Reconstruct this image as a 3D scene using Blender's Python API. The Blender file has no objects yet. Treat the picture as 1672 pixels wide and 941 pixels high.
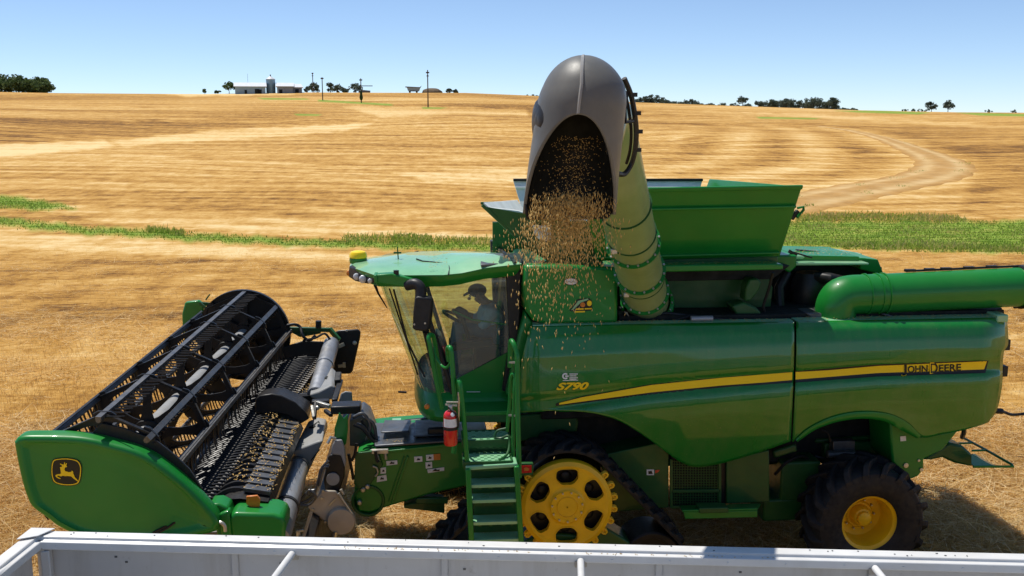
import bpy, bmesh, math, random
import numpy as np
from mathutils import Vector, Matrix
R = math.radians
random.seed(7)
rng = np.random.default_rng(11)
scene = bpy.context.scene
COL = scene.collection
PI = math.pi

# ------------------------------------------------------------------ camera
FPX, CX, CY = 1612.0, 836.0, 470.5
YAW, PIT = R(5.5), R(10.0)
CAM = Vector((0.0, -10.5, 5.42))
FW = Vector((math.sin(YAW) * math.cos(PIT), math.cos(YAW) * math.cos(PIT), -math.sin(PIT)))
RT = Vector((math.cos(YAW), -math.sin(YAW), 0))
UP = RT.cross(FW)


def ray(px, py):
    return FW + RT * ((px - CX) / FPX) - UP * ((py - CY) / FPX)


def P(px, py, Y=None, Z=None, X=None):
    """a measured photo point, put at a known depth / height"""
    d = ray(px, py)
    if Y is not None:
        t = (Y - CAM.y) / d.y
    elif Z is not None:
        t = (Z - CAM.z) / d.z
    else:
        t = (X - CAM.x) / d.x
    return CAM + d * t


def proj(p):
    v = Vector(p) - CAM
    z = v.dot(FW)
    return CX + FPX * v.dot(RT) / z, CY - FPX * v.dot(UP) / z, z


cd = bpy.data.cameras.new('camera')
cam = bpy.data.objects.new('camera', cd)
COL.objects.link(cam)
cd.sensor_width = 36
cd.lens = 36 * FPX / 1672
cd.clip_start = 0.1
cd.clip_end = 20000
M3 = Matrix((RT, UP, -FW)).transposed()
cam.matrix_world = Matrix.Translation(CAM) @ M3.to_4x4()
scene.camera = cam


# ------------------------------------------------------------------ mesh builder
def lerp(a, b, t):
    return a + (b - a) * t


def plerp(pts, x):
    """piecewise linear: pts sorted [(x, y)]"""
    if x <= pts[0][0]:
        return pts[0][1]
    for (x0, y0), (x1, y1) in zip(pts, pts[1:]):
        if x <= x1:
            return lerp(y0, y1, (x - x0) / (x1 - x0))
    return pts[-1][1]


def smooth_poly(pts, n=60, closed=False):
    """Catmull-Rom through 2D/3D points"""
    pts = [Vector(p) for p in pts]
    out = []
    m = len(pts)
    segs = m if closed else m - 1
    k = max(1, n // segs)
    for i in range(segs):
        if closed:
            p0, p1, p2, p3 = pts[(i - 1) % m], pts[i], pts[(i + 1) % m], pts[(i + 2) % m]
        else:
            p0 = pts[i - 1] if i > 0 else pts[0] * 2 - pts[1]
            p1, p2 = pts[i], pts[i + 1]
            p3 = pts[i + 2] if i + 2 < m else pts[-1] * 2 - pts[-2]
        for j in range(k):
            t = j / k
            out.append(0.5 * ((2 * p1) + (p2 - p0) * t + (2 * p0 - 5 * p1 + 4 * p2 - p3) * t * t + (3 * p1 - p0 - 3 * p2 + p3) * t ** 3))
    if not closed:
        out.append(pts[-1].copy())
    return out


class MB:
    def __init__(self):
        self.v, self.f, self.m = [], [], []
        self.mi = 0

    def add(self, vs, fs):
        o = len(self.v)
        self.v += [tuple(p) for p in vs]
        self.f += [tuple(i + o for i in f) for f in fs]
        self.m += [self.mi] * len(fs)
        return self

    def grid(self, rows, cu=False, cv=False):
        nr, nc = len(rows), len(rows[0])
        vs = [p for r in rows for p in r]
        fs = []
        for i in range(nr if cv else nr - 1):
            for j in range(nc if cu else nc - 1):
                a, b = i * nc + j, i * nc + (j + 1) % nc
                c, d = ((i + 1) % nr) * nc + (j + 1) % nc, ((i + 1) % nr) * nc + j
                fs.append((a, b, c, d))
        return self.add(vs, fs)

    def prism(self, pts, off):
        """closed outline pts extruded by off"""
        pts = [Vector(p) for p in pts]
        off = Vector(off)
        n = len(pts)
        vs = pts + [p + off for p in pts]
        fs = [tuple(range(n))[::-1], tuple(range(n, 2 * n))]
        for i in range(n):
            fs.append((i, (i + 1) % n, n + (i + 1) % n, n + i))
        return self.add(vs, fs)

    def box(self, c, s, rot=None):
        c = Vector(c)
        M = rot if rot is not None else Matrix.Identity(3)
        vs = []
        for dx in (-.5, .5):
            for dy in (-.5, .5):
                for dz in (-.5, .5):
                    vs.append(c + M @ Vector((dx * s[0], dy * s[1], dz * s[2])))
        return self.add(vs, [(0, 1, 3, 2), (4, 6, 7, 5), (0, 4, 5, 1), (2, 3, 7, 6), (0, 2, 6, 4), (1, 5, 7, 3)])

    def bar(self, a, b, w, h, up=(0, 0, 1)):
        """rectangular bar from a to b; w across, h along up"""
        a, b = Vector(a), Vector(b)
        d = (b - a)
        L = d.length
        d = d.normalized()
        upv = Vector(up)
        s = d.cross(upv)
        if s.length < 1e-4:
            s = d.cross(Vector((1, 0, 0)))
        s.normalize()
        u = s.cross(d)
        return self.box((a + b) / 2, (L, w, h), Matrix((d, s, u)).transposed())

    def tube(self, pts, rad, n=8, caps=True, closed=False):
        pts = [Vector(p) for p in pts]
        m = len(pts)
        rads = rad if isinstance(rad, (list, tuple)) else [rad] * m
        rows = []
        prev = None
        for i, p in enumerate(pts):
            if closed:
                t = pts[(i + 1) % m] - pts[i - 1]
            elif i == 0:
                t = pts[1] - pts[0]
            elif i == m - 1:
                t = pts[-1] - pts[-2]
            else:
                t = (pts[i + 1] - p).normalized() + (p - pts[i - 1]).normalized()
            t.normalize()
            if prev is None:
                ref = Vector((0, 0, 1)) if abs(t.z) < .9 else Vector((1, 0, 0))
                s = t.cross(ref).normalized()
            else:
                s = (prev - t * prev.dot(t)).normalized()
            prev = s
            w = t.cross(s)
            rows.append([p + (s * math.cos(2 * PI * k / n) + w * math.sin(2 * PI * k / n)) * rads[i] for k in range(n)])
        self.grid(rows, cu=True, cv=closed)
        if caps and not closed:
            o = len(self.v) - m * n
            self.f.append(tuple(range(o, o + n)))
            self.f.append(tuple(range(o + (m - 1) * n, o + m * n))[::-1])
            self.m += [self.mi] * 2
        return self

    def lathe(self, c, axis, prof, n=32, close=False):
        """prof: [(r, t)] along axis from c"""
        c, ax = Vector(c), Vector(axis).normalized()
        ref = Vector((0, 0, 1)) if abs(ax.z) < .9 else Vector((1, 0, 0))
        s = ax.cross(ref).normalized()
        w = ax.cross(s)
        rows = []
        for r, t in prof:
            rows.append([c + ax * t + (s * math.cos(2 * PI * k / n) + w * math.sin(2 * PI * k / n)) * max(r, 1e-4) for k in range(n)])
        return self.grid(rows, cu=True, cv=close)

    def ball(self, c, r, n=12, m=8):
        c = Vector(c)
        rr = r if isinstance(r, (tuple, list)) else (r, r, r)
        rows = []
        for i in range(m + 1):
            a = -PI / 2 + PI * i / m
            rows.append([c + Vector((math.cos(a) * math.cos(2 * PI * k / n) * rr[0], math.cos(a) * math.sin(2 * PI * k / n) * rr[1], math.sin(a) * rr[2])) for k in range(n)])
        return self.grid(rows, cu=True)

    def poly(self, pts):
        return self.add(pts, [tuple(range(len(pts)))])

    def build_each(self, name, mat, parent=None, **kw):
        """every loose piece becomes an object of its own"""
        par = list(range(len(self.v)))

        def find(i):
            while par[i] != i:
                par[i] = par[par[i]]
                i = par[i]
            return i
        for f in self.f:
            for i in f[1:]:
                par[find(i)] = find(f[0])
        groups = {}
        for f in self.f:
            groups.setdefault(find(f[0]), []).append(f)
        out = []
        for fs in groups.values():
            ids = sorted({i for f in fs for i in f})
            mp_ = {i: k for k, i in enumerate(ids)}
            m = MB().add([self.v[i] for i in ids], [tuple(mp_[i] for i in f) for f in fs])
            out.append(m.build(name, mat, parent, **kw))
        return out

    def build(self, name, mat, parent=None, smooth=35, bevel=0, seg=2, solid=0, weld=False, off=-1):
        me = bpy.data.meshes.new(name)
        me.from_pydata(self.v, [], self.f)
        mats = mat if isinstance(mat, (list, tuple)) else [mat]
        for mm in mats:
            me.materials.append(mm)
        if len(mats) > 1:
            me.polygons.foreach_set('material_index', self.m)
        bm = bmesh.new()
        bm.from_mesh(me)
        if weld:
            bmesh.ops.remove_doubles(bm, verts=bm.verts, dist=2e-4)
        bmesh.ops.recalc_face_normals(bm, faces=bm.faces)
        bm.to_mesh(me)
        bm.free()
        if smooth:
            me.polygons.foreach_set('use_smooth', [True] * len(me.polygons))
            me.set_sharp_from_angle(angle=R(smooth))
        o = bpy.data.objects.new(name, me)
        COL.objects.link(o)
        if solid:
            md = o.modifiers.new('solid', 'SOLIDIFY')
            md.thickness = solid
            md.offset = off
        if bevel:
            md = o.modifiers.new('bevel', 'BEVEL')
            md.width = bevel
            md.segments = seg
            md.limit_method = 'ANGLE'
            md.angle_limit = R(40)
            md.harden_normals = False
        if parent is not None:
            attach(o, parent)
        return o


def attach(o, parent):
    o.parent = parent
    o.matrix_parent_inverse = Matrix.Translation(-Vector(parent.get('_base', (0, 0, 0))))


def tag(o, label=None, cat=None, group=None, kind=None):
    if label:
        o['label'] = label
    if cat:
        o['category'] = cat
    if group:
        o['group'] = group
    if kind:
        o['kind'] = kind
    return o


def thing(name, loc, label, cat, group=None):
    o = bpy.data.objects.new(name, None)
    o.empty_display_size = .2
    COL.objects.link(o)
    o.location = loc
    o['_base'] = tuple(loc)
    return tag(o, label, cat, group)


def np_mesh(name, verts, faces, mat, nper=4, attrs=None, smooth=False):
    """fast mesh from numpy arrays; faces (n, nper)"""
    me = bpy.data.meshes.new(name)
    nv, nf = len(verts), len(faces)
    me.vertices.add(nv)
    me.vertices.foreach_set('co', np.asarray(verts, np.float32).ravel())
    me.loops.add(nf * nper)
    me.loops.foreach_set('vertex_index', np.asarray(faces, np.int32).ravel())
    me.polygons.add(nf)
    me.polygons.foreach_set('loop_start', np.arange(0, nf * nper, nper, dtype=np.int32))
    if smooth:
        me.polygons.foreach_set('use_smooth', np.ones(nf, bool))
    me.update(calc_edges=True)
    me.validate()
    for k, a in (attrs or {}).items():
        at = me.attributes.new(k, 'FLOAT', 'POINT')
        at.data.foreach_set('value', np.asarray(a, np.float32))
    for m in (mat if isinstance(mat, list) else [mat]):
        me.materials.append(m)
    o = bpy.data.objects.new(name, me)
    COL.objects.link(o)
    return o


# ------------------------------------------------------------------ materials
class NT:
    def __init__(self, name):
        self.mat = bpy.data.materials.new(name)
        self.mat.use_nodes = True
        self.t = self.mat.node_tree
        self.b = self.t.nodes['Principled BSDF']
        self.out = self.t.nodes['Material Output']

    def n(self, typ, **kw):
        nd = self.t.nodes.new(typ)
        for k, v in kw.items():
            if k.startswith('i_'):
                key = k[2:]
                key = int(key) if key.isdigit() else key.replace('_', ' ')
                nd.inputs[key].default_value = v
            else:
                setattr(nd, k, v)
        return nd

    def l(self, a, b):
        self.t.links.new(a, b)

    def coord(self, scale=(1, 1, 1), rot=(0, 0, 0), kind='Object'):
        tc = self.n('ShaderNodeTexCoord')
        mp = self.n('ShaderNodeMapping')
        mp.inputs['Scale'].default_value = scale
        mp.inputs['Rotation'].default_value = rot
        self.l(tc.outputs[kind], mp.inputs['Vector'])
        return mp.outputs['Vector']

    def noise(self, vec, scale=1, detail=4, rough=.55, dist=0):
        nd = self.n('ShaderNodeTexNoise')
        nd.inputs['Scale'].default_value = scale
        nd.inputs['Detail'].default_value = detail
        nd.inputs['Roughness'].default_value = rough
        nd.inputs['Distortion'].default_value = dist
        self.l(vec, nd.inputs['Vector'])
        return nd.outputs['Fac']

    def ramp(self, fac, stops, interp='LINEAR'):
        nd = self.n('ShaderNodeValToRGB')
        nd.color_ramp.interpolation = interp
        el = nd.color_ramp.elements
        while len(el) < len(stops):
            el.new(.5)
        for e, (p, c) in zip(el, stops):
            e.position = p
            e.color = (*c, 1) if len(c) == 3 else c
        self.l(fac, nd.inputs['Fac'])
        return nd.outputs['Color']

    def mix(self, fac, a, b, mode='MIX'):
        nd = self.n('ShaderNodeMix', data_type='RGBA', blend_type=mode)
        for sock, val in ((nd.inputs[0], fac), (nd.inputs[6], a), (nd.inputs[7], b)):
            if isinstance(val, bpy.types.NodeSocket):
                self.l(val, sock)
            elif isinstance(val, (int, float)):
                sock.default_value = val
            else:
                sock.default_value = (*val, 1)
        return nd.outputs[2]

    def math(self, op, a, b=None, clamp=False):
        nd = self.n('ShaderNodeMath', operation=op, use_clamp=clamp)
        for s, v in ((nd.inputs[0], a), (nd.inputs[1], b)):
            if v is None:
                continue
            if isinstance(v, bpy.types.NodeSocket):
                self.l(v, s)
            else:
                s.default_value = v
        return nd.outputs[0]

    def attr(self, name):
        return self.n('ShaderNodeAttribute', attribute_name=name).outputs['Fac']

    def bump(self, h, strength=.3, dist=.01):
        nd = self.n('ShaderNodeBump')
        nd.inputs['Strength'].default_value = strength
        nd.inputs['Distance'].default_value = dist
        self.l(h, nd.inputs['Height'])
        self.l(nd.outputs['Normal'], self.b.inputs['Normal'])

    def set(self, **kw):
        for k, v in kw.items():
            s = self.b.inputs[k.replace('_', ' ')]
            if isinstance(v, bpy.types.NodeSocket):
                self.l(v, s)
            elif isinstance(v, tuple) and len(v) == 3 and s.type == 'RGBA':
                s.default_value = (*v, 1)
            else:
                s.default_value = v
        return self


def simple(name, col, rough=.5, metal=0.0, var=.25, scale=6, bump=0, coat=0, dust=None, dust_amt=.3):
    m = NT(name)
    v = m.coord()
    n1 = m.noise(v, scale, 5, .6)
    dark = tuple(c * (1 - var) for c in col)
    lite = tuple(min(1, c * (1 + var)) for c in col)
    c = m.ramp(n1, [(.3, dark), (.7, lite)])
    if dust is not None:
        n2 = m.noise(v, scale * .35, 8, .7)
        c = m.mix(m.math('MULTIPLY', m.ramp(n2, [(.42, (0, 0, 0)), (.75, (1, 1, 1))]), dust_amt), c, dust)
    m.set(Base_Color=c, Metallic=metal)
    n3 = m.noise(v, scale * 2.3, 4, .6)
    rr = m.n('ShaderNodeMapRange')
    m.l(n3, rr.inputs[0])
    rr.inputs[1].default_value, rr.inputs[2].default_value = .3, .7
    rr.inputs[3].default_value, rr.inputs[4].default_value = max(.02, rough * .75), min(1, rough * 1.25)
    m.set(Roughness=rr.outputs[0], Specular_IOR_Level=.32 if metal == 0 else .5)
    if coat:
        m.set(Coat_Weight=coat, Coat_Roughness=.035)
    if bump:
        m.bump(m.noise(v, scale * 5, 4, .6), bump, .01)
    return m.mat


DUST = (.42, .30, .15)
MAT = {}
MAT['green'] = simple('green_paint', (.007, .185, .024), .38, var=.08, scale=1.5, coat=.2, dust=(.14, .22, .06), dust_amt=.10)
def panel_paint():
    m = NT('glossy_green_panel_paint')
    v = m.coord()
    c = m.ramp(m.noise(v, .8, 5, .6), [(.3, (.0044, .150, .0165)), (.7, (.0052, .172, .019))])
    film = m.noise(m.coord((1.6, 1.6, .45)), 2.2, 8, .72)
    specks = m.noise(v, 46, 3, .6)
    f1 = m.math('MULTIPLY', m.ramp(film, [(.46, (0, 0, 0)), (.74, (1, 1, 1))]), .16)
    f2 = m.math('MULTIPLY', m.ramp(specks, [(.66, (0, 0, 0)), (.74, (1, 1, 1))]), .22)
    c = m.mix(f1, c, (.22, .22, .10))
    c = m.mix(f2, c, (.30, .26, .13))
    m.set(Base_Color=c, Specular_IOR_Level=.35, Coat_Weight=.75, Coat_IOR=1.5)
    m.set(Roughness=m.math('ADD', m.math('MULTIPLY', film, .30), .16))
    m.set(Coat_Roughness=m.math('MULTIPLY', film, .07))
    m.bump(m.noise(v, 1.1, 2, .4), .12, .03)
    return m.mat


MAT['green_panel'] = panel_paint()
MAT['green_dark'] = simple('green_frame_paint', (.007, .085, .017), .5, var=.2, scale=3, coat=.2, dust=(.13, .11, .05), dust_amt=.25)
MAT['green_top'] = simple('sunlit_green_paint', (.21, .48, .26), .34, var=.1, scale=2, coat=.6, dust=(.50, .50, .34), dust_amt=.4)  # paler copy of the green, sunlit brightness put into its base colour
MAT['green_tube'] = simple('dusty_green_paint', (.21, .30, .12), .40, var=.10, scale=2.5, coat=.25, dust=(.40, .40, .27), dust_amt=.35)
MAT['yellow'] = simple('yellow_paint', (.82, .50, .006), .40, var=.08, scale=5, coat=.2, dust=(.40, .24, .04), dust_amt=.3)
MAT['decal_yellow'] = simple('yellow_decal', (.90, .62, .010), .4, var=.04, scale=3, coat=.15)
MAT['decal_black'] = simple('black_decal', (.012, .012, .012), .35, var=.1)
MAT['decal_white'] = simple('white_decal', (.72, .72, .70), .45, var=.12, scale=30)
MAT['decal_orange'] = simple('orange_decal', (.55, .18, .03), .45, var=.12, scale=30)
MAT['black'] = simple('black_metal', (.012, .012, .013), .42, var=.3, scale=8, dust=(.14, .10, .06), dust_amt=.12)
MAT['black_plastic'] = simple('black_plastic', (.016, .016, .018), .48, var=.2, scale=10)
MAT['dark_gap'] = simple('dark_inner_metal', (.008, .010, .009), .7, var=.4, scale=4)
MAT['steel'] = simple('worn_grey_steel', (.30, .31, .33), .40, metal=.45, var=.2, scale=5, dust=(.34, .27, .17), dust_amt=.3)
MAT['steel_dark'] = simple('dark_worn_steel', (.095, .10, .11), .42, metal=.5, var=.3, scale=6, dust=(.25, .19, .11), dust_amt=.3)
MAT['grey_paint'] = simple('grey_painted_metal', (.27, .275, .28), .45, var=.12, scale=4, dust=(.34, .28, .18), dust_amt=.35)
MAT['tan_grey'] = simple('dusty_grey_cover', (.42, .37, .30), .5, var=.12, scale=5, dust=(.36, .28, .17), dust_amt=.5)
MAT['bolt'] = simple('zinc_bolt', (.5, .48, .42), .4, metal=.7, var=.2, scale=20)
MAT['spout'] = simple('grey_rubber_plastic', (.118, .118, .112), .42, var=.10, scale=3, dust=(.24, .22, .18), dust_amt=.35, bump=.05)
MAT['rubber'] = simple('black_rubber', (.012, .0125, .0145), .7, var=.25, scale=7, dust=(.075, .06, .045), dust_amt=.25, bump=.1)
MAT['alu'] = simple('dull_white_aluminium', (.66, .65, .63), .45, metal=.1, var=.07, scale=2.5, dust=(.42, .36, .28), dust_amt=.35)
def stained_sheet():
    m = NT('stained_trailer_sheet')
    v = m.coord()
    st = m.noise(m.coord((3.2, 3.2, .35)), 1, 6, .65)
    sp = m.noise(v, 9, 6, .7)
    c = m.ramp(m.noise(v, .9, 4, .6), [(.3, (.50, .48, .45)), (.7, (.60, .58, .55))])
    c = m.mix(m.math('MULTIPLY', m.ramp(st, [(.50, (0, 0, 0)), (.72, (1, 1, 1))]), .45), c, (.33, .28, .21))
    c = m.mix(m.math('MULTIPLY', m.ramp(sp, [(.62, (0, 0, 0)), (.72, (1, 1, 1))]), .35), c, (.26, .22, .17))
    m.set(Base_Color=c, Metallic=.1, Roughness=.55)
    m.bump(m.noise(m.coord((.8, .8, 1.2)), 1.6, 3, .5), .35, .05)
    return m.mat


MAT['alu_wall'] = stained_sheet()
MAT['red'] = simple('red_enamel', (.55, .010, .012), .3, var=.08, scale=6, coat=.6)
MAT['amber'] = simple('amber_lens', (.65, .20, .02), .25, var=.1, coat=.5)
MAT['lamp_lens'] = simple('clear_lamp_lens', (.55, .56, .58), .12, var=.1, coat=1)
MAT['white_metal'] = simple('pale_sheet_metal', (.78, .80, .76), .5, var=.1, scale=3, dust=(.5, .42, .28), dust_amt=.3)
MAT['grain'] = simple('grain_kernels', (.56, .37, .125), .6, var=.3, scale=25)
MAT['skin'] = simple('skin', (.32, .17, .11), .55, var=.1)
MAT['shirt'] = simple('blue_work_shirt', (.26, .48, .85), .85, var=.15, scale=20)
MAT['trousers'] = simple('dark_trousers', (.07, .12, .22), .9, var=.2, scale=20)
MAT['hair'] = simple('dark_cap_cloth', (.02, .025, .03), .9, var=.2, scale=20)
MAT['seat'] = simple('dark_seat_cloth', (.03, .035, .045), .8, var=.2, scale=15)


def glass(name, tint, gl=.09):
    m = NT(name)
    t = m.t
    tr = m.n('ShaderNodeBsdfTransparent')
    tr.inputs[0].default_value = (*tint, 1)
    gs = m.n('ShaderNodeBsdfGlossy')
    gs.inputs['Roughness'].default_value = .03
    gs.inputs[0].default_value = (.9, .95, .9, 1)
    lw = m.n('ShaderNodeLayerWeight')
    lw.inputs[0].default_value = .5
    fac = m.math('ADD', m.math('MULTIPLY', m.math('POWER', lw.outputs['Facing'], 3.0), .5), .075)
    dust = m.n('ShaderNodeBsdfDiffuse')
    dust.inputs[0].default_value = (.42, .50, .52, 1)
    nz = m.noise(m.coord(), 2.2, 6, .65)
    amt = m.math('MULTIPLY', nz, gl)
    mx = m.n('ShaderNodeMixShader')
    m.l(amt, mx.inputs[0])
    m.l(tr.outputs[0], mx.inputs[1])
    m.l(dust.outputs[0], mx.inputs[2])
    mx2 = m.n('ShaderNodeMixShader')
    m.l(fac, mx2.inputs[0])
    m.l(mx.outputs[0], mx2.inputs[1])
    m.l(gs.outputs[0], mx2.inputs[2])
    m.l(mx2.outputs[0], m.out.inputs['Surface'])
    return m.mat


MAT['glass'] = glass('tinted_cab_glass', (.72, .84, .66), .20)
MAT['glass_clear'] = glass('clear_tank_window', (.8, .85, .8), .4)

# ------------------------------------------------------------------ light
SUN_EL = 67.0
SUN_AZ = -44.0      # degrees from +Y (away from the camera) towards -X
w = bpy.data.worlds.new('World')
scene.world = w
w.use_nodes = True
wt = w.node_tree
bg = wt.nodes['Background']
sky = wt.nodes.new('ShaderNodeTexSky')
sky.sky_type = 'NISHITA'
sky.sun_disc = False
sky.sun_elevation = R(SUN_EL)
sky.sun_rotation = R(SUN_AZ)
sky.altitude = 1500
sky.air_density = .65
sky.dust_density = 0
sky.ozone_density = 6.0
hs = wt.nodes.new('ShaderNodeHueSaturation')
hs.inputs['Saturation'].default_value = 1.0
hs.inputs['Value'].default_value = 1.12
gm = wt.nodes.new('ShaderNodeGamma')
gm.inputs[1].default_value = .8
wt.links.new(sky.outputs[0], gm.inputs[0])
wt.links.new(gm.outputs[0], hs.inputs['Color'])
wt.links.new(hs.outputs[0], bg.inputs[0])
bg.inputs[1].default_value = .145
sl = bpy.data.lights.new('sun', 'SUN')
sl.energy = 4.0
sl.angle = R(.53)
sl.color = (1, .955, .87)
so = bpy.data.objects.new('sun', sl)
COL.objects.link(so)
sd = Vector((math.sin(R(SUN_AZ)) * math.cos(R(SUN_EL)), math.cos(R(SUN_AZ)) * math.cos(R(SUN_EL)), math.sin(R(SUN_EL))))
so.rotation_euler = sd.to_track_quat('Z', 'Y').to_euler()
so.location = (0, 0, 30)
vs = scene.view_settings
vs.view_transform = 'Standard'
vs.look = 'None'
vs.gamma = 1
vs.use_curve_mapping = False
vs.exposure = 0.36
scene.cycles.max_bounces = 6
scene.cycles.transparent_max_bounces = 16
scene.cycles.caustics_reflective = False
scene.cycles.caustics_refractive = False
# ------------------------------------------------------------------ terrain
DC = 430.0
_ek = np.array([(-1400, .004), (-500, .017), (0, .0192), (100, .0186), (330, .0186), (500, .0206), (760, .0206), (860, .0182), (1040, .0112),
                (1200, .0078), (1400, .0035), (1560, .0015), (1800, .0006), (2300, 0.), (4000, 0.)])
_ea = YAW + np.arctan((_ek[:, 0] - CX) / FPX * math.cos(PIT))


def H(x, y):
    x = np.asarray(x, float)
    y = np.asarray(y, float) + 10.5
    d = np.hypot(x, y)
    a = np.arctan2(x, y)
    e = np.interp(a, _ea, _ek[:, 1])
    e = np.where(np.abs(a) > 1.3, np.maximum(0, e * (1 - (np.abs(a) - 1.3) / .3)), e)
    e = np.maximum(e, 0)
    t = np.clip((d - 46) / (DC - 46), 0, 1)
    s = t ** 1.12
    front = np.clip((1.5 - np.abs(a)) / .3, 0, 1)
    hc = (CAM.z + e * DC) * front
    z = hc * s
    z = np.where(d > DC, hc + (d - DC) * np.minimum(e * .4, .004) * front, z)
    un = .35 * np.sin(x / 31. + y / 57. + .6) * np.sin(y / 38. - x / 90. + 1.1) + .22 * np.sin(x / 17. + y / 24.)
    un = un * np.clip((d - 60) / 100, 0, 1) * np.clip((400 - d) / 60, 0, 1)
    return z + un


def ground_hit(px, py):
    d = ray(px, py)
    t = 5.0
    last = t
    while t < 6000:
        p = CAM + d * t
        if p.z <= float(H(p.x, p.y)):
            lo, hi = last, t
            for _ in range(30):
                m = (lo + hi) / 2
                q = CAM + d * m
                if q.z <= float(H(q.x, q.y)):
                    hi = m
                else:
                    lo = m
            q = CAM + d * hi
            return Vector((q.x, q.y, float(H(q.x, q.y))))
        last = t
        t *= 1.01
    return None


def at_dist(px, dist):
    """a spot on the terrain in the direction of a photo column, at a distance"""
    a = YAW + math.atan((px - CX) / FPX * math.cos(PIT))
    x, y = math.sin(a) * dist, math.cos(a) * dist - 10.5
    return Vector((x, y, float(H(x, y))))


def proj_np(x, y, z):
    vx, vy, vz = x - CAM.x, y - CAM.y, z - CAM.z
    zz = vx * FW.x + vy * FW.y + vz * FW.z
    zz = np.where(zz < .5, np.nan, zz)
    return CX + FPX * (vx * RT.x + vy * RT.y) / zz, CY - FPX * (vx * UP.x + vy * UP.y + vz * UP.z) / zz


def poly_mask(px, py, poly, soft=3.0):
    """soft inside test (positive inside) for a polygon"""
    poly = np.array(poly, float)
    n = len(poly)
    inside = np.zeros(px.shape, bool)
    dist = np.full(px.shape, 1e9)
    for i in range(n):
        x0, y0 = poly[i]
        x1, y1 = poly[(i + 1) % n]
        cond = ((y0 > py) != (y1 > py))
        with np.errstate(all='ignore'):
            xi = (x1 - x0) * (py - y0) / (y1 - y0 + 1e-12) + x0
        inside ^= cond & (px < xi)
        L2 = (x1 - x0) ** 2 + (y1 - y0) ** 2
        t = np.clip(((px - x0) * (x1 - x0) + (py - y0) * (y1 - y0)) / L2, 0, 1)
        dist = np.minimum(dist, np.hypot(px - x0 - t * (x1 - x0), py - y0 - t * (y1 - y0)))
    sgn = np.where(inside, dist, -dist)
    return np.clip(.5 + sgn / (2 * soft), 0, 1)


# green waterway strips (photo outline)
GREEN = [
    [(-200, 345), (0, 357), (150, 371), (300, 381), (450, 390), (600, 395), (720, 395), (850, 400), (850, 411), (700, 408), (560, 404), (400, 398), (250, 389), (120, 380), (0, 369), (-200, 355)],
    [(-200, 316), (0, 321), (70, 328), (125, 341), (60, 343), (0, 340), (-200, 336)],
    [(830, 399), (960, 392), (1100, 378), (1215, 366), (1215, 405), (1100, 409), (960, 412), (830, 411)],
    [(1200, 366), (1290, 362), (1400, 360), (1540, 361), (1672, 362), (1900, 364), (2150, 368), (2150, 412), (1900, 414), (1672, 413), (1500, 409), (1380, 405), (1290, 404), (1200, 404)],
]
GREEN_FAR = [
    [(1362, 181), (1440, 181), (1520, 184), (1500, 187), (1400, 184)],
    [(1560, 184), (1700, 187), (1900, 189), (1900, 193), (1700, 191), (1600, 189)],
    [(420, 160), (500, 161), (505, 163), (430, 163)],
    [(520, 163), (640, 170), (640, 173), (520, 166)],
    [(690, 175), (730, 176), (720, 178), (690, 178)],
    [(480, 186), (525, 187), (520, 189.5), (485, 189)],
    [(1235, 191), (1340, 193), (1330, 195), (1240, 194)],
]
PALE = [
    ([(-100, 238), (0, 236), (170, 229), (192, 239), (0, 257), (-100, 262)], .9),
    ([(180, 232), (330, 214), (470, 208), (612, 201), (575, 212), (440, 225), (330, 230), (200, 240)], .75),
    ([(560, 174), (700, 174), (860, 179), (862, 189), (720, 187), (620, 191), (590, 184)], .6),
    ([(640, 282), (860, 276), (860, 302), (700, 297)], .5),
    ([(-50, 325), (300, 345), (500, 360), (860, 385), (860, 396), (500, 388), (200, 368), (100, 350)], .45),
    ([(270, 153), (400, 150), (480, 153), (400, 156), (300, 157)], .8),
    ([(1050, 180), (1300, 186), (1700, 208), (1700, 213), (1300, 193), (1050, 186)], .4),
    ([(-100, 372), (200, 392), (500, 410), (760, 425), (700, 437), (300, 420), (-100, 397)], .45),
]
BROWN = [
    ([(-50, 192), (200, 190), (480, 181), (575, 194), (330, 211), (0, 235), (-50, 236)], .75),
    ([(-50, 155), (90, 155), (300, 160), (250, 170), (-50, 168)], .35),
    ([(1280, 198), (1500, 208), (1700, 228), (1700, 330), (1570, 345), (1590, 280), (1540, 245), (1430, 213)], .6),
    ([(720, 178), (1000, 176), (1300, 196), (1180, 212), (900, 204), (700, 196)], .35),
    ([(100, 350), (300, 362), (480, 378), (700, 392), (860, 396), (860, 404), (400, 392), (100, 372)], .6),
    ([(1280, 404), (1400, 405), (1700, 414), (1700, 440), (1400, 432), (1280, 418)], .45),
    ([(-80, 398), (300, 421), (560, 436), (560, 462), (300, 450), (-80, 425)], .3),
]
TRACK = [(1340, 207), (1390, 214), (1440, 226), (1480, 240), (1515, 254), (1540, 268), (1535, 281), (1500, 293), (1440, 304), (1380, 316), (1310, 330), (1230, 345)]
TRACKW = [2.5, 4, 6, 8, 11, 13, 15, 14, 13, 12, 12, 12]

# polar ground sheet: fine where the photo looks, coarse elsewhere
az_f = np.linspace(-R(29), R(39), 620)
az_c = np.linspace(R(39), 2 * PI - R(29), 90)[1:-1]
AZ = np.concatenate([az_f, az_c])
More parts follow.
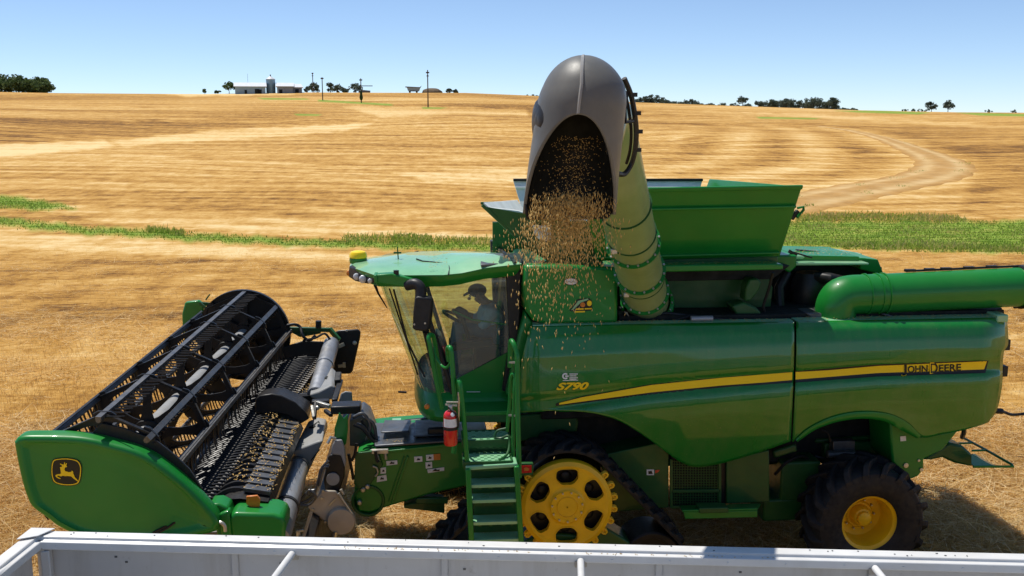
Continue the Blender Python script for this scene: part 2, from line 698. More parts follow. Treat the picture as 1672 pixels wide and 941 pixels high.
# distances: uniform in picture rows up to the crest
pyrow = np.linspace(1000, 205, 330)
vv = (pyrow - CY) / FPX
rat = (math.sin(PIT) + vv * math.cos(PIT)) / (math.cos(PIT) - vv * math.sin(PIT))
d1 = CAM.z / rat
d1 = d1[d1 < 50]
dist = np.concatenate([[.05, 2, 4, 6], d1[d1 > 7], np.geomspace(51, DC, 230), np.geomspace(DC + 5, 9000, 40)])
AA, DD = np.meshgrid(AZ, dist)
GX, GY = np.sin(AA) * DD, np.cos(AA) * DD - 10.5
GZ = H(GX, GY)
ppx, ppy = proj_np(GX, GY, GZ)
ppx = np.nan_to_num(ppx, nan=-9999)
ppy = np.nan_to_num(ppy, nan=-9999)
infront = (np.abs(AA) < R(50)) & (DD < 1200)
wob = 1.6 * np.sin(ppx / 13.) + 1.2 * np.sin(ppx / 5.1 + 1) + .8 * np.sin(ppx / 29.)
tone = np.zeros_like(GX)
for pl, k in PALE:
    tone += k * poly_mask(ppx, ppy + .4 * wob, pl, 2.2)
for pl, k in BROWN:
    tone -= .55 * k * poly_mask(ppx, ppy + .5 * wob, pl, 9)
grn = np.zeros_like(GX)
for pl in GREEN:
    grn = np.maximum(grn, poly_mask(ppx, ppy + 1.1 * wob, pl, 4.0))
for pl in GREEN_FAR:
    grn = np.maximum(grn, poly_mask(ppx, ppy, pl, .8))
# swaths that run round the bend of the track
tr3 = [ground_hit(*q) for q in smooth_poly([Vector((a, b)) for a, b in TRACK], 66)]
tx = np.array([p.x for p in tr3])
ty = np.array([p.y for p in tr3])
dmin = np.full(GX.shape, 1e9)
sel = infront & (ppy > 190) & (ppy < 350) & (ppx > 950)
for a, b in zip(tx, ty):
    dmin[sel] = np.minimum(dmin[sel], np.hypot(GX[sel] - a, GY[sel] - b))
sw = np.where(sel, np.sin(dmin * 2 * PI / 9.) * np.exp(-((dmin - 14) / 22.) ** 2), 0)
sw *= poly_mask(ppx, ppy, [(1080, 205), (1400, 205), (1600, 250), (1640, 320), (1300, 330), (1080, 310)], 20)
tone = np.where(infront, tone, 0)
grn = np.where(infront, grn, 0)
na, nd_ = len(AZ), len(dist)
idx = np.arange(na * nd_).reshape(nd_, na)
a_, b_ = idx[:-1], idx[1:]
faces = np.stack([a_, np.roll(a_, -1, 1), np.roll(b_, -1, 1), b_], -1).reshape(-1, 4)

m = NT('stubble_ground')
tc = m.n('ShaderNodeTexCoord')


def mp(scale, rot=0, src=tc.outputs['Object'], mm=None):
    mm = mm or m
    q = mm.n('ShaderNodeMapping')
    q.inputs['Scale'].default_value = scale
    q.inputs['Rotation'].default_value = (0, 0, rot)
    mm.l(src, q.inputs['Vector'])
    return q.outputs['Vector']


big = m.noise(mp((.006, .022, 0), .06), 1, 5, .6, .4)
band = m.noise(mp((.022, .17, 0), .05), 1, 6, .66, .9)
row = m.noise(mp((.20, 1.0, 0), .03), 1, 8, .74, .9)
fine = m.noise(mp((2.2, 5.0, 2)), 1, 6, .7, .6)
base = m.math('ADD', m.math('MULTIPLY', band, .28), m.math('ADD', m.math('MULTIPLY', row, .32), m.math('MULTIPLY', big, .50)))
base = m.math('ADD', base, m.math('MULTIPLY', m.math('SUBTRACT', m.math('ADD', fine, m.noise(mp((.55, 1.3, 0)), 1, 6, .75)), 1.0), .36))
sep = m.n('ShaderNodeSeparateXYZ')
m.l(tc.outputs['Object'], sep.inputs[0])
warp = m.noise(mp((.009, .012, 0)), 1, 3, .5)
yy_ = m.math('ADD', sep.outputs['Y'], m.math('MULTIPLY', warp, 120.0))
lines = m.math('SINE', m.math('MULTIPLY', yy_, 2 * PI / 3.6))
lines2 = m.math('SINE', m.math('MULTIPLY', yy_, 2 * PI / 8.4))
brk = m.noise(mp((.05, .05, 0)), 1, 4, .6)
base = m.math('ADD', base, m.math('MULTIPLY', m.math('MULTIPLY', lines, brk), .065))
base = m.math('ADD', base, m.math('MULTIPLY', m.math('MULTIPLY', lines2, brk), .060))
speck = m.noise(mp((1.0, .26, 0), .2), 1, 6, .75)
base = m.math('ADD', base, m.math('MULTIPLY', m.math('SUBTRACT', speck, .5), .34))
base = m.math('ADD', base, m.math('MULTIPLY', m.attr('tone'), .20))
base = m.math('ADD', base, m.math('MULTIPLY', m.attr('swath'), .06))
col = m.ramp(base, [(.38, (.12, .054, .015)), (.45, (.29, .142, .030)), (.53, (.45, .24, .055)), (.62, (.58, .355, .115)), (.73, (.72, .53, .26))])
gcol = m.ramp(m.noise(mp((.5, .9, 1)), 1, 5, .65), [(.3, (.10, .17, .018)), (.5, (.20, .29, .035)), (.68, (.34, .35, .075))])
col = m.mix(m.attr('green'), col, gcol)
m.set(Base_Color=col, Roughness=.95, Specular_IOR_Level=.15)
hgt = m.math('ADD', fine, m.math('MULTIPLY', m.noise(mp((7, 12, 4)), 1, 5, .7), .6))
m.bump(hgt, .8, .08)
field = np_mesh('field', np.stack([GX, GY, GZ], -1).reshape(-1, 3), faces[:, ::-1], m.mat, 4,
                {'tone': tone.ravel(), 'green': grn.ravel(), 'swath': sw.ravel()}, smooth=True)
tag(field, 'golden harvested stubble field rolling up to a low hill on the horizon', 'field', kind='structure')

# ------------------------------------------------------------------ dirt track
m = NT('dirt_track_soil')
q = m.coord((.25, .25, .25))
c = m.ramp(m.noise(q, 1.5, 7, .65), [(.3, (.42, .26, .10)), (.5, (.54, .365, .16)), (.72, (.64, .47, .25))])
edge = m.ramp(m.noise(q, 2.6, 6, .7), [(.3, (.26, .13, .03)), (.6, (.42, .22, .055))])
fac = m.math('ADD', m.attr('worn'), m.math('MULTIPLY', m.math('SUBTRACT', m.noise(q, 4.0, 6, .7), .5), .9), clamp=True)
m.set(Base_Color=m.mix(fac, edge, c), Roughness=.95, Specular_IOR_Level=.15)
m.bump(m.noise(q, 9, 5, .6), .6, .08)
vt, ft, wt_ = [], [], []
NC = 25
for i, p in enumerate(tr3):
    t = (tr3[min(i + 1, len(tr3) - 1)] - tr3[max(i - 1, 0)])
    s = Vector((t.y, -t.x, 0)).normalized()
    wd = 1.3 + 2.2 * min(1, i / 34) + .2 * math.sin(i * 1.7)
    for k in range(NC):
        u = k / (NC - 1) * 2 - 1
        x, y = p.x + s.x * wd * u, p.y + s.y * wd * u
        rut = math.exp(-((abs(u) - .42) / .17) ** 2)
        vt.append((x, y, float(H(x, y)) + .13 - .34 * abs(u) ** 4 - .06 * rut))
        wt_.append(min(1, .30 + .75 * rut) * max(0, 1 - abs(u) ** 3.0 * 1.25))
n_ = len(tr3)
for i in range(n_ - 1):
    for k in range(NC - 1):
        a = i * NC + k
        ft.append((a, a + 1, a + NC + 1, a + NC))
trk = np_mesh('dirt_track', np.array(vt), np.array(ft), m.mat, 4, {'worn': np.array(wt_)}, smooth=True)
tag(trk, 'pale dirt track bending across the far stubble field', 'track', kind='structure')
# ------------------------------------------------------------------ straw, grass
def blade_mat(name, stops, rough=.8, trans=.5):
    m = NT(name)
    c = m.ramp(m.attr('shade'), stops)
    m.set(Base_Color=c, Roughness=rough, Specular_IOR_Level=.25)
    tl = m.n('ShaderNodeBsdfTranslucent')
    m.l(c, tl.inputs[0])
    mx = m.n('ShaderNodeMixShader')
    mx.inputs[0].default_value = trans
    m.l(m.b.outputs[0], mx.inputs[1])
    m.l(tl.outputs[0], mx.inputs[2])
    m.l(mx.outputs[0], m.out.inputs['Surface'])
    return m.mat


def ribbons(base, dirv, side, length, width, curl, nseg=3, rngl=None):
    """curved flat blades as one vertex block: arrays (n,3)"""
    n = len(base)
    vs = []
    for k in range(nseg + 1):
        t = k / nseg
        c = base + dirv * (length * t)[:, None] + curl * (length * t * t)[:, None]
        w = side * (width * (1 - .75 * t) * .5)[:, None]
        vs += [c - w, c + w]
    v = np.stack(vs, 1).reshape(-1, 3)
    m_ = 2 * (nseg + 1)
    f = []
    o = np.arange(n) * m_
    for k in range(nseg):
        a = 2 * k
        f.append(np.stack([o + a, o + a + 1, o + a + 3, o + a + 2], 1))
    return v, np.concatenate(f), np.repeat(np.arange(n), m_)


def unit(a):
    return a / np.maximum(1e-9, np.linalg.norm(a, axis=1))[:, None]


def sample_view(n, py0, py1, px0=-120, px1=1790, pw=1.0):
    """ground spots spread over the photographed field"""
    px = rng.uniform(px0, px1, n)
    py = py0 + (py1 - py0) * rng.random(n) ** pw
    v = (py - CY) / FPX
    r_ = (math.sin(PIT) + v * math.cos(PIT)) / (math.cos(PIT) - v * math.sin(PIT))
    d = CAM.z / r_
    dx = FW.x + RT.x * (px - CX) / FPX - UP.x * (py - CY) / FPX
    dy = FW.y + RT.y * (px - CX) / FPX - UP.y * (py - CY) / FPX
    t = d / np.hypot(FW.x - UP.x * (py - CY) / FPX, FW.y - UP.y * (py - CY) / FPX)
    x, y = dx * t, dy * t - 10.5
    return x, y, px, py


def not_green(px, py):
    g = np.zeros(len(px))
    for pl in GREEN:
        g = np.maximum(g, poly_mask(px, py, pl, 1.5))
    return g < .4


straw_stops = [(0, (.34, .16, .035)), (.35, (.52, .29, .075)), (.7, (.70, .48, .18)), (1, (.90, .74, .44))]
MAT['straw'] = blade_mat('dry_straw', straw_stops, .7)
# standing stubble in drilled rows
x, y, px, py = sample_view(120000, 392, 985, pw=.62)
y = np.round(y / .19) * .19 + rng.normal(0, .018, len(y))
clump = np.sin(x * 1.3 + y * .4) + np.sin(x * .31 - y * 1.7) + rng.normal(0, .8, len(x))
ok = not_green(px, py) & (clump > -1.4)
x, y = x[ok], y[ok]
n = len(x)
b = np.stack([x, y, H(x, y) - .01], 1)
dv = unit(np.stack([rng.normal(0, .28, n), rng.normal(0, .25, n), np.ones(n)], 1))
sd_ = unit(np.stack([rng.normal(0, 1, n), rng.normal(0, .5, n), np.zeros(n)], 1))
ln = rng.uniform(.07, .17, n)
v1, f1, i1 = ribbons(b, dv, sd_, ln, rng.uniform(.005, .009, n), rng.normal(0, .25, (n, 3)), 2)
s1 = np.clip(rng.normal(.42, .2, n), 0, 1)[i1]
st = np_mesh('stubble', v1, f1, MAT['straw'], 4, {'shade': s1})
tag(st, 'short standing stubble in rows across the near field', 'stubble', kind='stuff')
# loose straw lying about in pale drifts
x, y, px, py = sample_view(270000, 385, 985, pw=.62)
drift = np.sin(y * .55 + .5 * np.sin(x * .13)) + .7 * np.sin(y * 1.27 + x * .05 + 1.) + .4 * np.sin(x * .9 + y * 2.) + rng.normal(0, .8, len(x))
ok = not_green(px, py) & (drift > .1)
x, y = x[ok], y[ok]
n = len(x)
b = np.stack([x, y, H(x, y) + rng.uniform(.01, .10, n)], 1)
a = rng.uniform(0, 2 * PI, n)
dv = unit(np.stack([np.cos(a) * 1.3, np.sin(a) * .8, rng.normal(.10, .22, n)], 1))
sd_ = unit(np.cross(dv, np.stack([rng.normal(0, .5, n), rng.normal(0, .5, n), np.ones(n)], 1)))
ln = rng.uniform(.12, .42, n)
curl = np.stack([rng.normal(0, .45, n), rng.normal(0, .45, n), rng.normal(-.12, .16, n)], 1)
v2, f2, i2 = ribbons(b, dv, sd_, ln, rng.uniform(.007, .014, n), curl, 3)
s2 = np.clip(rng.normal(.72, .2, n) + .08 * np.sin(x * .8 + y), 0, 1)[i2]
ls = np_mesh('loose_straw', v2, f2, MAT['straw'], 4, {'shade': s2})
tag(ls, 'loose pale straw lying in drifts over the near stubble', 'straw', kind='stuff')

# ---- green grass strips
MAT['grass'] = blade_mat('green_grass', [(0, (.08, .15, .015)), (.4, (.18, .29, .03)), (.75, (.32, .38, .065)), (1, (.52, .42, .17))], .6)


def grass_in(polys, n, hmin, hmax, name, label, wid=.03, tall=None, dry=.45):
    xs, ys, hs = [], [], []
    for pl, share in polys:
        pl = np.array(pl, float)
        lo, hi = pl.min(0) - 3, pl.max(0) + 3
        k = int(n * share)
        px = rng.uniform(lo[0], hi[0], k * 3)
        py = rng.uniform(lo[1], hi[1], k * 3)
        ok = poly_mask(px, py, pl, 5.0) > .25 + .5 * rng.random(len(px)) ** .7
        px, py = px[ok][:k], py[ok][:k]
        # to the ground by marching in numpy
        dx = FW.x + RT.x * (px - CX) / FPX - UP.x * (py - CY) / FPX
        dy = FW.y + RT.y * (px - CX) / FPX - UP.y * (py - CY) / FPX
        dz = FW.z + RT.z * (px - CX) / FPX - UP.z * (py - CY) / FPX
        t0, t1 = np.full(len(px), 8.), np.full(len(px), 700.)
        ts = np.geomspace(8, 700, 260)
        hit = np.full(len(px), np.nan)
        prev = np.full(len(px), 8.)
        for t in ts:
            z = CAM.z + dz * t
            below = z <= H(dx * t, -10.5 + dy * t)
            new = below & np.isnan(hit)
            hit[new] = (t + prev[new]) / 2
            prev[:] = t
        g = ~np.isnan(hit)
        t = hit[g] * (1 + rng.normal(0, .004, g.sum()))
        xs.append(dx[g] * t)
        ys.append(-10.5 + dy[g] * t)
    x, y = np.concatenate(xs), np.concatenate(ys)
    n = len(x)
    b = np.stack([x, y, H(x, y) - .02], 1)
    dv = unit(np.stack([rng.normal(0, .3, n), rng.normal(0, .3, n), np.ones(n)], 1))
    sd_ = unit(np.stack([np.ones(n), rng.normal(0, .4, n), np.zeros(n)], 1))
    patch = .5 + .3 * np.sin(x * .7 + y * .3) * np.sin(x * .23 - y * .9 + 1) + .25 * np.sin(x * 1.9 + 1.3 * np.sin(y)) * np.sin(y * 1.6 - x * .4)
    ln = rng.uniform(hmin, hmax, n) * (.6 + .7 * patch)
    v, f, i = ribbons(b, dv, sd_, ln, np.full(n, wid) * rng.uniform(.6, 1.4, n), rng.normal(0, .25, (n, 3)), 2)
    s = np.clip(rng.normal(dry, .2, n) + .42 * (patch - .5), 0, 1)[i]
    o = np_mesh(name, v, f, MAT['grass'], 4, {'shade': s})
    return tag(o, label, 'grass', kind='stuff')


grass_in([(GREEN[0], .5), (GREEN[1], .2)], 24000, .04, .12, 'grass', 'thin green grass strip left of the cab across the stubble', .05, dry=.50)
grass_in([(GREEN[3], 1), (GREEN[2], .2)], 38000, .03, .11, 'grass', 'broad bright green grass strip behind the engine deck', .05, dry=.62)
grass_in([([(1300, 352), (1420, 349), (1560, 354), (1580, 362), (1400, 361), (1300, 362)], .6), ([(1350, 398), (1672, 404), (1672, 413), (1380, 406)], .4)], 6000, .08, .2, 'grass', 'taller dull grass along the edge of the broad green strip', .05, dry=.75)
grass_in([([(640, 388), (650, 384), (700, 386), (706, 400), (640, 400)], .25), ([(560, 384), (860, 392), (860, 402), (560, 396)], .5), ([(240, 374), (300, 379), (300, 384), (240, 380)], .25)], 3600, .05, .2, 'grass', 'ragged weeds at the end of the thin green strip', .05, dry=.62)
vg_ = []
for i in range(len(TRACK) - 4):
    (xa, ya), wd = TRACK[i + 3], TRACKW[i + 3]
    for sgn in (-1, 1):
        if (i * 7 + sgn * 3) % 4 < 3:
            nx_ = (1, 0) if 2 <= i <= 6 else (.3, .8)
            cx, cy = xa + sgn * nx_[0] * wd * 2.4, ya + sgn * nx_[1] * wd * .75
            vg_.append(([(cx - 15, cy - 1.1), (cx + 6, cy - .9), (cx + 16, cy + 1.3), (cx - 8, cy + .9)], .11))
grass_in(vg_, 2600, .05, .15, 'grass', 'broken green grass verges along the pale dirt track', .06, dry=.4)

# ------------------------------------------------------------------ trees
MAT['bark'] = simple('grey_brown_bark', (.07, .05, .035), .9, var=.3, scale=8)


def leaf_mat(name, a, b, c):
    return blade_mat(name, [(0, a), (.5, b), (1, c)], .7, .35)


MAT['leaf'] = leaf_mat('dark_tree_leaves', (.045, .075, .022), (.085, .13, .038), (.15, .20, .065))
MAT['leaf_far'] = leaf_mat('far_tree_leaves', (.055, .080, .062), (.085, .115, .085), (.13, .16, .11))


def tree_mesh(seed, hgt, wid, nclump, nleaf, trunk=.25, squat=.8, mat='leaf'):
    """returns (trunk mesh, crown mesh) for a tree with its foot at the origin"""
    g = np.random.default_rng(seed)
    mb = MB()
    mb.tube([(0, 0, -.3), (g.normal(0, .05), 0, hgt * .25), (g.normal(0, .15), g.normal(0, .1), hgt * .6)], [hgt * .035, hgt * .026, hgt * .012], 7)
    cl = []
    for k in range(nclump):
        for _ in range(30):
            p = g.uniform(-1, 1, 3)
            if np.dot(p, p) < 1:
                break
        p = p * np.array([wid / 2, wid / 2, hgt * (1 - trunk) / 2]) * .84
        p[2] += hgt * (trunk + (1 - trunk) * .5)
        cl.append((p, min(wid, hgt * 1.3) * g.uniform(.15, .27)))
        if k < 9:
            mb.tube([(0, 0, hgt * g.uniform(.2, .5)), tuple(p * np.array([.5, .5, .9])), tuple(p)], [hgt * .012, hgt * .008, hgt * .004], 5)
    tr = mb
    vs, sh = [], []
    per = nleaf // nclump
    for p, r in cl:
        d = unit(g.normal(0, 1, (per, 3)))
        q = p + d * (r * g.random(per) ** .45)[:, None] * np.array([1, 1, squat])
        sz = (.018 * hgt + .16 + .010 * wid) * g.uniform(.6, 1.6, per)
        a = unit(g.normal(0, 1, (per, 3)))
        b = unit(np.cross(a, g.normal(0, 1, (per, 3))))
        vs.append(np.stack([q - a * sz[:, None], q + b * sz[:, None] * .7, q + a * sz[:, None], q - b * sz[:, None] * .7], 1).reshape(-1, 3))
        sh.append(np.repeat(np.clip(g.normal(.5, .22, per) + g.normal(0, .12), 0, 1), 4))
    v = np.concatenate(vs)
    f = np.arange(len(v)).reshape(-1, 4)
    return tr, (v, f, np.concatenate(sh))


_tm = {}


def tree(px, py_top, py_base, dist, wid_px, label, group, name='tree', seed=0, mat='leaf', trunk=.2, ncl=26, nl=1500, squat=.8, base=None, cat='tree'):
    """tree standing on the terrain in a photo column; sizes come from its distance"""
    p = base if base is not None else at_dist(px, dist)
    dist = math.hypot(p.x, p.y + 10.5)
    k = dist / FPX
    hg, wd = (py_base - py_top) * k, wid_px * k
    tr, (v, f, s) = tree_mesh(seed, hg, wd, ncl, nl, trunk, squat)
    t = thing(name, p, label, cat, group)
    crown = np_mesh('crown', v, f, MAT[mat], 4, {'shade': s})
    crown.parent = t
    o = tr.build('trunk', MAT['bark'], None, smooth=60)
    o.parent = t
    return t


# near grove at the left edge of the picture
for i, (px, top, wd) in enumerate(((-34, 127, 52), (-8, 130, 46), (12, 129, 46), (34, 131, 44), (50, 134, 40), (66, 131, 42), (80, 138, 26))):
    lab = ('rounded dark trees of the grove at the left end of the skyline', None)[0] if i not in (5, 6) else ('broad tree that ends the left skyline grove' if i == 5 else 'low tree at the open tip of the left skyline grove')
    if i in (5, 6):
        g_ = 'trees of the left grove'
    else:
        g_ = 'trees of the left grove'
    tree(px, top, 154, 440 + (i % 3) * 12, wd, lab, g_, seed=40 + i, trunk=.0, ncl=40, nl=2200)
# farm trees
farm = [
    (376, 141, 158, 20, 'round green tree beside the long white barn', 'tree', 'leaf', .3),
    (336, 150, 158, 7, 'tiny bush far left of the long white barn', 'bush', 'leaf', .05),
    (357, 152.5, 158, 11, 'low dark bush left of the round farm tree', 'bush', 'leaf', .03),
    (503, 143, 153, 10, 'small left shoulder tree at the foot of the tall mast', 'tree', 'leaf_far', .1),
    (515, 138, 153, 22, 'domed grey-green tree under the tall mast', 'tree', 'leaf_far', .1),
    (541, 135, 153, 14, 'taller grey-green tree right of the second pole', 'tree', 'leaf_far', .1),
    (553, 139, 153, 26, 'wide dark tree in the middle of the farm clump', 'tree', 'leaf_far', .06),
    (566, 145, 153, 14, 'low tree at the right end of the farm clump', 'tree', 'leaf_far', .05),
    (581, 138, 154, 22, 'dark round tree behind the crossarm pole', 'tree', 'leaf_far', .12),
    (734, 145.5, 153, 12, 'thin bush right of the brown stack on the skyline', 'bush', 'leaf_far', .1),
    (744, 146.5, 153, 12, 'last thin bush on the skyline before the grain spout', 'bush', 'leaf_far', .1),
]
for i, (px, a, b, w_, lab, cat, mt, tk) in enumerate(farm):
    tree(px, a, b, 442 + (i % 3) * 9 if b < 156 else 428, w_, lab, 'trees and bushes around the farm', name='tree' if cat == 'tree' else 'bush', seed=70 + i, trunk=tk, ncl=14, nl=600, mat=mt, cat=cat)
# dark wood on the right skyline
lab = 'dark trees standing close together in the long wood on the right skyline'
xs_ = []
px = 862.
k = 0
while px < 1396:
    if px < 884 or 1034 < px < 1136:
        h_ = 13 + 4 * math.sin(px * .09) - (max(0, px - 1085) * .12 if px > 1085 else 0)
        if px < 884:
            h_ = 6
        st_ = 9.5
    elif 1136 <= px < 1232:
        h_, st_ = 5.5 + 2 * math.sin(px * .3), 10
    elif 1232 <= px < 1374:
        h_ = 12 + 5 * math.sin((px - 1232) / 141 * PI) + 2.5 * math.sin(px * .27)
        st_ = 10.5
    elif px >= 1374:
        h_, st_ = 4.5, 8
    else:
        px += 6
        continue
    xs_.append((px, h_))
    px += st_
for k, (px, h_) in enumerate(xs_):
    p = at_dist(px, 690 + 40 * math.sin(k * 2.1))
    yb = proj(p)[1]
    hor = np.interp(px, [860, 1040, 1200, 1400], [157, 167.5, 173, 178])
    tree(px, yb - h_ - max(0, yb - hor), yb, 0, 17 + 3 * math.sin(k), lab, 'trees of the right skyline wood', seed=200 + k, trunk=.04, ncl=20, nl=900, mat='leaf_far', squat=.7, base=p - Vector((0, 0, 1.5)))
for px, top, w_, lab in ((1212, 157.5, 17, 'single tall tree above the gap in the long wood'), (1361, 159.5, 20, 'tallest round tree near the right end of the wood'),
                         (1284, 161, 22, 'rounded tree rising at the left shoulder of the wood'), (1327, 161, 26, 'broad crowned tree in the middle of the wood')):
    p = at_dist(px, 640)
    yb = proj(p)[1]
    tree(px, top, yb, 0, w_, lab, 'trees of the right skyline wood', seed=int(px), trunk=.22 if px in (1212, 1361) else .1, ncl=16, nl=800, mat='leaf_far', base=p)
for px, top, w_, lab in ((1520.5, 167.5, 16, 'left one of the two lone trees at the far right'), (1547.5, 167, 17, 'right one of the two lone trees at the far right')):
    p = at_dist(px, 560)
    yb = proj(p)[1]
    tree(px, top, yb, 0, w_, lab, 'pair of lone skyline trees', seed=int(px), trunk=.25, ncl=14, nl=800, mat='leaf_far', base=p, squat=.7)
for k, px in enumerate((1478, 1490, 1502, 1512, 1614, 1655)):
    p = at_dist(px, 720)
    yb = proj(p)[1]
    tree(px, yb - 5, yb, 0, 12, 'low hedge bushes strung along the skyline by the lone trees', 'low skyline hedge', name='bush', seed=900 + k, trunk=.02, ncl=8, nl=200, mat='leaf_far', base=p, cat='bush')

# ------------------------------------------------------------------ farm buildings, silo, poles
MAT['barn_wall'] = simple('pale_barn_sheet', (.24, .33, .40), .6, var=.08, scale=.4)
MAT['barn_roof'] = simple('white_barn_roof', (.62, .64, .66), .5, var=.05, scale=.4)
MAT['stone'] = simple('grey_stone_wall', (.22, .25, .28), .8, var=.2, scale=.6)
MAT['pole'] = simple('weathered_pole_wood', (.09, .065, .05), .9, var=.25, scale=3)
MAT['silo'] = simple('blue_grey_silo_steel', (.22, .33, .38), .45, metal=.3, var=.08, scale=.5)
FD = 425.0
fk = FD / FPX


def farm_frame(px):
    b = at_dist(px, FD)
    a = YAW + math.atan((px - CX) / FPX * math.cos(PIT))
    return b, Vector((math.cos(a), -math.sin(a), 0)), Vector((math.sin(a), math.cos(a), 0))


def barn(px0, px1, eave, ridge, label, wallm, doors=(), depth=12, hip=0):
    b, ex, ey = farm_frame((px0 + px1) / 2)
    W_ = (px1 - px0) * fk
    he, hr = eave * fk, ridge * fk
    t = thing('barn', b, label, 'barn', 'farm buildings on the hill')
    L_, D_ = W_ / 2, depth / 2
    cc = lambda x, y, z: b + ex * x + ey * y + Vector((0, 0, z))
    m = MB()
    m.add([cc(-L_, -D_, -1), cc(L_, -D_, -1), cc(L_, D_, -1), cc(-L_, D_, -1), cc(-L_, -D_, he), cc(L_, -D_, he), cc(L_, D_, he), cc(-L_, D_, he), cc(-L_ * (1 - hip), 0, hr), cc(L_ * (1 - hip), 0, hr)],
          [(0, 1, 5, 4), (1, 2, 6, 5), (2, 3, 7, 6), (3, 0, 4, 7), (4, 7, 8), (5, 9, 6)])
    m.build('wall', wallm, t, smooth=0)
    m = MB()
    o_ = .5
    for s in (-1, 1):
        m.prism([cc(-L_ - o_, s * (D_ + o_), he - .2), cc(L_ + o_, s * (D_ + o_), he - .2), cc((L_ + o_) * (1 - hip), 0, hr + .05), cc(-(L_ + o_) * (1 - hip), 0, hr + .05)], (0, 0, .15))
    m.build('roof', MAT['barn_roof'], t, smooth=0)
    for u, w_, h_ in doors:
        m = MB()
        m.prism([cc(L_ * u - w_ / 2, -D_ - .06, -.8), cc(L_ * u + w_ / 2, -D_ - .06, -.8), cc(L_ * u + w_ / 2, -D_ - .06, h_), cc(L_ * u - w_ / 2, -D_ - .06, h_)], -ey * .05)
        m.build('door', MAT['dark_gap'], t, smooth=0)
    return t, cc


barn(388, 433, 10.5, 16, 'long pale barn with a white roof left of the silo', MAT['barn_wall'], ((.45, 1.8, 1.7), (.62, 1.4, 1.5), (-.3, .9, 1.3)), 14)
barn(455, 479, 10, 15, 'white-roofed barn right of the blue-grey silo', MAT['stone'], ((-.55, 1.3, 1.3),), 12)
barn(477, 494, 8.5, 13, 'small grey stone barn at the right end of the farm', MAT['stone'], ((.1, 1.4, 1.4),), 8, .3)
b, ex, ey = farm_frame(444)
t = thing('silo', b, 'blue-grey round silo with a conical cap between the barns', 'silo', 'farm buildings on the hill')
r_ = 7 * fk
m = MB().lathe(b, (0, 0, 1), [(r_, -1), (r_, 21 * fk)], 32)
m.build('silo_body', MAT['silo'], t)
MB().lathe(b + Vector((0, 0, 21 * fk)), (0, 0, 1), [(r_ * 1.06, 0), (r_ * 1.06, .15), (r_ * .5, 3.4 * fk), (r_ * .12, 5 * fk), (0, 5 * fk)], 32).build('silo_cap', MAT['barn_roof'], t, smooth=30)
MB().tube([b + Vector((0, 0, 25 * fk)), b + Vector((0, 0, 28.5 * fk))], .22, 8).build('cap_vent', MAT['pole'], t)


def pole(px, top, base_py, label, arms=(), dist=None, rad=.16, name='utility_pole', cat='pole', extra=None):
    p = ground_hit(px, base_py) if dist is None else at_dist(px, dist)
    d_ = math.hypot(p.x, p.y + 10.5)
    hg = (base_py - top) * d_ / FPX if dist is None else (proj(p)[1] - top) * d_ / FPX
    t = thing(name, p, label, cat, 'poles on the far hill')
    MB().tube([p - Vector((0, 0, .4)), p + Vector((0, 0, hg))], [rad, rad * .75], 8).build('shaft', MAT['pole'], t)
    for z, w_, th in arms:
        a = YAW + math.atan((px - CX) / FPX * math.cos(PIT))
        ex = Vector((math.cos(a), -math.sin(a), 0))
        q = p + Vector((0, 0, hg * z))
        MB().bar(q - ex * w_ * .5, q + ex * w_ * .5, .14, th).build('crossarm', MAT['pole'], t)
    return t, p, hg


pole(699, 117, 175.5, 'tall utility pole standing alone on the slope left of the spout', ((.93, .9, .35), (.84, .6, .25)), rad=.17)
pole(527, 128.5, 164, 'plain utility pole on the slope in front of the farm trees', ((.95, .9, .4),), rad=.17)
t, p, hg = pole(590, 130, 168, 'dark utility pole with a side arm and a bulky lower shaft', ((.93, .9, .35),), rad=.17)
a = YAW
m = MB()
m.lathe(p + Vector((0, 0, hg * .08)), (0, 0, 1), [(.1, 0), (.42, .4), (.55, hg * .14), (.36, hg * .26), (.40, hg * .34), (.15, hg * .42)], 10)
m.build('ivy_sleeve', MAT['leaf'], t)
MB().bar(p + Vector((.1, 0, hg * .69)), p + Vector((3.4, 0, hg * .69)), .1, .22).build('side_arm', MAT['pole'], t)
pole(512.5, 121, 152, 'tall mast rising out of the domed farm tree', ((.97, .8, .5), (.85, .7, .3)), dist=440, rad=.2)
pole(407, 123, 158, 'thin whip aerial above the long barn roof', (), dist=436, rad=.06, name='aerial_mast', cat='mast')
# hopper wagon and brown stack on the skyline
b = at_dist(677, 434)
a = YAW + math.atan((677 - CX) / FPX * math.cos(PIT))
ex, ey = Vector((math.cos(a), -math.sin(a), 0)), Vector((math.sin(a), math.cos(a), 0))
k = 434 / FPX
t = thing('hopper_wagon', b, 'pale hopper wagon with a dark canopy on the skyline', 'wagon')
cc = lambda x, y, z: b + ex * x * k + ey * y + Vector((0, 0, z * k))
m = MB()
m.add([cc(-12, -1.4, 9.5), cc(10, -1.4, 8.5), cc(10, 1.4, 8.5), cc(-12, 1.4, 9.5), cc(-10, -1.1, 3.5), cc(8, -1.1, 3), cc(8, 1.1, 3), cc(-10, 1.1, 3.5)], [(0, 1, 5, 4), (1, 2, 6, 5), (2, 3, 7, 6), (3, 0, 4, 7), (4, 5, 6, 7)])
m.build('hopper', MAT['barn_wall'], t, smooth=0)
m = MB()
m.prism([cc(-14, -1.5, 10), cc(9, -1.5, 9), cc(12, -1.5, 11.5), cc(10, -1.5, 8), cc(-14, -1.5, 8.6)], ey * 3)
m.build('canopy', MAT['steel_dark'], t, smooth=0)
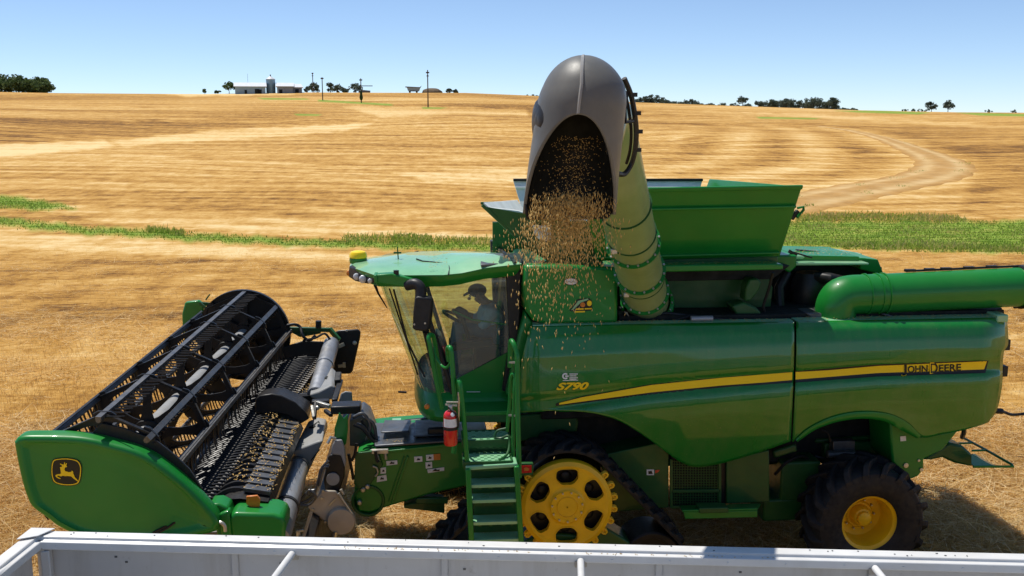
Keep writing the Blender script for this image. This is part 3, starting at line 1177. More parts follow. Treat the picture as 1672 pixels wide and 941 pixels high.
for x in (-7, 4):
    for y in (-1.1, 1.1):
        MB().lathe(cc(x, y, 1.6), ey, [(0, -.15), (1.6 * k, -.15), (1.6 * k, .15), (0, .15)], 16).build('wheel', MAT['rubber'], t)
m = MB()
m.box(cc(-1, 0, 2.8), (16 * k, .8, .25), Matrix((ex, ey, Vector((0, 0, 1)))).transposed())
m.build('wagon_frame', MAT['black'], t)
b = at_dist(706, 436)
t = MB()
rows = []
for i in range(9):
    e = i / 8 * PI / 2
    rows.append([b + ex * (math.cos(2 * PI * j / 20) * math.cos(e) ** .7 * 16 * k * (1 + .08 * math.sin(j * 2.3 + i))) + ey * (math.sin(2 * PI * j / 20) * math.cos(e) * 4) + Vector((0, 0, math.sin(e) * 8.5 * k - .2)) for j in range(20)])
MAT['stack'] = simple('weathered_straw_stack', (.12, .085, .05), .95, var=.35, scale=.8, bump=.4)
o = t.grid(rows, cu=True).build('straw_stack', MAT['stack'], None, smooth=60)
tag(o, 'low brown straw stack beside the hopper wagon on the skyline', 'straw stack')
# small parked farm car and shed right of the trees
b = at_dist(596, 436)
t = thing('farm_shed', b, 'low dark shed half hidden behind the crossarm pole', 'shed', 'farm buildings on the hill')
cc = lambda x, y, z: b + ex * x * k + ey * y + Vector((0, 0, z * k))
MB().prism([cc(-9, -2, -1), cc(9, -2, -1), cc(9, -2, 3.2), cc(-2, -2, 4.2), cc(-9, -2, 3.4)], ey * 4).build('wall', MAT['steel_dark'], t, smooth=0)
MB().prism([cc(-9.5, -2.2, 3.5), cc(-2, -2.2, 4.4), cc(9.5, -2.2, 3.4), cc(9.5, -2.2, 3.0), cc(-2, -2.2, 4.0), cc(-9.5, -2.2, 3.1)], ey * 4.4).build('roof', MAT['barn_wall'], t, smooth=0)
# ------------------------------------------------------------------ combine harvester
HV = thing('combine_harvester', (3.4, 1.6, 0), 'big green combine harvester with yellow side stripe, glass cab and raised grain spout', 'combine harvester')


def pts(l, Y):
    return [P(a, b, Y=Y) for a, b in l]


def plate(name, outline, Y, th, mat, parent, bevel=.008, smooth=35):
    return MB().prism(pts(outline, Y), (0, th, 0)).build(name, mat, parent, smooth=smooth, bevel=bevel)


# ---- sculpted side panels
STR = [(700, 690), (845, 668), (912, 659.5), (1063, 635), (1180, 624), (1295, 614.5), (1432, 603.5), (1612, 597.5), (1700, 594)]
TOPY = [(700, 540), (845, 536), (870, 533), (1296, 527), (1640, 520), (1700, 519)]
_prof_t = [-1.0, -.86, -.62, -.35, -.17, -.09, .09, .15, .30, .55, 1.0, 1.6]
_prof_y = [.12, .035, -.012, -.035, -.028, .016, .018, -.022, -.040, -.015, .075, .20]


def panelY(px, py):
    s = plerp(STR, px)
    top = plerp(TOPY, px)
    t = (py - s) / (s - top) if py < s else (py - s) / 95.0
    y = float(np.interp(t, _prof_t, _prof_y))
    # soft corners fore and aft
    if px < 905:
        y += .16 * ((905 - px) / 60) ** 2
    if px > 1600:
        y += .16 * ((px - 1600) / 45) ** 2.2
    return y


def SP(px, py, off=0.0):
    """point on the side skin"""
    y = panelY(px, py)
    return P(px, py, Y=y - off)


def coons(T, B, L, Rr, nu, nv):
    """patch in photo measures between four edge curves, laid on the skin"""
    def res(c, n):
        c = smooth_poly([Vector(p) for p in c], 200) if len(c) > 2 else [lerp(Vector(c[0]), Vector(c[1]), k / 200) for k in range(201)]
        d = [0]
        for a, b in zip(c, c[1:]):
            d.append(d[-1] + (b - a).length)
        out = []
        for k in range(n + 1):
            s = d[-1] * k / n
            i = max(0, min(len(d) - 2, int(np.searchsorted(d, s) - 1)))
            f = (s - d[i]) / max(1e-9, d[i + 1] - d[i])
            out.append(lerp(c[i], c[i + 1], f))
        return out
    T, B, L, Rr = res(T, nu), res(B, nu), res(L, nv), res(Rr, nv)
    rows = []
    for j in range(nv + 1):
        v = j / nv
        row = []
        for i in range(nu + 1):
            u = i / nu
            p = T[i] * (1 - v) + B[i] * v + L[j] * (1 - u) + Rr[j] * u
            p -= (T[0] * (1 - u) * (1 - v) + T[-1] * u * (1 - v) + B[0] * (1 - u) * v + B[-1] * u * v)
            row.append(SP(p.x, p.y))
        rows.append(row)
    return rows


fb = [(847, 674), (900, 671), (950, 672.5), (985, 678), (1012, 687), (1038, 702), (1063, 719), (1095, 743), (1114, 755), (1136, 761.5), (1175, 756), (1238, 738), (1290, 719.5)]
rows = coons([(866, 534), (1000, 531), (1296, 526.5)], fb, [(866, 534), (853, 590), (846.5, 640), (847, 674)], [(1296, 526.5), (1295, 610), (1290, 719.5)], 70, 44)
mb = MB().grid(rows)
front_panel = mb.build('front_side_panel', MAT['green_panel'], HV, smooth=60, solid=.035, off=0)
front_panel['label'] = 'long glossy green panel that sweeps up over the track'
rb = [(1293.5, 721), (1317, 701), (1340, 689.5), (1363, 681), (1388, 676), (1413, 674.5), (1438, 676), (1460, 681), (1482, 692), (1504, 713), (1535, 708.5), (1567, 702.6), (1595, 695), (1612, 689)]
rows = coons([(1300, 526), (1460, 523.5), (1642, 519.5)], rb, [(1300, 526), (1299, 610), (1293.5, 721)],
             [(1642, 519.5), (1644, 560), (1637, 575), (1635, 600), (1634, 630), (1626, 668), (1612, 689)], 60, 44)
rear_panel = MB().grid(rows).build('rear_side_panel', MAT['green_panel'], HV, smooth=60, solid=.035, off=0)
rear_panel['label'] = 'rear green panel with a round arch over the wheel'


def rim_strip(pxs, mat, parent, wdt, name='top_flange', up=.0):
    rows = []
    for px in pxs:
        py = plerp(TOPY, px)
        a = P(px, py, Y=panelY(px, py))
        rows.append([a + Vector((0, -.004, -.012)), a + Vector((0, .0, .012)), a + Vector((0, wdt, .022)), a + Vector((0, wdt, -.03))])
    return MB().grid(rows).build(name, mat, parent, smooth=30)


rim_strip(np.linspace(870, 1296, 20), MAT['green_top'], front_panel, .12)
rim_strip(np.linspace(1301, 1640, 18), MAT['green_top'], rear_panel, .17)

# arch lip
outer = [(1299, 718), (1317, 702), (1340, 689), (1363, 680), (1388, 674.5), (1413, 672.5), (1438, 674), (1460, 679), (1482, 690.5), (1504, 712)]
inner = [(1302, 722), (1328, 704), (1346, 696), (1366, 689.5), (1388, 685.5), (1410, 684), (1430, 685.5), (1449, 690), (1474, 704), (1497, 716)]
rows = []
for a, b in zip(smooth_poly([Vector(q) for q in outer], 45), smooth_poly([Vector(q) for q in inner], 45)):
    y = panelY(a.x, a.y)
    rows.append([P(a.x, a.y, Y=y + .0), P(a.x, a.y, Y=y - .035), P(lerp(a.x, b.x, .5), lerp(a.y, b.y, .5), Y=y - .045), P(b.x, b.y, Y=y - .012), P(b.x, b.y, Y=y + .12)])
MB().grid(rows).build('arch_lip', MAT['green'], rear_panel, smooth=60)

# ---- stripe, lettering and small marks on the skin
def skin_patch(up, lo, n, off, name, mat, parent, m=3):
    up = [Vector(q) for q in up]
    lo = [Vector(q) for q in lo]
    def at(c, t):
        d = [0]
        for a, b in zip(c, c[1:]):
            d.append(d[-1] + (b - a).length)
        s = t * d[-1]
        for i in range(len(c) - 1):
            if s <= d[i + 1] or i == len(c) - 2:
                return lerp(c[i], c[i + 1], (s - d[i]) / max(1e-9, d[i + 1] - d[i]))
    rows = []
    for i in range(n + 1):
        a, b = at(up, i / n), at(lo, i / n)
        rows.append([SP(lerp(a.x, b.x, k / m), lerp(a.y, b.y, k / m), off) for k in range(m + 1)])
    return MB().grid(rows).build(name, mat, parent, smooth=60)


skin_patch([(908, 659), (950, 647.5), (1063, 627.5), (1180, 615.5), (1293.8, 606.5)], [(907, 663.5), (950, 658.5), (1063, 644.5), (1180, 633), (1293.5, 625)], 60, .022, 'stripe_border', MAT['decal_black'], front_panel)
skin_patch([(913, 658.3), (950, 649), (1063, 629), (1180, 617), (1293.8, 608)], [(913, 661.2), (950, 656), (1063, 641), (1180, 629.5), (1293.5, 621.5)], 60, .026, 'yellow_stripe', MAT['decal_yellow'], front_panel)
skin_patch([(1299, 605.3), (1432.5, 594), (1614.5, 587)], [(1299, 625), (1432.5, 615), (1609, 609.3)], 60, .022, 'stripe_border', MAT['decal_black'], rear_panel)
skin_patch([(1299, 607), (1432.5, 595.5), (1612, 588.5)], [(1299, 621.3), (1432.5, 611.5), (1606, 605.8)], 60, .026, 'yellow_stripe', MAT['decal_yellow'], rear_panel)


def text_outline(body, bold=.0, shear=0., space=1.0):
    """text as flat mesh: verts 2D with cap height about .7"""
    cu = bpy.data.curves.new('lettering', 'FONT')
    cu.body = body
    cu.size = 1
    cu.offset = bold
    cu.shear = shear
    cu.space_character = space
    cu.resolution_u = 6
    ob = bpy.data.objects.new('lettering', cu)
    COL.objects.link(ob)
    bpy.context.view_layer.update()
    dg = bpy.context.evaluated_depsgraph_get()
    me = bpy.data.meshes.new_from_object(ob.evaluated_get(dg))
    vs_ = [Vector((v.co.x, v.co.y)) for v in me.vertices]
    fs_ = [tuple(p.vertices) for p in me.polygons]
    bpy.data.objects.remove(ob)
    bpy.data.curves.remove(cu)
    bpy.data.meshes.remove(me)
    return vs_, fs_


def skin_text(body, x0, y0, h, wid, slope, off, name, mat, parent, bold=0., shear=0., place=None):
    """letters laid on the skin: x0,y0 = lower left in the photo, h cap height, wid total width of the plain letters"""
    ref, _ = text_outline(body, 0., shear)
    mn, mx = min(v.x for v in ref), max(v.x for v in ref)
    y0_, hh = min(v.y for v in ref), max(v.y for v in ref)
    vs_, fs_ = text_outline(body, bold, shear)
    out = []
    pl = place or (lambda a, b: SP(a, b, off))
    for v in vs_:
        u = (v.x - mn) / (mx - mn) * wid
        out.append(pl(x0 + u, y0 + u * slope - (v.y - y0_) / (hh - y0_) * h))
    return MB().add(out, fs_).build(name, mat, parent, smooth=0)


for bd, mt, of in ((.065, MAT['decal_yellow'], .029), (.026, MAT['decal_black'], .033)):
    nm = 'lettering_outline' if mt is MAT['decal_yellow'] else 'lettering'
    skin_text('J', 1473.5, 613.2, 16.5, 6.5, -.045, of, nm, mt, rear_panel, bd)
    skin_text('OHN', 1482.5, 609.2, 11.0, 32, -.045, of, nm, mt, rear_panel, bd)
    skin_text('D', 1519.5, 609.3, 15.5, 11.5, -.045, of, nm, mt, rear_panel, bd)
    skin_text('EERE', 1533.5, 607.2, 11.0, 35.5, -.045, of, nm, mt, rear_panel, bd)
skin_text('S790', 909.5, 636.8, 11, 51, -.02, .0225, 'model_number', MAT['decal_black'], front_panel, .06, .35)
skin_text('S790', 909.5, 636.8, 11, 51, -.02, .0265, 'model_number', MAT['decal_yellow'], front_panel, .04, .35)
mb = MB()
for a0, a1, r0, r1 in ((40, 320, 2.6, 5.2),):
    rw = []
    for k in range(25):
        a = R(lerp(a0, a1, k / 24))
        rw.append([SP(923 + math.cos(a) * r0, 614.5 - math.sin(a) * r0, .024), SP(923 + math.cos(a) * r1, 614.5 - math.sin(a) * r1, .024)])
    mb.grid(rw)
mb.poly([SP(923, 613, .026), SP(928.5, 613, .026), SP(928.5, 616, .026), SP(923, 616, .026)])
for yy, x1 in ((610, 944), (613, 943), (616, 944), (618.4, 943)):
    for k in range(6):
        xa = 930 + k * 2.3
        if xa + 1.8 < x1:
            mb.poly([SP(xa, yy, .024), SP(xa + 1.8, yy, .024), SP(xa + 1.8, yy + 1.9, .024), SP(xa, yy + 1.9, .024)])
mb.poly([SP(919, 621, .024), SP(944, 620.4, .024), SP(944, 621.5, .024), SP(919, 622.2, .024)])
mb.build('guidance_badge', MAT['decal_white'], front_panel, smooth=0)
for px, py, par in ((1275, 694.5, front_panel), (1310.5, 687.5, rear_panel)):
    c = SP(px, py)
    MB().lathe(c, (0, -1, 0), [(.036, -.01), (.036, .004), (.03, .008), (.024, .003), (.018, .003), (.014, .012), (0, .014)], 18).build('panel_latch', MAT['black_plastic'], par)

# ---- hidden core behind the skin, keeps daylight out
core = MB()
core.box((3.95, 1.75, 2.45), (5.1, 2.5, 1.1))
core.box((3.0, 1.75, 1.65), (3.2, 2.1, .9))
core.box((5.2, 1.75, 1.55), (1.9, 1.7, .9))
core.build('body_core', MAT['dark_gap'], HV, bevel=.02)
# far side skin so that the machine is closed
mb = MB()
prof = [(866, 534), (846.5, 640), (847, 672), (960, 672), (1012, 687), (1063, 719), (1114, 755), (1175, 756), (1290, 720), (1340, 690), (1413, 674), (1504, 713), (1612, 689), (1634, 630), (1637, 575), (1642, 520)]
mb.prism([Vector((p.x, 3.30, p.z)) for p in pts(prof, 0)], (0, .05, 0))
mb.build('far_side_panel', MAT['green'], HV, bevel=.01)
# rear wall
a = P(1640, 520, Y=.12)
MB().box((a.x - .06, 1.7, 2.75), (.06, 3.1, .75)).build('rear_wall', MAT['green'], HV, bevel=.02)
mb = MB()
mb.box((a.x - .03, 1.7, a.z), (.14, 3.2, .09))
mb.box((a.x - .25, 2.2, a.z - .05), (.08, 2.0, .06))
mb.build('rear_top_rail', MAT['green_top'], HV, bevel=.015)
for py in (562, 605):
    c = P(1641 if py < 600 else 1637, py, Y=.35)
    MB().box(c, (.07, .12, .13)).build('rear_marker', MAT['black_plastic'], HV, bevel=.01)

# ---- front grain tank box
ob = plate('tank_front_cover', [(857, 434), (930, 433), (1009, 437), (1009, 528), (892, 531), (870, 524), (858, 508), (855, 470)], .17, 1.4, MAT['green'], HV, bevel=.04)
TF = .17
mb = MB()
MB().lathe(P(932.5, 460, Y=TF - .002), (0, -1, 0), [(0, .004), (1, .004)], 4) if False else None
def oval(cx, cy, rx, ry, Y, n=28):
    return [P(cx + math.cos(2 * PI * k / n) * rx, cy + math.sin(2 * PI * k / n) * ry, Y=Y) for k in range(n)]
em = MB().prism(oval(932.5, 460, 12, 6, TF - .012), (0, .01, 0)).build('tank_badge', MAT['decal_black'], ob)
MB().prism(oval(932.5, 460, 10.6, 4.9, TF - .016), (0, .003, 0)).build('badge_face', MAT['decal_white'], em)
mb = MB()
mb.prism(pts([(924.5, 462.5), (929, 458.5), (933, 461), (936, 458), (940.5, 462), (937, 461.5), (935.5, 460.5), (933, 462.6), (929.5, 460.5)], TF - .019), (0, .002, 0))
mb.build('badge_bird', MAT['tan_grey'], em, smooth=0)
# warning decal with a slanting boom, red disc and crest
dk = MB()
dk.prism(pts([(930, 508), (943, 489), (962, 487), (966, 491), (967, 507), (940, 509.5)], TF - .006), (0, .003, 0))
dk = dk.build('unloading_decal', MAT['decal_black'], ob, smooth=0)
mb = MB()
mb.prism(pts([(932.5, 507), (944, 491.5), (960, 487.6), (961, 489.6), (949, 494), (936, 506)], TF - .010), (0, .003, 0))
mb.build('decal_boom', MAT['green_top'], dk, smooth=0)
MB().prism(oval(951.5, 498, 4, 4, TF - .011, 16), (0, .003, 0)).build('decal_disc', MAT['decal_orange'], dk, smooth=0)
MB().prism(oval(962.3, 495.5, 4, 4.6, TF - .011, 12), (0, .003, 0)).build('decal_crest', MAT['decal_yellow'], dk, smooth=0)
mb = MB()
mb.prism(pts([(941, 504), (953, 503.6), (953, 505.8), (941, 506.2)], TF - .011), (0, .003, 0))
mb.prism(pts([(954.5, 503.6), (966, 503.2), (966, 505.2), (954.5, 505.6)], TF - .011), (0, .003, 0))
mb.prism(pts([(938, 508.4), (955, 507.8), (955, 510), (938, 510.6)], TF - .011), (0, .003, 0))
mb.build('decal_bars', MAT['decal_yellow'], dk, smooth=0)
# bracing post between cab and body
mb = MB()
mb.prism(pts([(858, 510), (880, 541), (872, 560), (852, 600), (847, 640), (826, 648), (838, 590), (848, 545)], .26), (0, .5, 0))
mb.build('front_corner_post', MAT['green'], HV, bevel=.03)
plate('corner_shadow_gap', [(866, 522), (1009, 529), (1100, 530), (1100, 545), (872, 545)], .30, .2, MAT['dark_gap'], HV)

# ---- tank side recess
plate('tank_lower_wall', [(1070, 452), (1250, 446), (1262, 470), (1256, 522), (1060, 524)], .78, .1, MAT['green_dark'], HV)
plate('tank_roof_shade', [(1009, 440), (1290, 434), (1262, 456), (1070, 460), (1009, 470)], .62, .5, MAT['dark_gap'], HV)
mb = MB()
mb.prism(pts([(1078, 433.5), (1262, 431), (1279, 432), (1279, 440), (1262, 441), (1080, 444.5)], .10), (0, .55, 0))
mb.build('tank_ledge', MAT['green'], HV, bevel=.015)
mb = MB()
mb.prism(pts([(1068, 424), (1270, 419), (1271, 430), (1072, 433)], .36), (0, .4, 0))
mb.build('tank_hinge_rail', MAT['green_dark'], HV, bevel=.01)
for px in (1100, 1150, 1200, 1245):
    pass
mb = MB()
mb.tube([P(1262, 445, Y=.35), P(1256, 470, Y=.45), P(1246, 500, Y=.5), P(1250, 516, Y=.5)], .018, 8)
mb.tube([P(1020, 519, Y=.45), P(1090, 512, Y=.35), P(1150, 518, Y=.4), P(1180, 521, Y=.35)], .022, 8)
mb.tube([P(1100, 524, Y=.3), P(1130, 515, Y=.3), P(1165, 520, Y=.3), P(1200, 523, Y=.3)], .016, 8)
mb.build('hydraulic_hose', MAT['black'], HV)
mb = MB()
mb.prism(pts([(1218, 470), (1224, 456), (1238, 455), (1244, 462), (1240, 474), (1226, 492), (1216, 492)], .42), (0, .2, 0))
mb.prism(pts([(1195, 500), (1215, 494), (1236, 503), (1244, 512), (1236, 520), (1206, 520)], .40), (0, .25, 0))
mb.build('tank_bracket', MAT['green_dark'], HV, bevel=.02)
MB().lathe(P(1128, 521, Y=.2), (1, 0, 0), [(0, 0), (.035, 0), (.035, .25), (0, .25)], 14).build('hydraulic_fitting', MAT['steel'], HV)
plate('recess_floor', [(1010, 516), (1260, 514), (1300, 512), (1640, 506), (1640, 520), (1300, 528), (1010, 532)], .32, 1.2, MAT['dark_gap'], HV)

# ---- tank extension flaps
A, B, C_, D = P(948, 311, Y=-.08), P(1310, 305, Y=-.08), P(1269, 419, Y=.36), P(975, 427, Y=.36)
ext = MB()
nrm = (B - A).cross(D - A).normalized()
if nrm.y > 0:
    nrm = -nrm
ext.prism([A, B, C_, D], -nrm * .03)
ext = ext.build('tank_flap', MAT['green'], HV, bevel=.008)
ext['label'] = 'green near-side flap of the open grain tank'
mb = MB()
for f0 in (.26, .93):
    a, b = lerp(A, D, f0), lerp(B, C_, f0)
    mb.bar(a + nrm * .012, b + nrm * .012, .03, .05, up=nrm)
mb.bar(A + nrm * .01, B + nrm * .01, .05, .03, up=nrm)
mb.build('flap_rib', MAT['green'], ext, bevel=.01)
# far flap, pale inside
A2, B2 = P(838, 295, Y=3.3), P(1147, 295, Y=3.3)
C2, D2 = P(1120, 395, Y=2.9), P(868, 395, Y=2.9)
far = MB().prism([A2, B2, C2, D2], (0, .03, .0)).build('tank_flap', MAT['white_metal'], HV, bevel=.006)
far['label'] = 'pale inner face of the far grain tank flap'
mb = MB()
mb.bar(A2 + Vector((0, -.01, .01)), B2 + Vector((0, -.01, .01)), .05, .035)
mb.build('flap_edge', MAT['black'], far, bevel=.005)
mb = MB()
mb.bar(lerp(A2, D2, .12) - Vector((0, .02, 0)), lerp(B2, C2, .12) - Vector((0, .02, 0)), .02, .03)
mb.build('flap_rib', MAT['white_metal'], far, bevel=.004)
# rear flap
Bn, Cn = B + Vector((-.02, .03, 0)), C_
rear_f = MB().prism([Bn, B2 + Vector((.1, 0, .02)), C2, Cn], (.03, 0, 0)).build('tank_flap', MAT['green'], HV, bevel=.006)
rear_f['label'] = 'green rear flap of the open grain tank'
# front flap and cloth corner
F0, F1 = P(787, 335, Y=.55), P(842, 330, Y=2.9)
F2, F3 = P(882, 386, Y=2.9), P(862, 405, Y=.6)
ff = MB().prism([F0, F1, F2, F3], (.02, 0, .03)).build('tank_flap', MAT['white_metal'], HV, bevel=.006)
ff['label'] = 'front grain tank flap tipped forward over the cab roof'
mb = MB()
mb.bar(F0, F3, .05, .035)
mb.bar(F0 + Vector((0, 0, .02)), F1, .035, .03)
mb.build('flap_edge', MAT['green_dark'], ff, bevel=.006)
cl = MB()
cl.prism([P(789, 337, Y=.56), P(845, 347, Y=.50), P(905, 358, Y=.40), P(965, 364, Y=.28), P(985, 430, Y=.42), P(940, 434, Y=.45), P(900, 430, Y=.5), P(864, 408, Y=.58)], (0, .02, 0))
cl = cl.build('corner_gusset', MAT['green_dark'], HV, smooth=0)
MB().prism(pts([(870, 368), (901, 369), (899, 391), (893, 394), (880, 391), (873, 383)], .44), (0, .012, 0)).build('gusset_window', MAT['white_metal'], cl)
mb = MB()
mb.prism(pts([(800, 339), (846, 344), (876, 354), (858, 356), (815, 348)], .62), (0, .05, 0))  # pale strip painted in for the lit inner face of the gusset
mb.build('gusset_lit_strip', MAT['white_metal'], cl, bevel=.008)
mb = MB()
for k in range(26):
    c = F3 + Vector((random.uniform(-.12, .12), random.uniform(-.1, .5), random.uniform(-.05, .08)))
    pass
# latch on the far side of the flap
mb = MB()
mb.tube([P(1302, 340, Y=.3), P(1312, 338, Y=.3), P(1312, 343, Y=.3), P(1301, 356, Y=.3)], .016, 6)
mb.build('flap_latch', MAT['green'], ext)
MB().bar(P(1303, 344, Y=.34), P(1292, 358, Y=.34), .05, .05).build('latch_damper', MAT['black'], ext, bevel=.01)
# tank interior back panels
MB().box((2.6, 2.6, 3.55), (3.2, .06, .9)).build('tank_inner_wall', MAT['green_dark'], HV)
MB().box((2.75, 1.75, 3.25), (3.0, 1.6, .5)).build('tank_body', MAT['green_dark'], HV, bevel=.03)

# ---- engine deck
deck = MB()
deck.prism([P(1272, 404, Y=2.5), P(1342, 402, Y=2.6), P(1408, 414, Y=2.3), P(1404, 418, Y=1.2), P(1301, 417, Y=.95), P(1268, 417, Y=.9)], (0, 0, -.05))
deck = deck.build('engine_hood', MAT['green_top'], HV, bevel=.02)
MB().prism(pts([(1301, 417), (1403, 419), (1403, 427), (1301, 430)], .98), (0, .9, 0)).build('hood_side', MAT['green'], deck, bevel=.01)
MB().prism(pts([(1266, 417), (1302, 417), (1301, 436), (1290, 446), (1268, 434)], .80), (0, .8, 0)).build('hood_corner', MAT['green'], deck, bevel=.02)
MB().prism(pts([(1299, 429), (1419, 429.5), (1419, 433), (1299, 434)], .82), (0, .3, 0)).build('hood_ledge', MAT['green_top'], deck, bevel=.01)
MB().prism(pts([(1404, 421), (1434, 424), (1443, 447), (1436, 448), (1404, 440)], 1.0), (0, .7, 0)).build('hood_tail', MAT['green'], deck, bevel=.012)
mb = MB()
mb.bar(P(1288, 410, Y=.9), P(1326, 421, Y=.85), .018, .018)
mb.bar(P(1288, 410, Y=.9), P(1300, 418, Y=.9), .03, .04)
mb.bar(P(1300, 408, Y=1.4), P(1395, 416, Y=1.4), .05, .012)
mb.build('hood_strut', MAT['black'], deck)
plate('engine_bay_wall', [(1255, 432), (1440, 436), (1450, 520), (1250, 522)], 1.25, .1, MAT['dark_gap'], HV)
mb = MB()
mb.lathe(P(1320, 500, Y=1.0), (0, 0, 1), [(.0, 0), (.2, 0), (.23, .08), (.22, .3), (.17, .42), (0, .44)], 24)
mb.tube([P(1322, 460, Y=1.0), P(1335, 453, Y=.85), P(1355, 455, Y=.75), P(1375, 458, Y=.8)], [.05, .07, .07, .06], 12)
mb.tube([P(1275, 520, Y=.8), P(1272, 470, Y=.9), P(1285, 445, Y=1.0)], .06, 10)
mb.build('air_cleaner', MAT['black'], HV)
mb = MB()
mb.prism(pts([(1316, 512), (1330, 511), (1410, 517), (1418, 522), (1330, 524)], .30), (0, .3, 0))
mb.prism(pts([(1438, 513), (1446, 512), (1468, 519), (1460, 521)], .26), (0, .05, 0))
mb.build('deck_cover', MAT['steel_dark'], HV, bevel=.015)

# ---- folded conveyor tube with elbow
ty_ = .40
c0 = P(1366, 518, Y=ty_)
path = [P(1364, 522, Y=ty_), P(1364, 508, Y=ty_), P(1367, 495, Y=ty_), P(1376, 485, Y=ty_), P(1392, 481.5, Y=ty_), P(1410, 481, Y=ty_)]
tr_ = .232
elb = MB().tube(smooth_poly(path, 20), tr_, 32).build('rear_tube_elbow', MAT['green'], HV, smooth=50)
ax0, ax1 = P(1405, 481, Y=ty_), P(1672, 468.5, Y=ty_)
ax = (ax1 - ax0)
ux = ax.normalized()
end = ax0 + ux * (ax.length + .75)
hp = MB().tube([ax0, lerp(ax0, end, .3), lerp(ax0, end, .6), end], tr_, 40).build('rear_tube', MAT['green'], HV, smooth=50)
hp['label'] = 'wide green tube lying along the rear deck'
for f0, dr in ((.02, .012), (.09, .012), (.13, .016)):
    c = ax0 + ux * (ax.length * f0)
    MB().lathe(c, ux, [(tr_, 0), (tr_ + dr, .003), (tr_ + dr, .02), (tr_, .024)], 40).build('tube_band', MAT['green'], hp)
c = ax0 + ux * (ax.length * .985)
MB().lathe(c, ux, [(tr_, -.04), (tr_ + .03, -.03), (tr_ + .03, .05), (tr_, .06)], 40).build('tube_clamp', MAT['black'], hp)
mb = MB()
mb.tube([ax0 + ux * ax.length * f + Vector((0, .05, tr_ + .012)) for f in (.28, .5, .75, 1.1)], .014, 6)
for f in (.3, .42, .52, .66, .8):
    mb.box(ax0 + ux * ax.length * f + Vector((0, .04, tr_ + .02)), (.12, .05, .03))
mb.build('tube_cable', MAT['black'], hp)
mb = MB()
mb.bar(P(1632, 506, Y=.5), P(1612, 500, Y=1.0), .06, .05)
mb.bar(P(1655, 500, Y=.4), P(1672, 498, Y=.4), .04, .06)
mb.build('tube_cradle', MAT['black'], HV, bevel=.01)

# ---- unloading tube that swings out over the trailer
TB, TT = P(1057, 497, Y=.62), P(981, 168, Y=-2.95)
du = (TT - TB).normalized()
tl = (TT - TB).length
ub = MB()
ub.lathe(TB, du, [(0, -.12), (.30, -.12), (.31, -.06), (.31, .06), (.285, .07), (.275, .11)], 40)
ut = MB()
ut.tube([TB + du * s for s in (.0, tl * .3, tl * .6, tl * .87)], [.252, .247, .24, .232], 48)
ut = ut.build('unloading_tube', MAT['green_tube'], HV, smooth=50)
ut['label'] = 'dusty olive-green unloading tube rising toward the viewer'
s1 = du.cross(Vector((0, 0, 1))).normalized()
w1 = s1.cross(du)
for f0, rr in ((.095, .283), (.235, .28), (.40, .277)):
    fl = MB()
    c = TB + du * tl * f0
    fl.lathe(c, du, [(.238, -.012), (rr, -.012), (rr, .012), (.238, .012)], 48)
    bo = fl
    bo.mi = 1
    for k in range(16):
        a = 2 * PI * (k + .3) / 16
        q = c + (s1 * math.cos(a) + w1 * math.sin(a)) * (rr - .014)
        bo.lathe(q - du * .03, du, [(0, 0), (.011, 0), (.011, .06), (0, .06)], 8)
    fl.build('tube_flange', [MAT['green'], MAT['bolt']], ut)
bo = ub
bo.mi = 1
for k in range(20):
    a = 2 * PI * k / 20
    bo.lathe(TB + du * .075 + (s1 * math.cos(a) + w1 * math.sin(a)) * .292, du, [(0, 0), (.010, 0), (.010, .03), (0, .03)], 8)
ub = ub.build('auger_base_collar', [MAT['green'], MAT['bolt']], HV, bevel=0)
for f0 in (.19, .40 + .06, .60):
    c = TB + du * tl * f0
    MB().lathe(c, du, [(.232, -.006), (.255, -.006), (.255, .006), (.232, .006)], 48).build('tube_band', MAT['green_dark'], ut)
mb = MB()
for f0 in (.19, .46):
    q = TB + du * tl * f0 + (s1 * .55 - w1 * .80).normalized() * .255
    mb.box(q, (.06, .05, .05))
mb.build('band_clamp', MAT['bolt'], ut, bevel=.008)

# ---- spout hood at the tube end
HYs = -3.62
ht = P(950, 100, Y=HYs)
hb = P(928, 352, Y=HYs)
NU, NV = 64, 46
hx = Vector((1, -.02, 0)).normalized()
hy = Vector((0, 1, 0))
Hc = [P(953, 90, Y=HYs), P(953, 140, Y=HYs), P(946, 200, Y=HYs), P(937, 270, Y=HYs), P(929, 350, Y=HYs)]
zt = Hc[0].z
def hood_c(z):
    for a, b in zip(Hc, Hc[1:]):
        if z >= b.z:
            return lerp(a, b, (a.z - z) / (a.z - b.z))
    return Hc[-1]
ztop, zbot = Hc[0].z, Hc[-1].z
zarch = P(936, 187, Y=HYs - .33).z
rows, rows_in = [], []
def hood_r(z):
    q = (ztop - z)
    dome = .34
    if q < dome:
        k = math.sqrt(max(0, 1 - (1 - q / dome) ** 2))
    else:
        k = 1
    rx = .298 + .030 * min(1, q / (ztop - zbot))
    ry = .33 + .03 * min(1, q / (ztop - zbot))
    return rx * k, ry * k
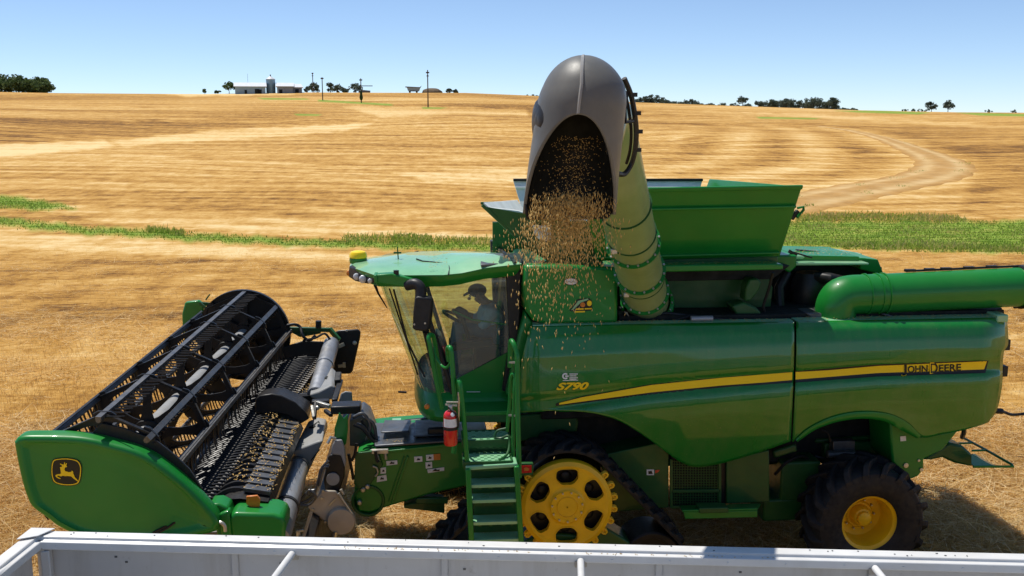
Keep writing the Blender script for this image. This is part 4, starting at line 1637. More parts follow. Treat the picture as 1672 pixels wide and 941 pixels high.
# rows follow the section angle so that the cut edge is clean: th = -90 deg is the viewer's side
cols = []
for i in range(NU):
    th = -PI / 2 - R(13) + 2 * PI * i / NU
    sn = math.cos(th + PI / 2 + R(13))          # 1 at the viewer's side
    zc = zarch + (zbot - zarch) * (1 - max(0, sn))
    zc = max(zbot, zc)
    if sn <= 0:
        zc = zbot - .025 * max(0, -sn)
    col_o, col_i = [], []
    for j in range(NV + 1):
        tt = j / NV
        tt = tt ** 1.35
        z = ztop + (zc - ztop) * tt
        c = hood_c(z)
        rx, ry = hood_r(z)
        col_o.append(Vector((c.x + math.cos(th) * rx, c.y + math.sin(th) * ry, z)))
    cols.append(col_o)
hood_rows = [[cols[i][j] for i in range(NU)] for j in range(NV + 1)]
hood = MB().grid(hood_rows, cu=True).build('spout_hood', MAT['spout'], HV, smooth=60, solid=.022, off=-1, weld=True)
hood['label'] = 'grey domed spout hood open toward the viewer'
# raised seam along the crown, lighter grey painted in for its highlight
seam = []
for j in range(2, NV + 1):
    p = cols[0][j]
    n_ = Vector((0, -1, .55)).normalized()
    seam.append([p + Vector((-.013, .004, 0)), p + n_ * .012 + Vector((-.006, 0, 0)), p + n_ * .012 + Vector((.006, 0, 0)), p + Vector((.013, .004, 0))])
MB().grid(seam).build('hood_seam', MAT['grey_paint'], hood, smooth=50)
# inner black liner
lin = []
for j in range(NV + 1):
    r_ = []
    for i in range(NU):
        p = cols[i][j]
        c = hood_c(p.z)
        q = Vector((c.x, c.y, p.z)).lerp(p, .905)
        r_.append(q + Vector((0, 0, -.012 if j < NV else 0)))
    lin.append(r_)
MB().grid(lin, cu=True).build('hood_liner', MAT['dark_gap'], hood, smooth=60)
# rubber apron below the back edge
ap = []
for k in range(25):
    th = R(8) + R(164) * k / 24
    c = hood_c(zbot)
    rx, ry = hood_r(zbot)
    dz = .05 * math.sin(math.pi * k / 24) ** .5
    ap.append([Vector((c.x + math.cos(th) * rx * .97, c.y + math.sin(th) * ry * .97, zbot + .10)), Vector((c.x + math.cos(th) * rx * .93, c.y + math.sin(th) * ry * .9 - .02, zbot - dz - .02))])
MB().grid(ap).build('rubber_apron', MAT['rubber'], hood, smooth=60, solid=.015)
# side pivot pods
for sx, px_, pa, pb in ((-1, 873, 160, 236), (1, 1014, 165, 262)):
    top, bot = P(px_, pa, Y=HYs + .02), P(px_ - (4 if sx > 0 else 2), pb, Y=HYs + .02)
    pod = []
    for j in range(13):
        v = j / 12
        c = lerp(top, bot, v)
        k = math.sqrt(max(.001, 1 - (2 * v - 1) ** 2))
        pod.append([c + Vector((-sx * .040 + sx * .042 * math.cos(a) * k, .06 + .24 * math.sin(a) * k, 0)) for a in [2 * PI * q / 16 for q in range(16)]])
    MB().grid(pod, cu=True).build('pivot_cover', MAT['black_plastic'] if sx < 0 else MAT['spout'], hood, smooth=60)
# elbow between tube and hood
e0 = TB + du * tl * .86
MB().tube(smooth_poly([e0, lerp(e0, TT, .55), lerp(e0, TT, .78) + Vector((-.05, -.08, -.04)), Vector((hood_c(5.3).x + .17, HYs + .42, 5.24))], 16), .232, 32).build('spout_elbow', MAT['green_tube'], ut, smooth=50)
# black hose loop on the outer side
hose = [P(1019, 128, Y=-3.4), P(1030, 155, Y=-3.35), P(1036, 185, Y=-3.3), P(1039, 215, Y=-3.2), P(1037, 245, Y=-3.1), P(1031, 268, Y=-3.05), P(1020, 284, Y=-3.1), P(1008, 284, Y=-3.2)]
mb = MB()
mb.tube(smooth_poly(hose, 50), .020, 8)
mb.tube([q + Vector((-.03, .04, .0)) for q in smooth_poly(hose[:6], 30)], .013, 6)
mb.tube([P(1024, 150, Y=-3.35), P(1020, 180, Y=-3.4), P(1021, 200, Y=-3.4), P(1033, 198, Y=-3.3)], .014, 6)
for k in (1, 2, 3, 4):
    mb.box(hose[k] + Vector((.02, 0, 0)), (.05, .04, .03))
mb.build('spout_hose', MAT['black'], hood)
# ------------------------------------------------------------------ rear wheels
rc = P(1422, 857, Y=-.05)
WR = rc.z


def tyre_mesh(r, wd, rim_r, nl, sgn=-1, lug_h=.055):
    """tyre standing at the origin, axis along Y; outer face towards sgn*Y"""
    mb = MB()
    h = wd / 2
    prof = [(rim_r, -h * .80), (rim_r + .02, -h * .88), (rim_r + .10, -h * 1.0), (r * .80, -h * 1.03), (r * .90, -h * .97), (r * .95, -h * .82), (r * .965, -h * .4), (r * .97, 0),
            (r * .965, h * .4), (r * .95, h * .82), (r * .90, h * .97), (r * .80, h * 1.03), (rim_r + .10, h), (rim_r + .02, h * .88), (rim_r, h * .80)]
    mb.lathe((0, 0, 0), (0, 1, 0), prof, 72)
    # chevron bars
    for side in (-1, 1):
        for k in range(nl):
            a0 = 2 * PI * (k + (.5 if side > 0 else 0)) / nl
            rows = []
            n = 7
            for i in range(n + 1):
                u = i / n
                y = side * lerp(-.02, h * 1.0, u)
                if i == n:
                    y = side * h * 1.03
                a = a0 + side * 0 + lerp(-.02, .36, u ** .9)
                rr = r * .955 if u < .75 else lerp(r * .955, r * .87, (u - .75) / .25)
                top = rr + lug_h * (1 if u < .86 else lerp(1, .35, (u - .86) / .14))
                wa = lerp(.050, .075, u)
                row = []
                for da, rad in ((-wa, rr - .02), (-wa * .66, top), (wa * .66, top), (wa, rr - .02)):
                    row.append(Vector((math.cos(a + da) * rad, y, math.sin(a + da) * rad)))
                rows.append(row)
            mb.grid(rows)
            mb.poly(rows[0])
            mb.poly(rows[-1])
    return mb


def rear_wheel(center, parent, outer):
    t = tyre_mesh(WR * 1.01, .56, .335, 18, lug_h=.085)
    for i, q in enumerate(t.v):
        y = q[1] if outer < 0 else -q[1]
        t.v[i] = (q[0] + center.x, y + center.y, q[2] + center.z)
    ty = t.build('rear_tyre', MAT['rubber'], parent, smooth=35, bevel=.006, seg=1)
    s = outer
    m = MB()
    m.lathe(center, (0, s, 0), [(.335, -.22), (.325, -.05), (.300, .0), (.295, .10), (.31, .16), (.335, .185), (.355, .20), (.36, .215), (.345, .225), (.325, .205), (.30, .19), (.285, .12), (.28, -.02),
                                (.265, -.06), (.20, -.075), (.17, -.07), (.155, -.05), (.15, -.045), (.0, -.045)], 56)
    hubc = MB()
    hubc.lathe(center, (0, s, 0), [(.13, -.05), (.12, .02), (.105, .05), (.085, .06), (.082, .10), (.06, .115), (0, .118)], 28)
    m.mi = 1
    for k in range(10):
        a = 2 * PI * k / 10
        m.lathe(center + Vector((math.cos(a) * .185, 0, math.sin(a) * .185)), (0, s, 0), [(0, -.08), (.014, -.08), (.014, -.05), (.009, -.04), (0, -.04)], 8)
    rim = m.build('rear_rim', [MAT['yellow'], MAT['bolt']], parent, smooth=40)
    hubc.build('hub_cap', MAT['yellow'], rim)
    return ty


wc = Vector((rc.x, .21, WR))
rear_wheel(wc, HV, -1)
wc2 = Vector((rc.x - .02, 3.0, WR))
rear_wheel(wc2, HV, 1)
MB().tube([wc + Vector((0, .2, 0)), wc2 - Vector((0, .2, 0))], .11, 12).build('rear_axle', MAT['green_dark'], HV)

# ------------------------------------------------------------------ track units
dc = P(925, 825, Y=-.12)
DR = .525


def track_unit(Y0, parent, outer):
    """rubber belted track: Y0 = outer edge, belt runs inward"""
    s = outer
    bw = .62
    C = [(dc.x, dc.z, .60), (P(742, 925, Y=0).x + .12, .36, .36), (P(1062, 915, Y=0).x, .36, .36)]
    # tangent loop round the three rollers (counter-clockwise): drive top, front, rear
    def tangent(c0, c1):
        d = Vector((c1[0] - c0[0], c1[1] - c0[1]))
        L = d.length
        a = math.atan2(d.y, d.x)
        b = math.acos((c0[2] - c1[2]) / L)
        an = a - b
        n = Vector((math.cos(an), math.sin(an)))
        return Vector(c0[:2]) + n * c0[2], Vector(c1[:2]) + n * c1[2], an
    order = [C[0], C[1], C[2]]
    loop = []
    segs = []
    for i in range(3):
        segs.append(tangent(order[i], order[(i + 1) % 3]))
    for i in range(3):
        p0, p1, an = segs[i]
        L = (p1 - p0).length
        k = max(2, int(L / .06))
        loop += [p0.lerp(p1, j / k) for j in range(k)]
        c = order[(i + 1) % 3]
        a0, a1 = an, segs[(i + 1) % 3][2]
        while a1 < a0:
            a1 += 2 * PI
        k = max(2, int((a1 - a0) * c[2] / .06))
        loop += [Vector(c[:2]) + Vector((math.cos(lerp(a0, a1, j / k)), math.sin(lerp(a0, a1, j / k)))) * c[2] for j in range(k)]
    n = len(loop)
    nrm, = [[]]
    for i in range(n):
        t = (loop[(i + 1) % n] - loop[i - 1]).normalized()
        nrm.append(Vector((t.y, -t.x)))
    y0, y1 = Y0, Y0 - s * bw
    rows = []
    for p, q in zip(loop, nrm):
        a = p + q * .035
        rows.append([Vector((p.x, y0, p.y)), Vector((a.x, y0, a.y)), Vector((a.x, y1, a.y)), Vector((p.x, y1, p.y))])
    mb = MB()
    mb.grid(rows, cu=True, cv=True)
    # lugs: chevron bars with rounded ends
    length = 0
    acc = [0]
    for i in range(n):
        length += (loop[(i + 1) % n] - loop[i]).length
        acc.append(length)
    def at(sv):
        sv %= length
        i = int(np.searchsorted(acc, sv, side='right') - 1) % n
        f = (sv - acc[i]) / max(1e-6, acc[i + 1] - acc[i])
        p = loop[i].lerp(loop[(i + 1) % n], f)
        q = nrm[i].lerp(nrm[(i + 1) % n], f).normalized()
        return p, q
    nl = int(length / .175)
    for half in (0, 1):
        for k in range(nl):
            s0 = length * (k + .5 * half) / nl
            rows = []
            for i in range(7):
                u = i / 6
                y = lerp(y0 + s * .012, (y0 + y1) / 2 - s * .03 * 0, u) if half == 0 else lerp(y1 - s * .012, (y0 + y1) / 2, u)
                sv = s0 - .20 * u ** 1.1
                wl = .042 if u < .9 else .03
                hl = .034 + .058 * (1 if 0 < i < 6 else .45)
                row = []
                for ds, hh in ((-wl - .012, .03), (-wl + .004, hl), (wl - .004, hl), (wl + .012, .03)):
                    p, q = at(sv + ds)
                    v = p + q * hh
                    row.append(Vector((v.x, y, v.y)))
                rows.append(row)
            mb.grid(rows)
            mb.poly(rows[0])
            mb.poly(rows[-1])
    mb.build('track_belt', MAT['rubber'], parent, smooth=35, bevel=.008, seg=2)
    # drive wheel
    w = MB()
    ring_o, ring_h = DR * .955, None
    cY = Y0 + s * .045
    def pt(r, a, dy):
        return Vector((dc.x + math.cos(a) * r, cY + s * dy, dc.z + math.sin(a) * r))
    # face with six windows: polar grid, cells inside a window left out
    NA, RS = 180, [0.0, .08, .14, .185, .20, .212, .225, .24, .255, .27, .285, .30, .315, .33, .345, .36, .375, .39, .405, .42, .435, .47, .50, .515]
    dy_of = lambda r: plerp([(0, .030), (.14, .030), (.185, .034), (.20, .012), (.225, .004), (.44, .008), (.47, .02), (.515, .0)], r)
    def in_hole(r, a):
        k = (a - PI / 2) / (PI / 3)
        da = (k - round(k)) * PI / 3
        x, y = r * math.cos(da), r * math.sin(da)     # x outward, y across
        x -= .343
        hw = .128 if x > -.02 else .128 - (-.02 - x) * .62
        return abs(x) < .094 and abs(y) < hw and (abs(x) / .094) ** 4 + (abs(y) / hw) ** 4 < 1
    for half_dy, flip in ((0, 0), (-.05, 1)):
        o = len(w.v)
        for r in RS:
            for k in range(NA):
                w.v.append(tuple(pt(r if r > 0 else .001, 2 * PI * k / NA, dy_of(r) + half_dy)))
        for i in range(len(RS) - 1):
            for k in range(NA):
                rm, am = (RS[i] + RS[i + 1]) / 2, 2 * PI * (k + .5) / NA
                if in_hole(rm, am):
                    continue
                w.f.append((o + i * NA + k, o + i * NA + (k + 1) % NA, o + (i + 1) * NA + (k + 1) % NA, o + (i + 1) * NA + k))
                w.m.append(0)
    # window reveals
    for q in range(6):
        aa = PI / 2 + q * PI / 3
        rim_ = []
        for k in range(33):
            t = 2 * PI * k / 32
            cx, sy = math.cos(t), math.sin(t)
            f = (abs(cx) ** 4 + abs(sy) ** 4) ** -.25
            x = .343 + .096 * cx * f
            hw = .131 if cx * f * .096 > -.02 else .131 - (-.02 - cx * f * .096) * .62
            y = hw * sy * f
            px_, pz_ = x * math.cos(aa) - y * math.sin(aa), x * math.sin(aa) + y * math.cos(aa)
            rim_.append([Vector((dc.x + px_, cY + s * .0135, dc.z + pz_)), Vector((dc.x + px_ * .985, cY - s * .06, dc.z + pz_ * .985)),
                         Vector((dc.x + px_ * .965 if False else dc.x + px_, cY - s * .06, dc.z + pz_))])
        ring = []
        cxm, czm = .343 * math.cos(aa), .343 * math.sin(aa)
        for v0, v1, v2 in rim_:
            d = Vector((v0.x - dc.x - cxm, 0, v0.z - dc.z - czm))
            inn = v0 - d * .05
            ring.append([v0 + Vector((0, 0, 0)) + d * .04, inn, Vector((inn.x, cY - s * .06, inn.z))])
        w.grid(ring)
    w.lathe((dc.x, cY, dc.z), (0, s, 0), [(.515, 0), (.52, -.02), (.52, -.10), (.46, -.10)], 72)
    nt = w
    nt.mi = 1
    for k in range(11):
        a = 2 * PI * (k + .3) / 11
        nt.lathe((dc.x + math.cos(a) * .172, cY + s * .03, dc.z + math.sin(a) * .172), (0, s, 0), [(0, .022), (.011, .022), (.012, 0), (0, 0)][::-1], 8)
    nt = MB()
    nt.lathe((dc.x, cY, dc.z), (0, s, 0), [(.125, .030), (.118, .036), (.112, .030), (.11, .034), (.01, .036), (.008, .030), (0, .030)], 40)
    hubm = nt
    tk = w
    tk.mi = 0
    for k in range(24):
        a = 2 * PI * (k + .5) / 24
        if R(42) < a % (2 * PI) < R(140):
            continue
        e = Vector((math.cos(a), 0, math.sin(a)))
        tg = Vector((-math.sin(a), 0, math.cos(a)))
        b = Vector((dc.x, cY - s * .03, dc.z)) + e * .505
        path = [b - tg * .024, b - tg * .024 + e * .055, b - tg * .012 + e * .072, b + tg * .012 + e * .072, b + tg * .024 + e * .055, b + tg * .024]
        tk.tube(path, .0125, 8)
        tk.tube([p + Vector((0, -s * .05, 0)) for p in path], .0125, 8)
        tk.box(b + e * .03 - Vector((0, s * .03, 0)), (.03, .05, .03))
    wheel = w.build('drive_wheel', [MAT['yellow'], MAT['bolt']], parent, smooth=40)
    hubm.build('hub_cap', MAT['yellow'], wheel)
    q = MB()
    q.lathe((dc.x, Y0 - s * .09, dc.z), (0, s, 0), [(0, 0), (.46, 0), (.48, -.03), (.48, -.25), (0, -.25)], 40)  # black disc added behind the wheel so its windows stay dark
    for k in range(6):
        a = PI / 6 + k * PI / 3
        q.ball((dc.x + math.cos(a) * .30, Y0 - s * .09, dc.z + math.sin(a) * .30), (.07, .03, .07), 12, 8)
    q.build('drive_backing_disc', MAT['black'], parent, smooth=40)
    # idlers and frame
    for c in C[1:]:
        q = MB()
        q.lathe((c[0], Y0 - s * .02, c[1]), (0, s, 0), [(.10, -.5), (.33, -.5), (.345, -.48), (.345, -.02), (.33, 0), (.27, -.01), (.25, -.06), (.14, -.07), (.12, -.02), (0, -.02)], 40)
        q.build('idler_wheel', MAT['black'], parent)
    for k in range(3):
        x = lerp(C[1][0] + .52, C[2][0] - .52, k / 2)
        q = MB()
        q.lathe((x, Y0 - s * .05, .20), (0, s, 0), [(0, -.45), (.17, -.45), (.17, 0), (.10, 0), (.08, -.04), (0, -.04)], 28)
        q.build('bogie_roller', MAT['black'], parent)
    f = MB()
    yy = Y0 - s * .04
    f.prism([Vector((C[1][0] + .1, yy, .42)), Vector((dc.x - .25, yy, dc.z - .35)), Vector((dc.x + .2, yy, dc.z - .40)), Vector((dc.x + .45, yy, dc.z - .30)), Vector((C[2][0] - .1, yy, .48)), Vector((C[2][0] - .2, yy, .34)), Vector((C[1][0] + .2, yy, .32))], (0, -s * .4, 0))
    f.build('track_frame', MAT['green_dark'], parent, bevel=.02)


track_unit(-.10, HV, -1)
track_unit(3.4, HV, 1)
MB().tube([Vector((dc.x, .5, dc.z)), Vector((dc.x, 2.9, dc.z))], .20, 14).build('front_axle', MAT['green_dark'], HV)

# ------------------------------------------------------------------ lower side between track and wheel
plate('lower_panel', [(977, 745), (1076, 723), (1092, 742), (1092, 829), (1006, 836)], .34, .4, MAT['green_dark'], HV, .01)
plate('fuel_tank', [(850, 678), (960, 668), (1060, 700), (1080, 722), (970, 748), (920, 720), (850, 700)], .72, .4, MAT['black_plastic'], HV, .05)
plate('track_guard', [(848, 678), (935, 672), (945, 690), (940, 716), (900, 714), (846, 722)], .55, .3, MAT['green_dark'], HV, .02)
vg = MB()
vg.prism(pts([(1096, 744), (1176, 752), (1176, 827), (1096, 829)], .36), (0, .05, 0))
vg = vg.build('vent_panel', MAT['dark_gap'], HV)
gr = MB()
for k in range(17):
    px = 1101 + k * 4.4
    gr.bar(P(px, 752, Y=.345), P(px, 824, Y=.345), .007, .01, up=(0, 1, 0))
for k in range(17):
    py = 754 + k * 4.2
    gr.bar(P(1099, py, Y=.34), P(1173, py, Y=.34), .007, .01, up=(0, 1, 0))
gr.build('vent_mesh', MAT['green_dark'], vg, smooth=0)
gr = MB()
for a, b in (((1096, 750), (1096, 829)), ((1175, 752), (1175, 829)), ((1096, 828), (1176, 827)), ((1096, 802), (1176, 801))):
    gr.bar(P(*a, Y=.335), P(*b, Y=.335), .035, .03, up=(0, 1, 0))
gr.build('vent_frame', MAT['green_dark'], vg, bevel=.005)
plate('rear_lower_panel', [(1186, 752), (1256, 735), (1257, 820), (1186, 823)], .36, .4, MAT['green_dark'], HV, .012)
plate('frame_gap', [(1177, 748), (1185, 746), (1185, 826), (1177, 827)], .40, .2, MAT['black'], HV, 0)
sb = MB()
sb.prism([P(1114, 833, Y=.02), P(1237, 830, Y=.02), P(1242, 822, Y=.36), P(1110, 825, Y=.36)], (0, 0, -.025))
sb.prism(pts([(1116, 836), (1237, 833.5), (1237, 845), (1119, 848)], .03), (0, .03, 0))
sb.build('side_step', MAT['green'], HV, bevel=.008)
MB().prism(pts([(1142, 830), (1190, 829), (1190, 838), (1142, 839)], .0), (0, .15, 0)).build('step_bracket', MAT['green_dark'], HV, bevel=.01)
st = MB().prism(pts([(1056, 767), (1068, 767), (1068, 776), (1056, 776)], .33), (0, .008, 0)).build('warning_sticker', MAT['decal_white'], HV, smooth=0)
MB().prism(pts([(1058.5, 770), (1064, 769), (1066, 774), (1059, 774.5)], .326), (0, .003, 0)).build('sticker_symbol', MAT['decal_black'], st, smooth=0)
MB().prism(pts([(1070, 768), (1077, 767.5), (1075, 771), (1070, 773)], .332), (0, .006, 0)).build('warning_sticker', MAT['red'], HV, smooth=0)
# frame pieces above and ahead of the wheel
fr = MB()
fr.box(P(1290, 770, Y=.9), (.5, .7, .5))
fr.box(P(1385, 735, Y=.95), (.75, .3, .30))
fr.box(P(1280, 820, Y=.8), (.7, .5, .28))
fr.bar(P(1262, 742, Y=.55), P(1300, 730, Y=.55), .06, .10)
fr.bar(P(1330, 720, Y=.9), P(1455, 712, Y=.9), .06, .06)
fr.build('chassis_frame', MAT['green_dark'], HV, bevel=.025)
mb = MB()
mb.tube(smooth_poly([P(1265, 775, Y=.6), P(1285, 755, Y=.55), P(1310, 745, Y=.6), P(1330, 760, Y=.7)], 16), .02, 8)
mb.tube(smooth_poly([P(1330, 745, Y=.75), P(1370, 752, Y=.7), P(1400, 738, Y=.7), P(1440, 748, Y=.8)], 16), .022, 8)
mb.tube(smooth_poly([P(1340, 702, Y=.5), P(1352, 708, Y=.5), P(1356, 722, Y=.5)], 8), .012, 6)
mb.build('chassis_hose', MAT['black'], HV)
mb = MB()
mb.box(P(1375, 728, Y=.7), (.28, .12, .16))
mb.tube([P(1350, 742, Y=.62), P(1395, 740, Y=.62)], .05, 10)
mb.build('axle_valve', MAT['steel_dark'], HV, bevel=.01)
# dark green side behind the wheel
mb = MB()
mb.prism(pts([(1453, 690), (1505, 712), (1567, 702), (1540, 735), (1509, 750), (1509, 766), (1500, 778), (1486, 784), (1470, 770), (1457, 755)], .24), (0, .6, 0))
lw = mb.build('rear_skirt', MAT['green'], HV, bevel=.025)
st = MB().prism(pts([(1470, 713), (1479, 712), (1479.5, 720), (1470.5, 721)], .232), (0, .004, 0)).build('warning_sticker', MAT['decal_white'], lw, smooth=0)
mb = MB()
mb.lathe(P(1479, 760, Y=.235), (0, -1, 0), [(.03, 0), (.03, .01), (.018, .012), (0, .012)], 14)
mb.lathe(P(1500, 752, Y=.235), (0, -1, 0), [(.016, 0), (.016, .01), (0, .012)], 10)
mb.lathe(P(1504, 767, Y=.235), (0, -1, 0), [(.022, 0), (.022, .012), (0, .014)], 10)
mb.build('skirt_bolt', MAT['bolt'], lw)
# chopper tail and rails
mb = MB()
mb.prism(pts([(1507, 752), (1550, 723), (1572, 728), (1588, 742), (1589, 763), (1560, 757), (1540, 748), (1520, 752)], .55), (0, 2.0, 0))
tail = mb.build('straw_chopper', MAT['green_dark'], HV, bevel=.03)
mb = MB()
mb.prism([P(1586, 742, Y=.5), P(1622, 760, Y=.35), P(1590, 761, Y=.32), P(1586, 757, Y=.45)], (0, 0, -.02))
mb.prism([P(1586, 741, Y=.6), P(1592, 741, Y=.8), P(1626, 760, Y=.4), P(1620, 760, Y=.36)], (0, 0, -.015))
mb.build('chopper_vane', MAT['green_top'], tail, bevel=.004)
mb = MB()
pN, pF = P(1657, 760, Y=.25), P(1569, 713, Y=1.55)
mb.tube([pF, lerp(pF, pN, .5), pN + Vector((-.02, .03, 0)), P(1654, 762, Y=.25), P(1589, 762, Y=.3)], .017, 8)
for f0, e in ((.24, (1560, 725)), (.5, (1587, 737.5))):
    q = lerp(pF, pN, f0)
    mb.tube([q, Vector((P(e[0], e[1], Y=q.y).x, q.y, q.z))], .014, 6)
mb.build('tail_guard_rail', MAT['green'], HV)
mb = MB()
mb.tube([P(1573, 696, Y=.5), P(1574, 706, Y=.6), P(1571, 714, Y=.8)], .03, 8)
mb.build('rail_strap', MAT['black'], HV)
mb = MB()
mb.tube(smooth_poly([P(1622, 671, Y=.3), P(1636, 672, Y=.3), P(1650, 677, Y=.32), P(1662, 677, Y=.34), P(1675, 675, Y=.36), P(1690, 668, Y=.5)], 26), [.035] * 6 + [.018] * 20 + [.018], 8)
mb.build('trailing_cable', MAT['black'], HV)
# ------------------------------------------------------------------ cab
ZR, ZG, ZF = P(720, 462, Y=.45).z, P(700, 600, Y=.5).z, P(690, 652, Y=.6).z     # roof underside, sill, floor
XB = P(833, 560, Y=.45).x           # rear of the cab
XFt, XFb = P(612, 466, Y=1.0).x, P(683, 640, Y=1.0).x    # front of the glass, top and foot
YN, YF_ = .42, 2.70


def cab_ring(z):
    """outline of the glass house at a height: near rear corner -> round the front -> far rear corner"""
    t = (ZR - z) / (ZR - ZF)
    xf = lerp(XFt, XFb, t)
    n_in = .10 * t
    xc = xf + lerp(.50, .42, t)      # where the near corner post stands
    out = [Vector((XB, YN + n_in, z)), Vector((xc, YN + n_in, z))]
    ym = (YN + YF_) / 2
    hw = (YF_ - YN) / 2 - n_in
    for k in range(1, 24):
        a = PI * k / 24
        # super-ellipse nose
        c, s_ = math.cos(a), math.sin(a)
        out.append(Vector((xc - (xc - xf) * abs(s_) ** .62, ym - hw * (abs(c) ** .75) * (1 if c > 0 else -1), z)))
    out += [Vector((xc, YF_ - n_in, z)), Vector((XB, YF_ - n_in, z))]
    return out


zs = [lerp(ZR + .05, ZF, k / 10) for k in range(11)]
rings = [cab_ring(z) for z in zs]
nfront = len(rings[0])
mb = MB().grid([r[1:-1] for r in rings])
ws = mb.build('windshield', MAT['glass'], HV, smooth=60)
# near side window above a slanting sill
def side_z(x):
    x0, x1 = rings[-1][1].x, XB
    return lerp(P(690, 648, Y=.5).z, P(832, 574, Y=.45).z, max(0, min(1, (x - P(690, 648, Y=.5).x) / (x1 - P(690, 648, Y=.5).x))))


def side_patch(y_of, up, name, mat):
    rows = []
    for k in range(15):
        u = k / 14
        row = []
        for j in range(9):
            v = j / 8
            zt_, zb_ = ZR + .05, None
            # sweep along the sill line
            xb_ = lerp(rings[-1][1].x, XB, u)
            zb_ = max(side_z(xb_), ZF)
            xt_ = lerp(rings[0][1].x, XB, u)
            if up:
                z = lerp(zb_, zt_, v)
                x = lerp(xb_, xt_, v)
            else:
                z = lerp(ZF, zb_, v)
                x = xb_
            t = (ZR - z) / (ZR - ZF)
            row.append(Vector((x, y_of(t), z)))
        rows.append(row)
    return MB().grid(rows).build(name, mat, HV, smooth=60, solid=.0)


side_patch(lambda t: YN + .10 * t, True, 'side_window', MAT['glass'])
dpan = side_patch(lambda t: YN + .10 * t - .012, False, 'door_panel', MAT['green'])
side_patch(lambda t: YF_ - .10 * t, True, 'side_window', MAT['glass'])
side_patch(lambda t: YF_ - .10 * t + .012, False, 'door_panel', MAT['green'])
MB().bar(P(762, 640, Y=.49), P(784, 640, Y=.49), .006, .012, up=(0, 1, 0)).build('door_seam', MAT['decal_white'], dpan, smooth=0)
# posts
mb = MB()
mb.prism(pts([(825, 434), (853, 432), (850, 520), (846, 560), (832, 640), (820, 640), (832, 560)], .40), (0, .16, 0))
mb.build('rear_pillar', MAT['black'], HV, bevel=.02)
mb = MB()
mb.prism([Vector((q.x, YF_ - .08, q.z)) for q in pts([(825, 434), (853, 432), (850, 520), (832, 640), (816, 640), (830, 560)], .40)], (0, .14, 0))
mb.build('rear_pillar', MAT['black'], HV, bevel=.02)
mb = MB()
mb.tube([r[1] for r in rings], .028, 8)
mb.build('front_pillar', MAT['black_plastic'], HV)
mb = MB()
mb.tube([r[-2] for r in rings], .028, 8)
mb.build('front_pillar', MAT['black_plastic'], HV)
MB().box((XB + .06, 1.6, (ZR + ZF) / 2 + .05), (.06, 2.2, ZR - ZF + .1)).build('cab_rear_wall', MAT['black'], HV)
# wipers inside the glass
mb = MB()
r4, r5 = cab_ring(lerp(ZR, ZF, .05)), cab_ring(lerp(ZR, ZF, .80))
mb.tube([r4[5] + Vector((-.015, -.01, 0)), r5[6] + Vector((-.02, -.01, 0))], .009, 6)
mb.tube([r4[4] + Vector((-.015, -.015, 0)), cab_ring(lerp(ZR, ZF, .5))[5] + Vector((-.03, -.02, 0)), r5[4] + Vector((-.02, -.015, 0))], .012, 6)
mb.build('wiper_arm', MAT['black'], ws)
# base skirt under the glass
def skirt_ring(z, grow):
    r = cab_ring(ZF)
    cx = sum(q.x for q in r) / len(r)
    return [Vector((q.x + (q.x - XB) * grow * .25, lerp(1.56, q.y, 1 + grow), z)) for q in r]
rows = [skirt_ring(ZF + .10, .0), skirt_ring(ZF + .06, .05), skirt_ring(ZF - .02, .16), skirt_ring(ZF - .14, .19), skirt_ring(ZF - .22, .12), skirt_ring(ZF - .24, -.2)]
sk = MB().grid(rows).build('cab_base', MAT['green'], HV, smooth=50)
MB().poly([Vector((q.x, q.y, ZF + .03)) for q in cab_ring(ZF)]).build('cab_floor', MAT['black'], HV)
c = P(697, 664, Y=.32)
MB().lathe(c, (-.25, -1, 0), [(.03, -.02), (.03, .012), (.02, .02), (0, .02)], 14).build('marker_lamp', MAT['amber'], sk)
MB().bar(P(650, 640, Y=1.0), P(664, 641, Y=1.0), .02, .02).build('mirror_stub', MAT['black'], sk)

# roof: lofted from a rounded top outline down to a narrower soffit
ZT = P(724, 447, Y=.30).z
top_o = [P(852, 429, Y=.30), P(796, 435, Y=.28), P(754, 444, Y=.26), P(724, 447, Y=.25), P(670, 447.5, Y=.25), P(611, 447, Y=.28), P(590, 440, Y=.55), P(571, 433, Y=.95), P(572, 428, Y=1.5), P(590, 423, Y=2.1), P(615, 419, Y=2.55), P(668, 415, Y=2.8), P(724, 413, Y=2.9), P(826, 411.5, Y=2.95), P(852, 411.5, Y=2.95)]
cx_ = sum(p.x for p in top_o) / len(top_o)
cy_ = 1.6


def shr(f, dz, l=top_o):
    return [Vector((lerp(cx_, p.x, f), lerp(cy_, p.y, f), p.z + dz)) for p in l]


rf = MB()
inner = [Vector((p.x, p.y, max(p.z, ZT) + .0)) for p in shr(.72, .055)]
rows = [[Vector((lerp(cx_, p.x, .3), lerp(cy_, p.y, .3), lerp(ZT, p.z, .35) + .065)) for p in top_o], shr(.72, .045), shr(.93, .02), shr(1.0, -.015)]
rf.grid(rows, cu=True)
rf.poly(rows[0])
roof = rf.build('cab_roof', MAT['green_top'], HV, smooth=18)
rf = MB()
rows = [shr(1.0, -.017), shr(1.0, -.035), shr(.965, -.11), shr(.93, -.16), shr(.6, -.17)]
rf.grid(rows, cu=True)
rf.poly(rows[-1])
rf.build('roof_fascia', MAT['green'], roof, smooth=35)
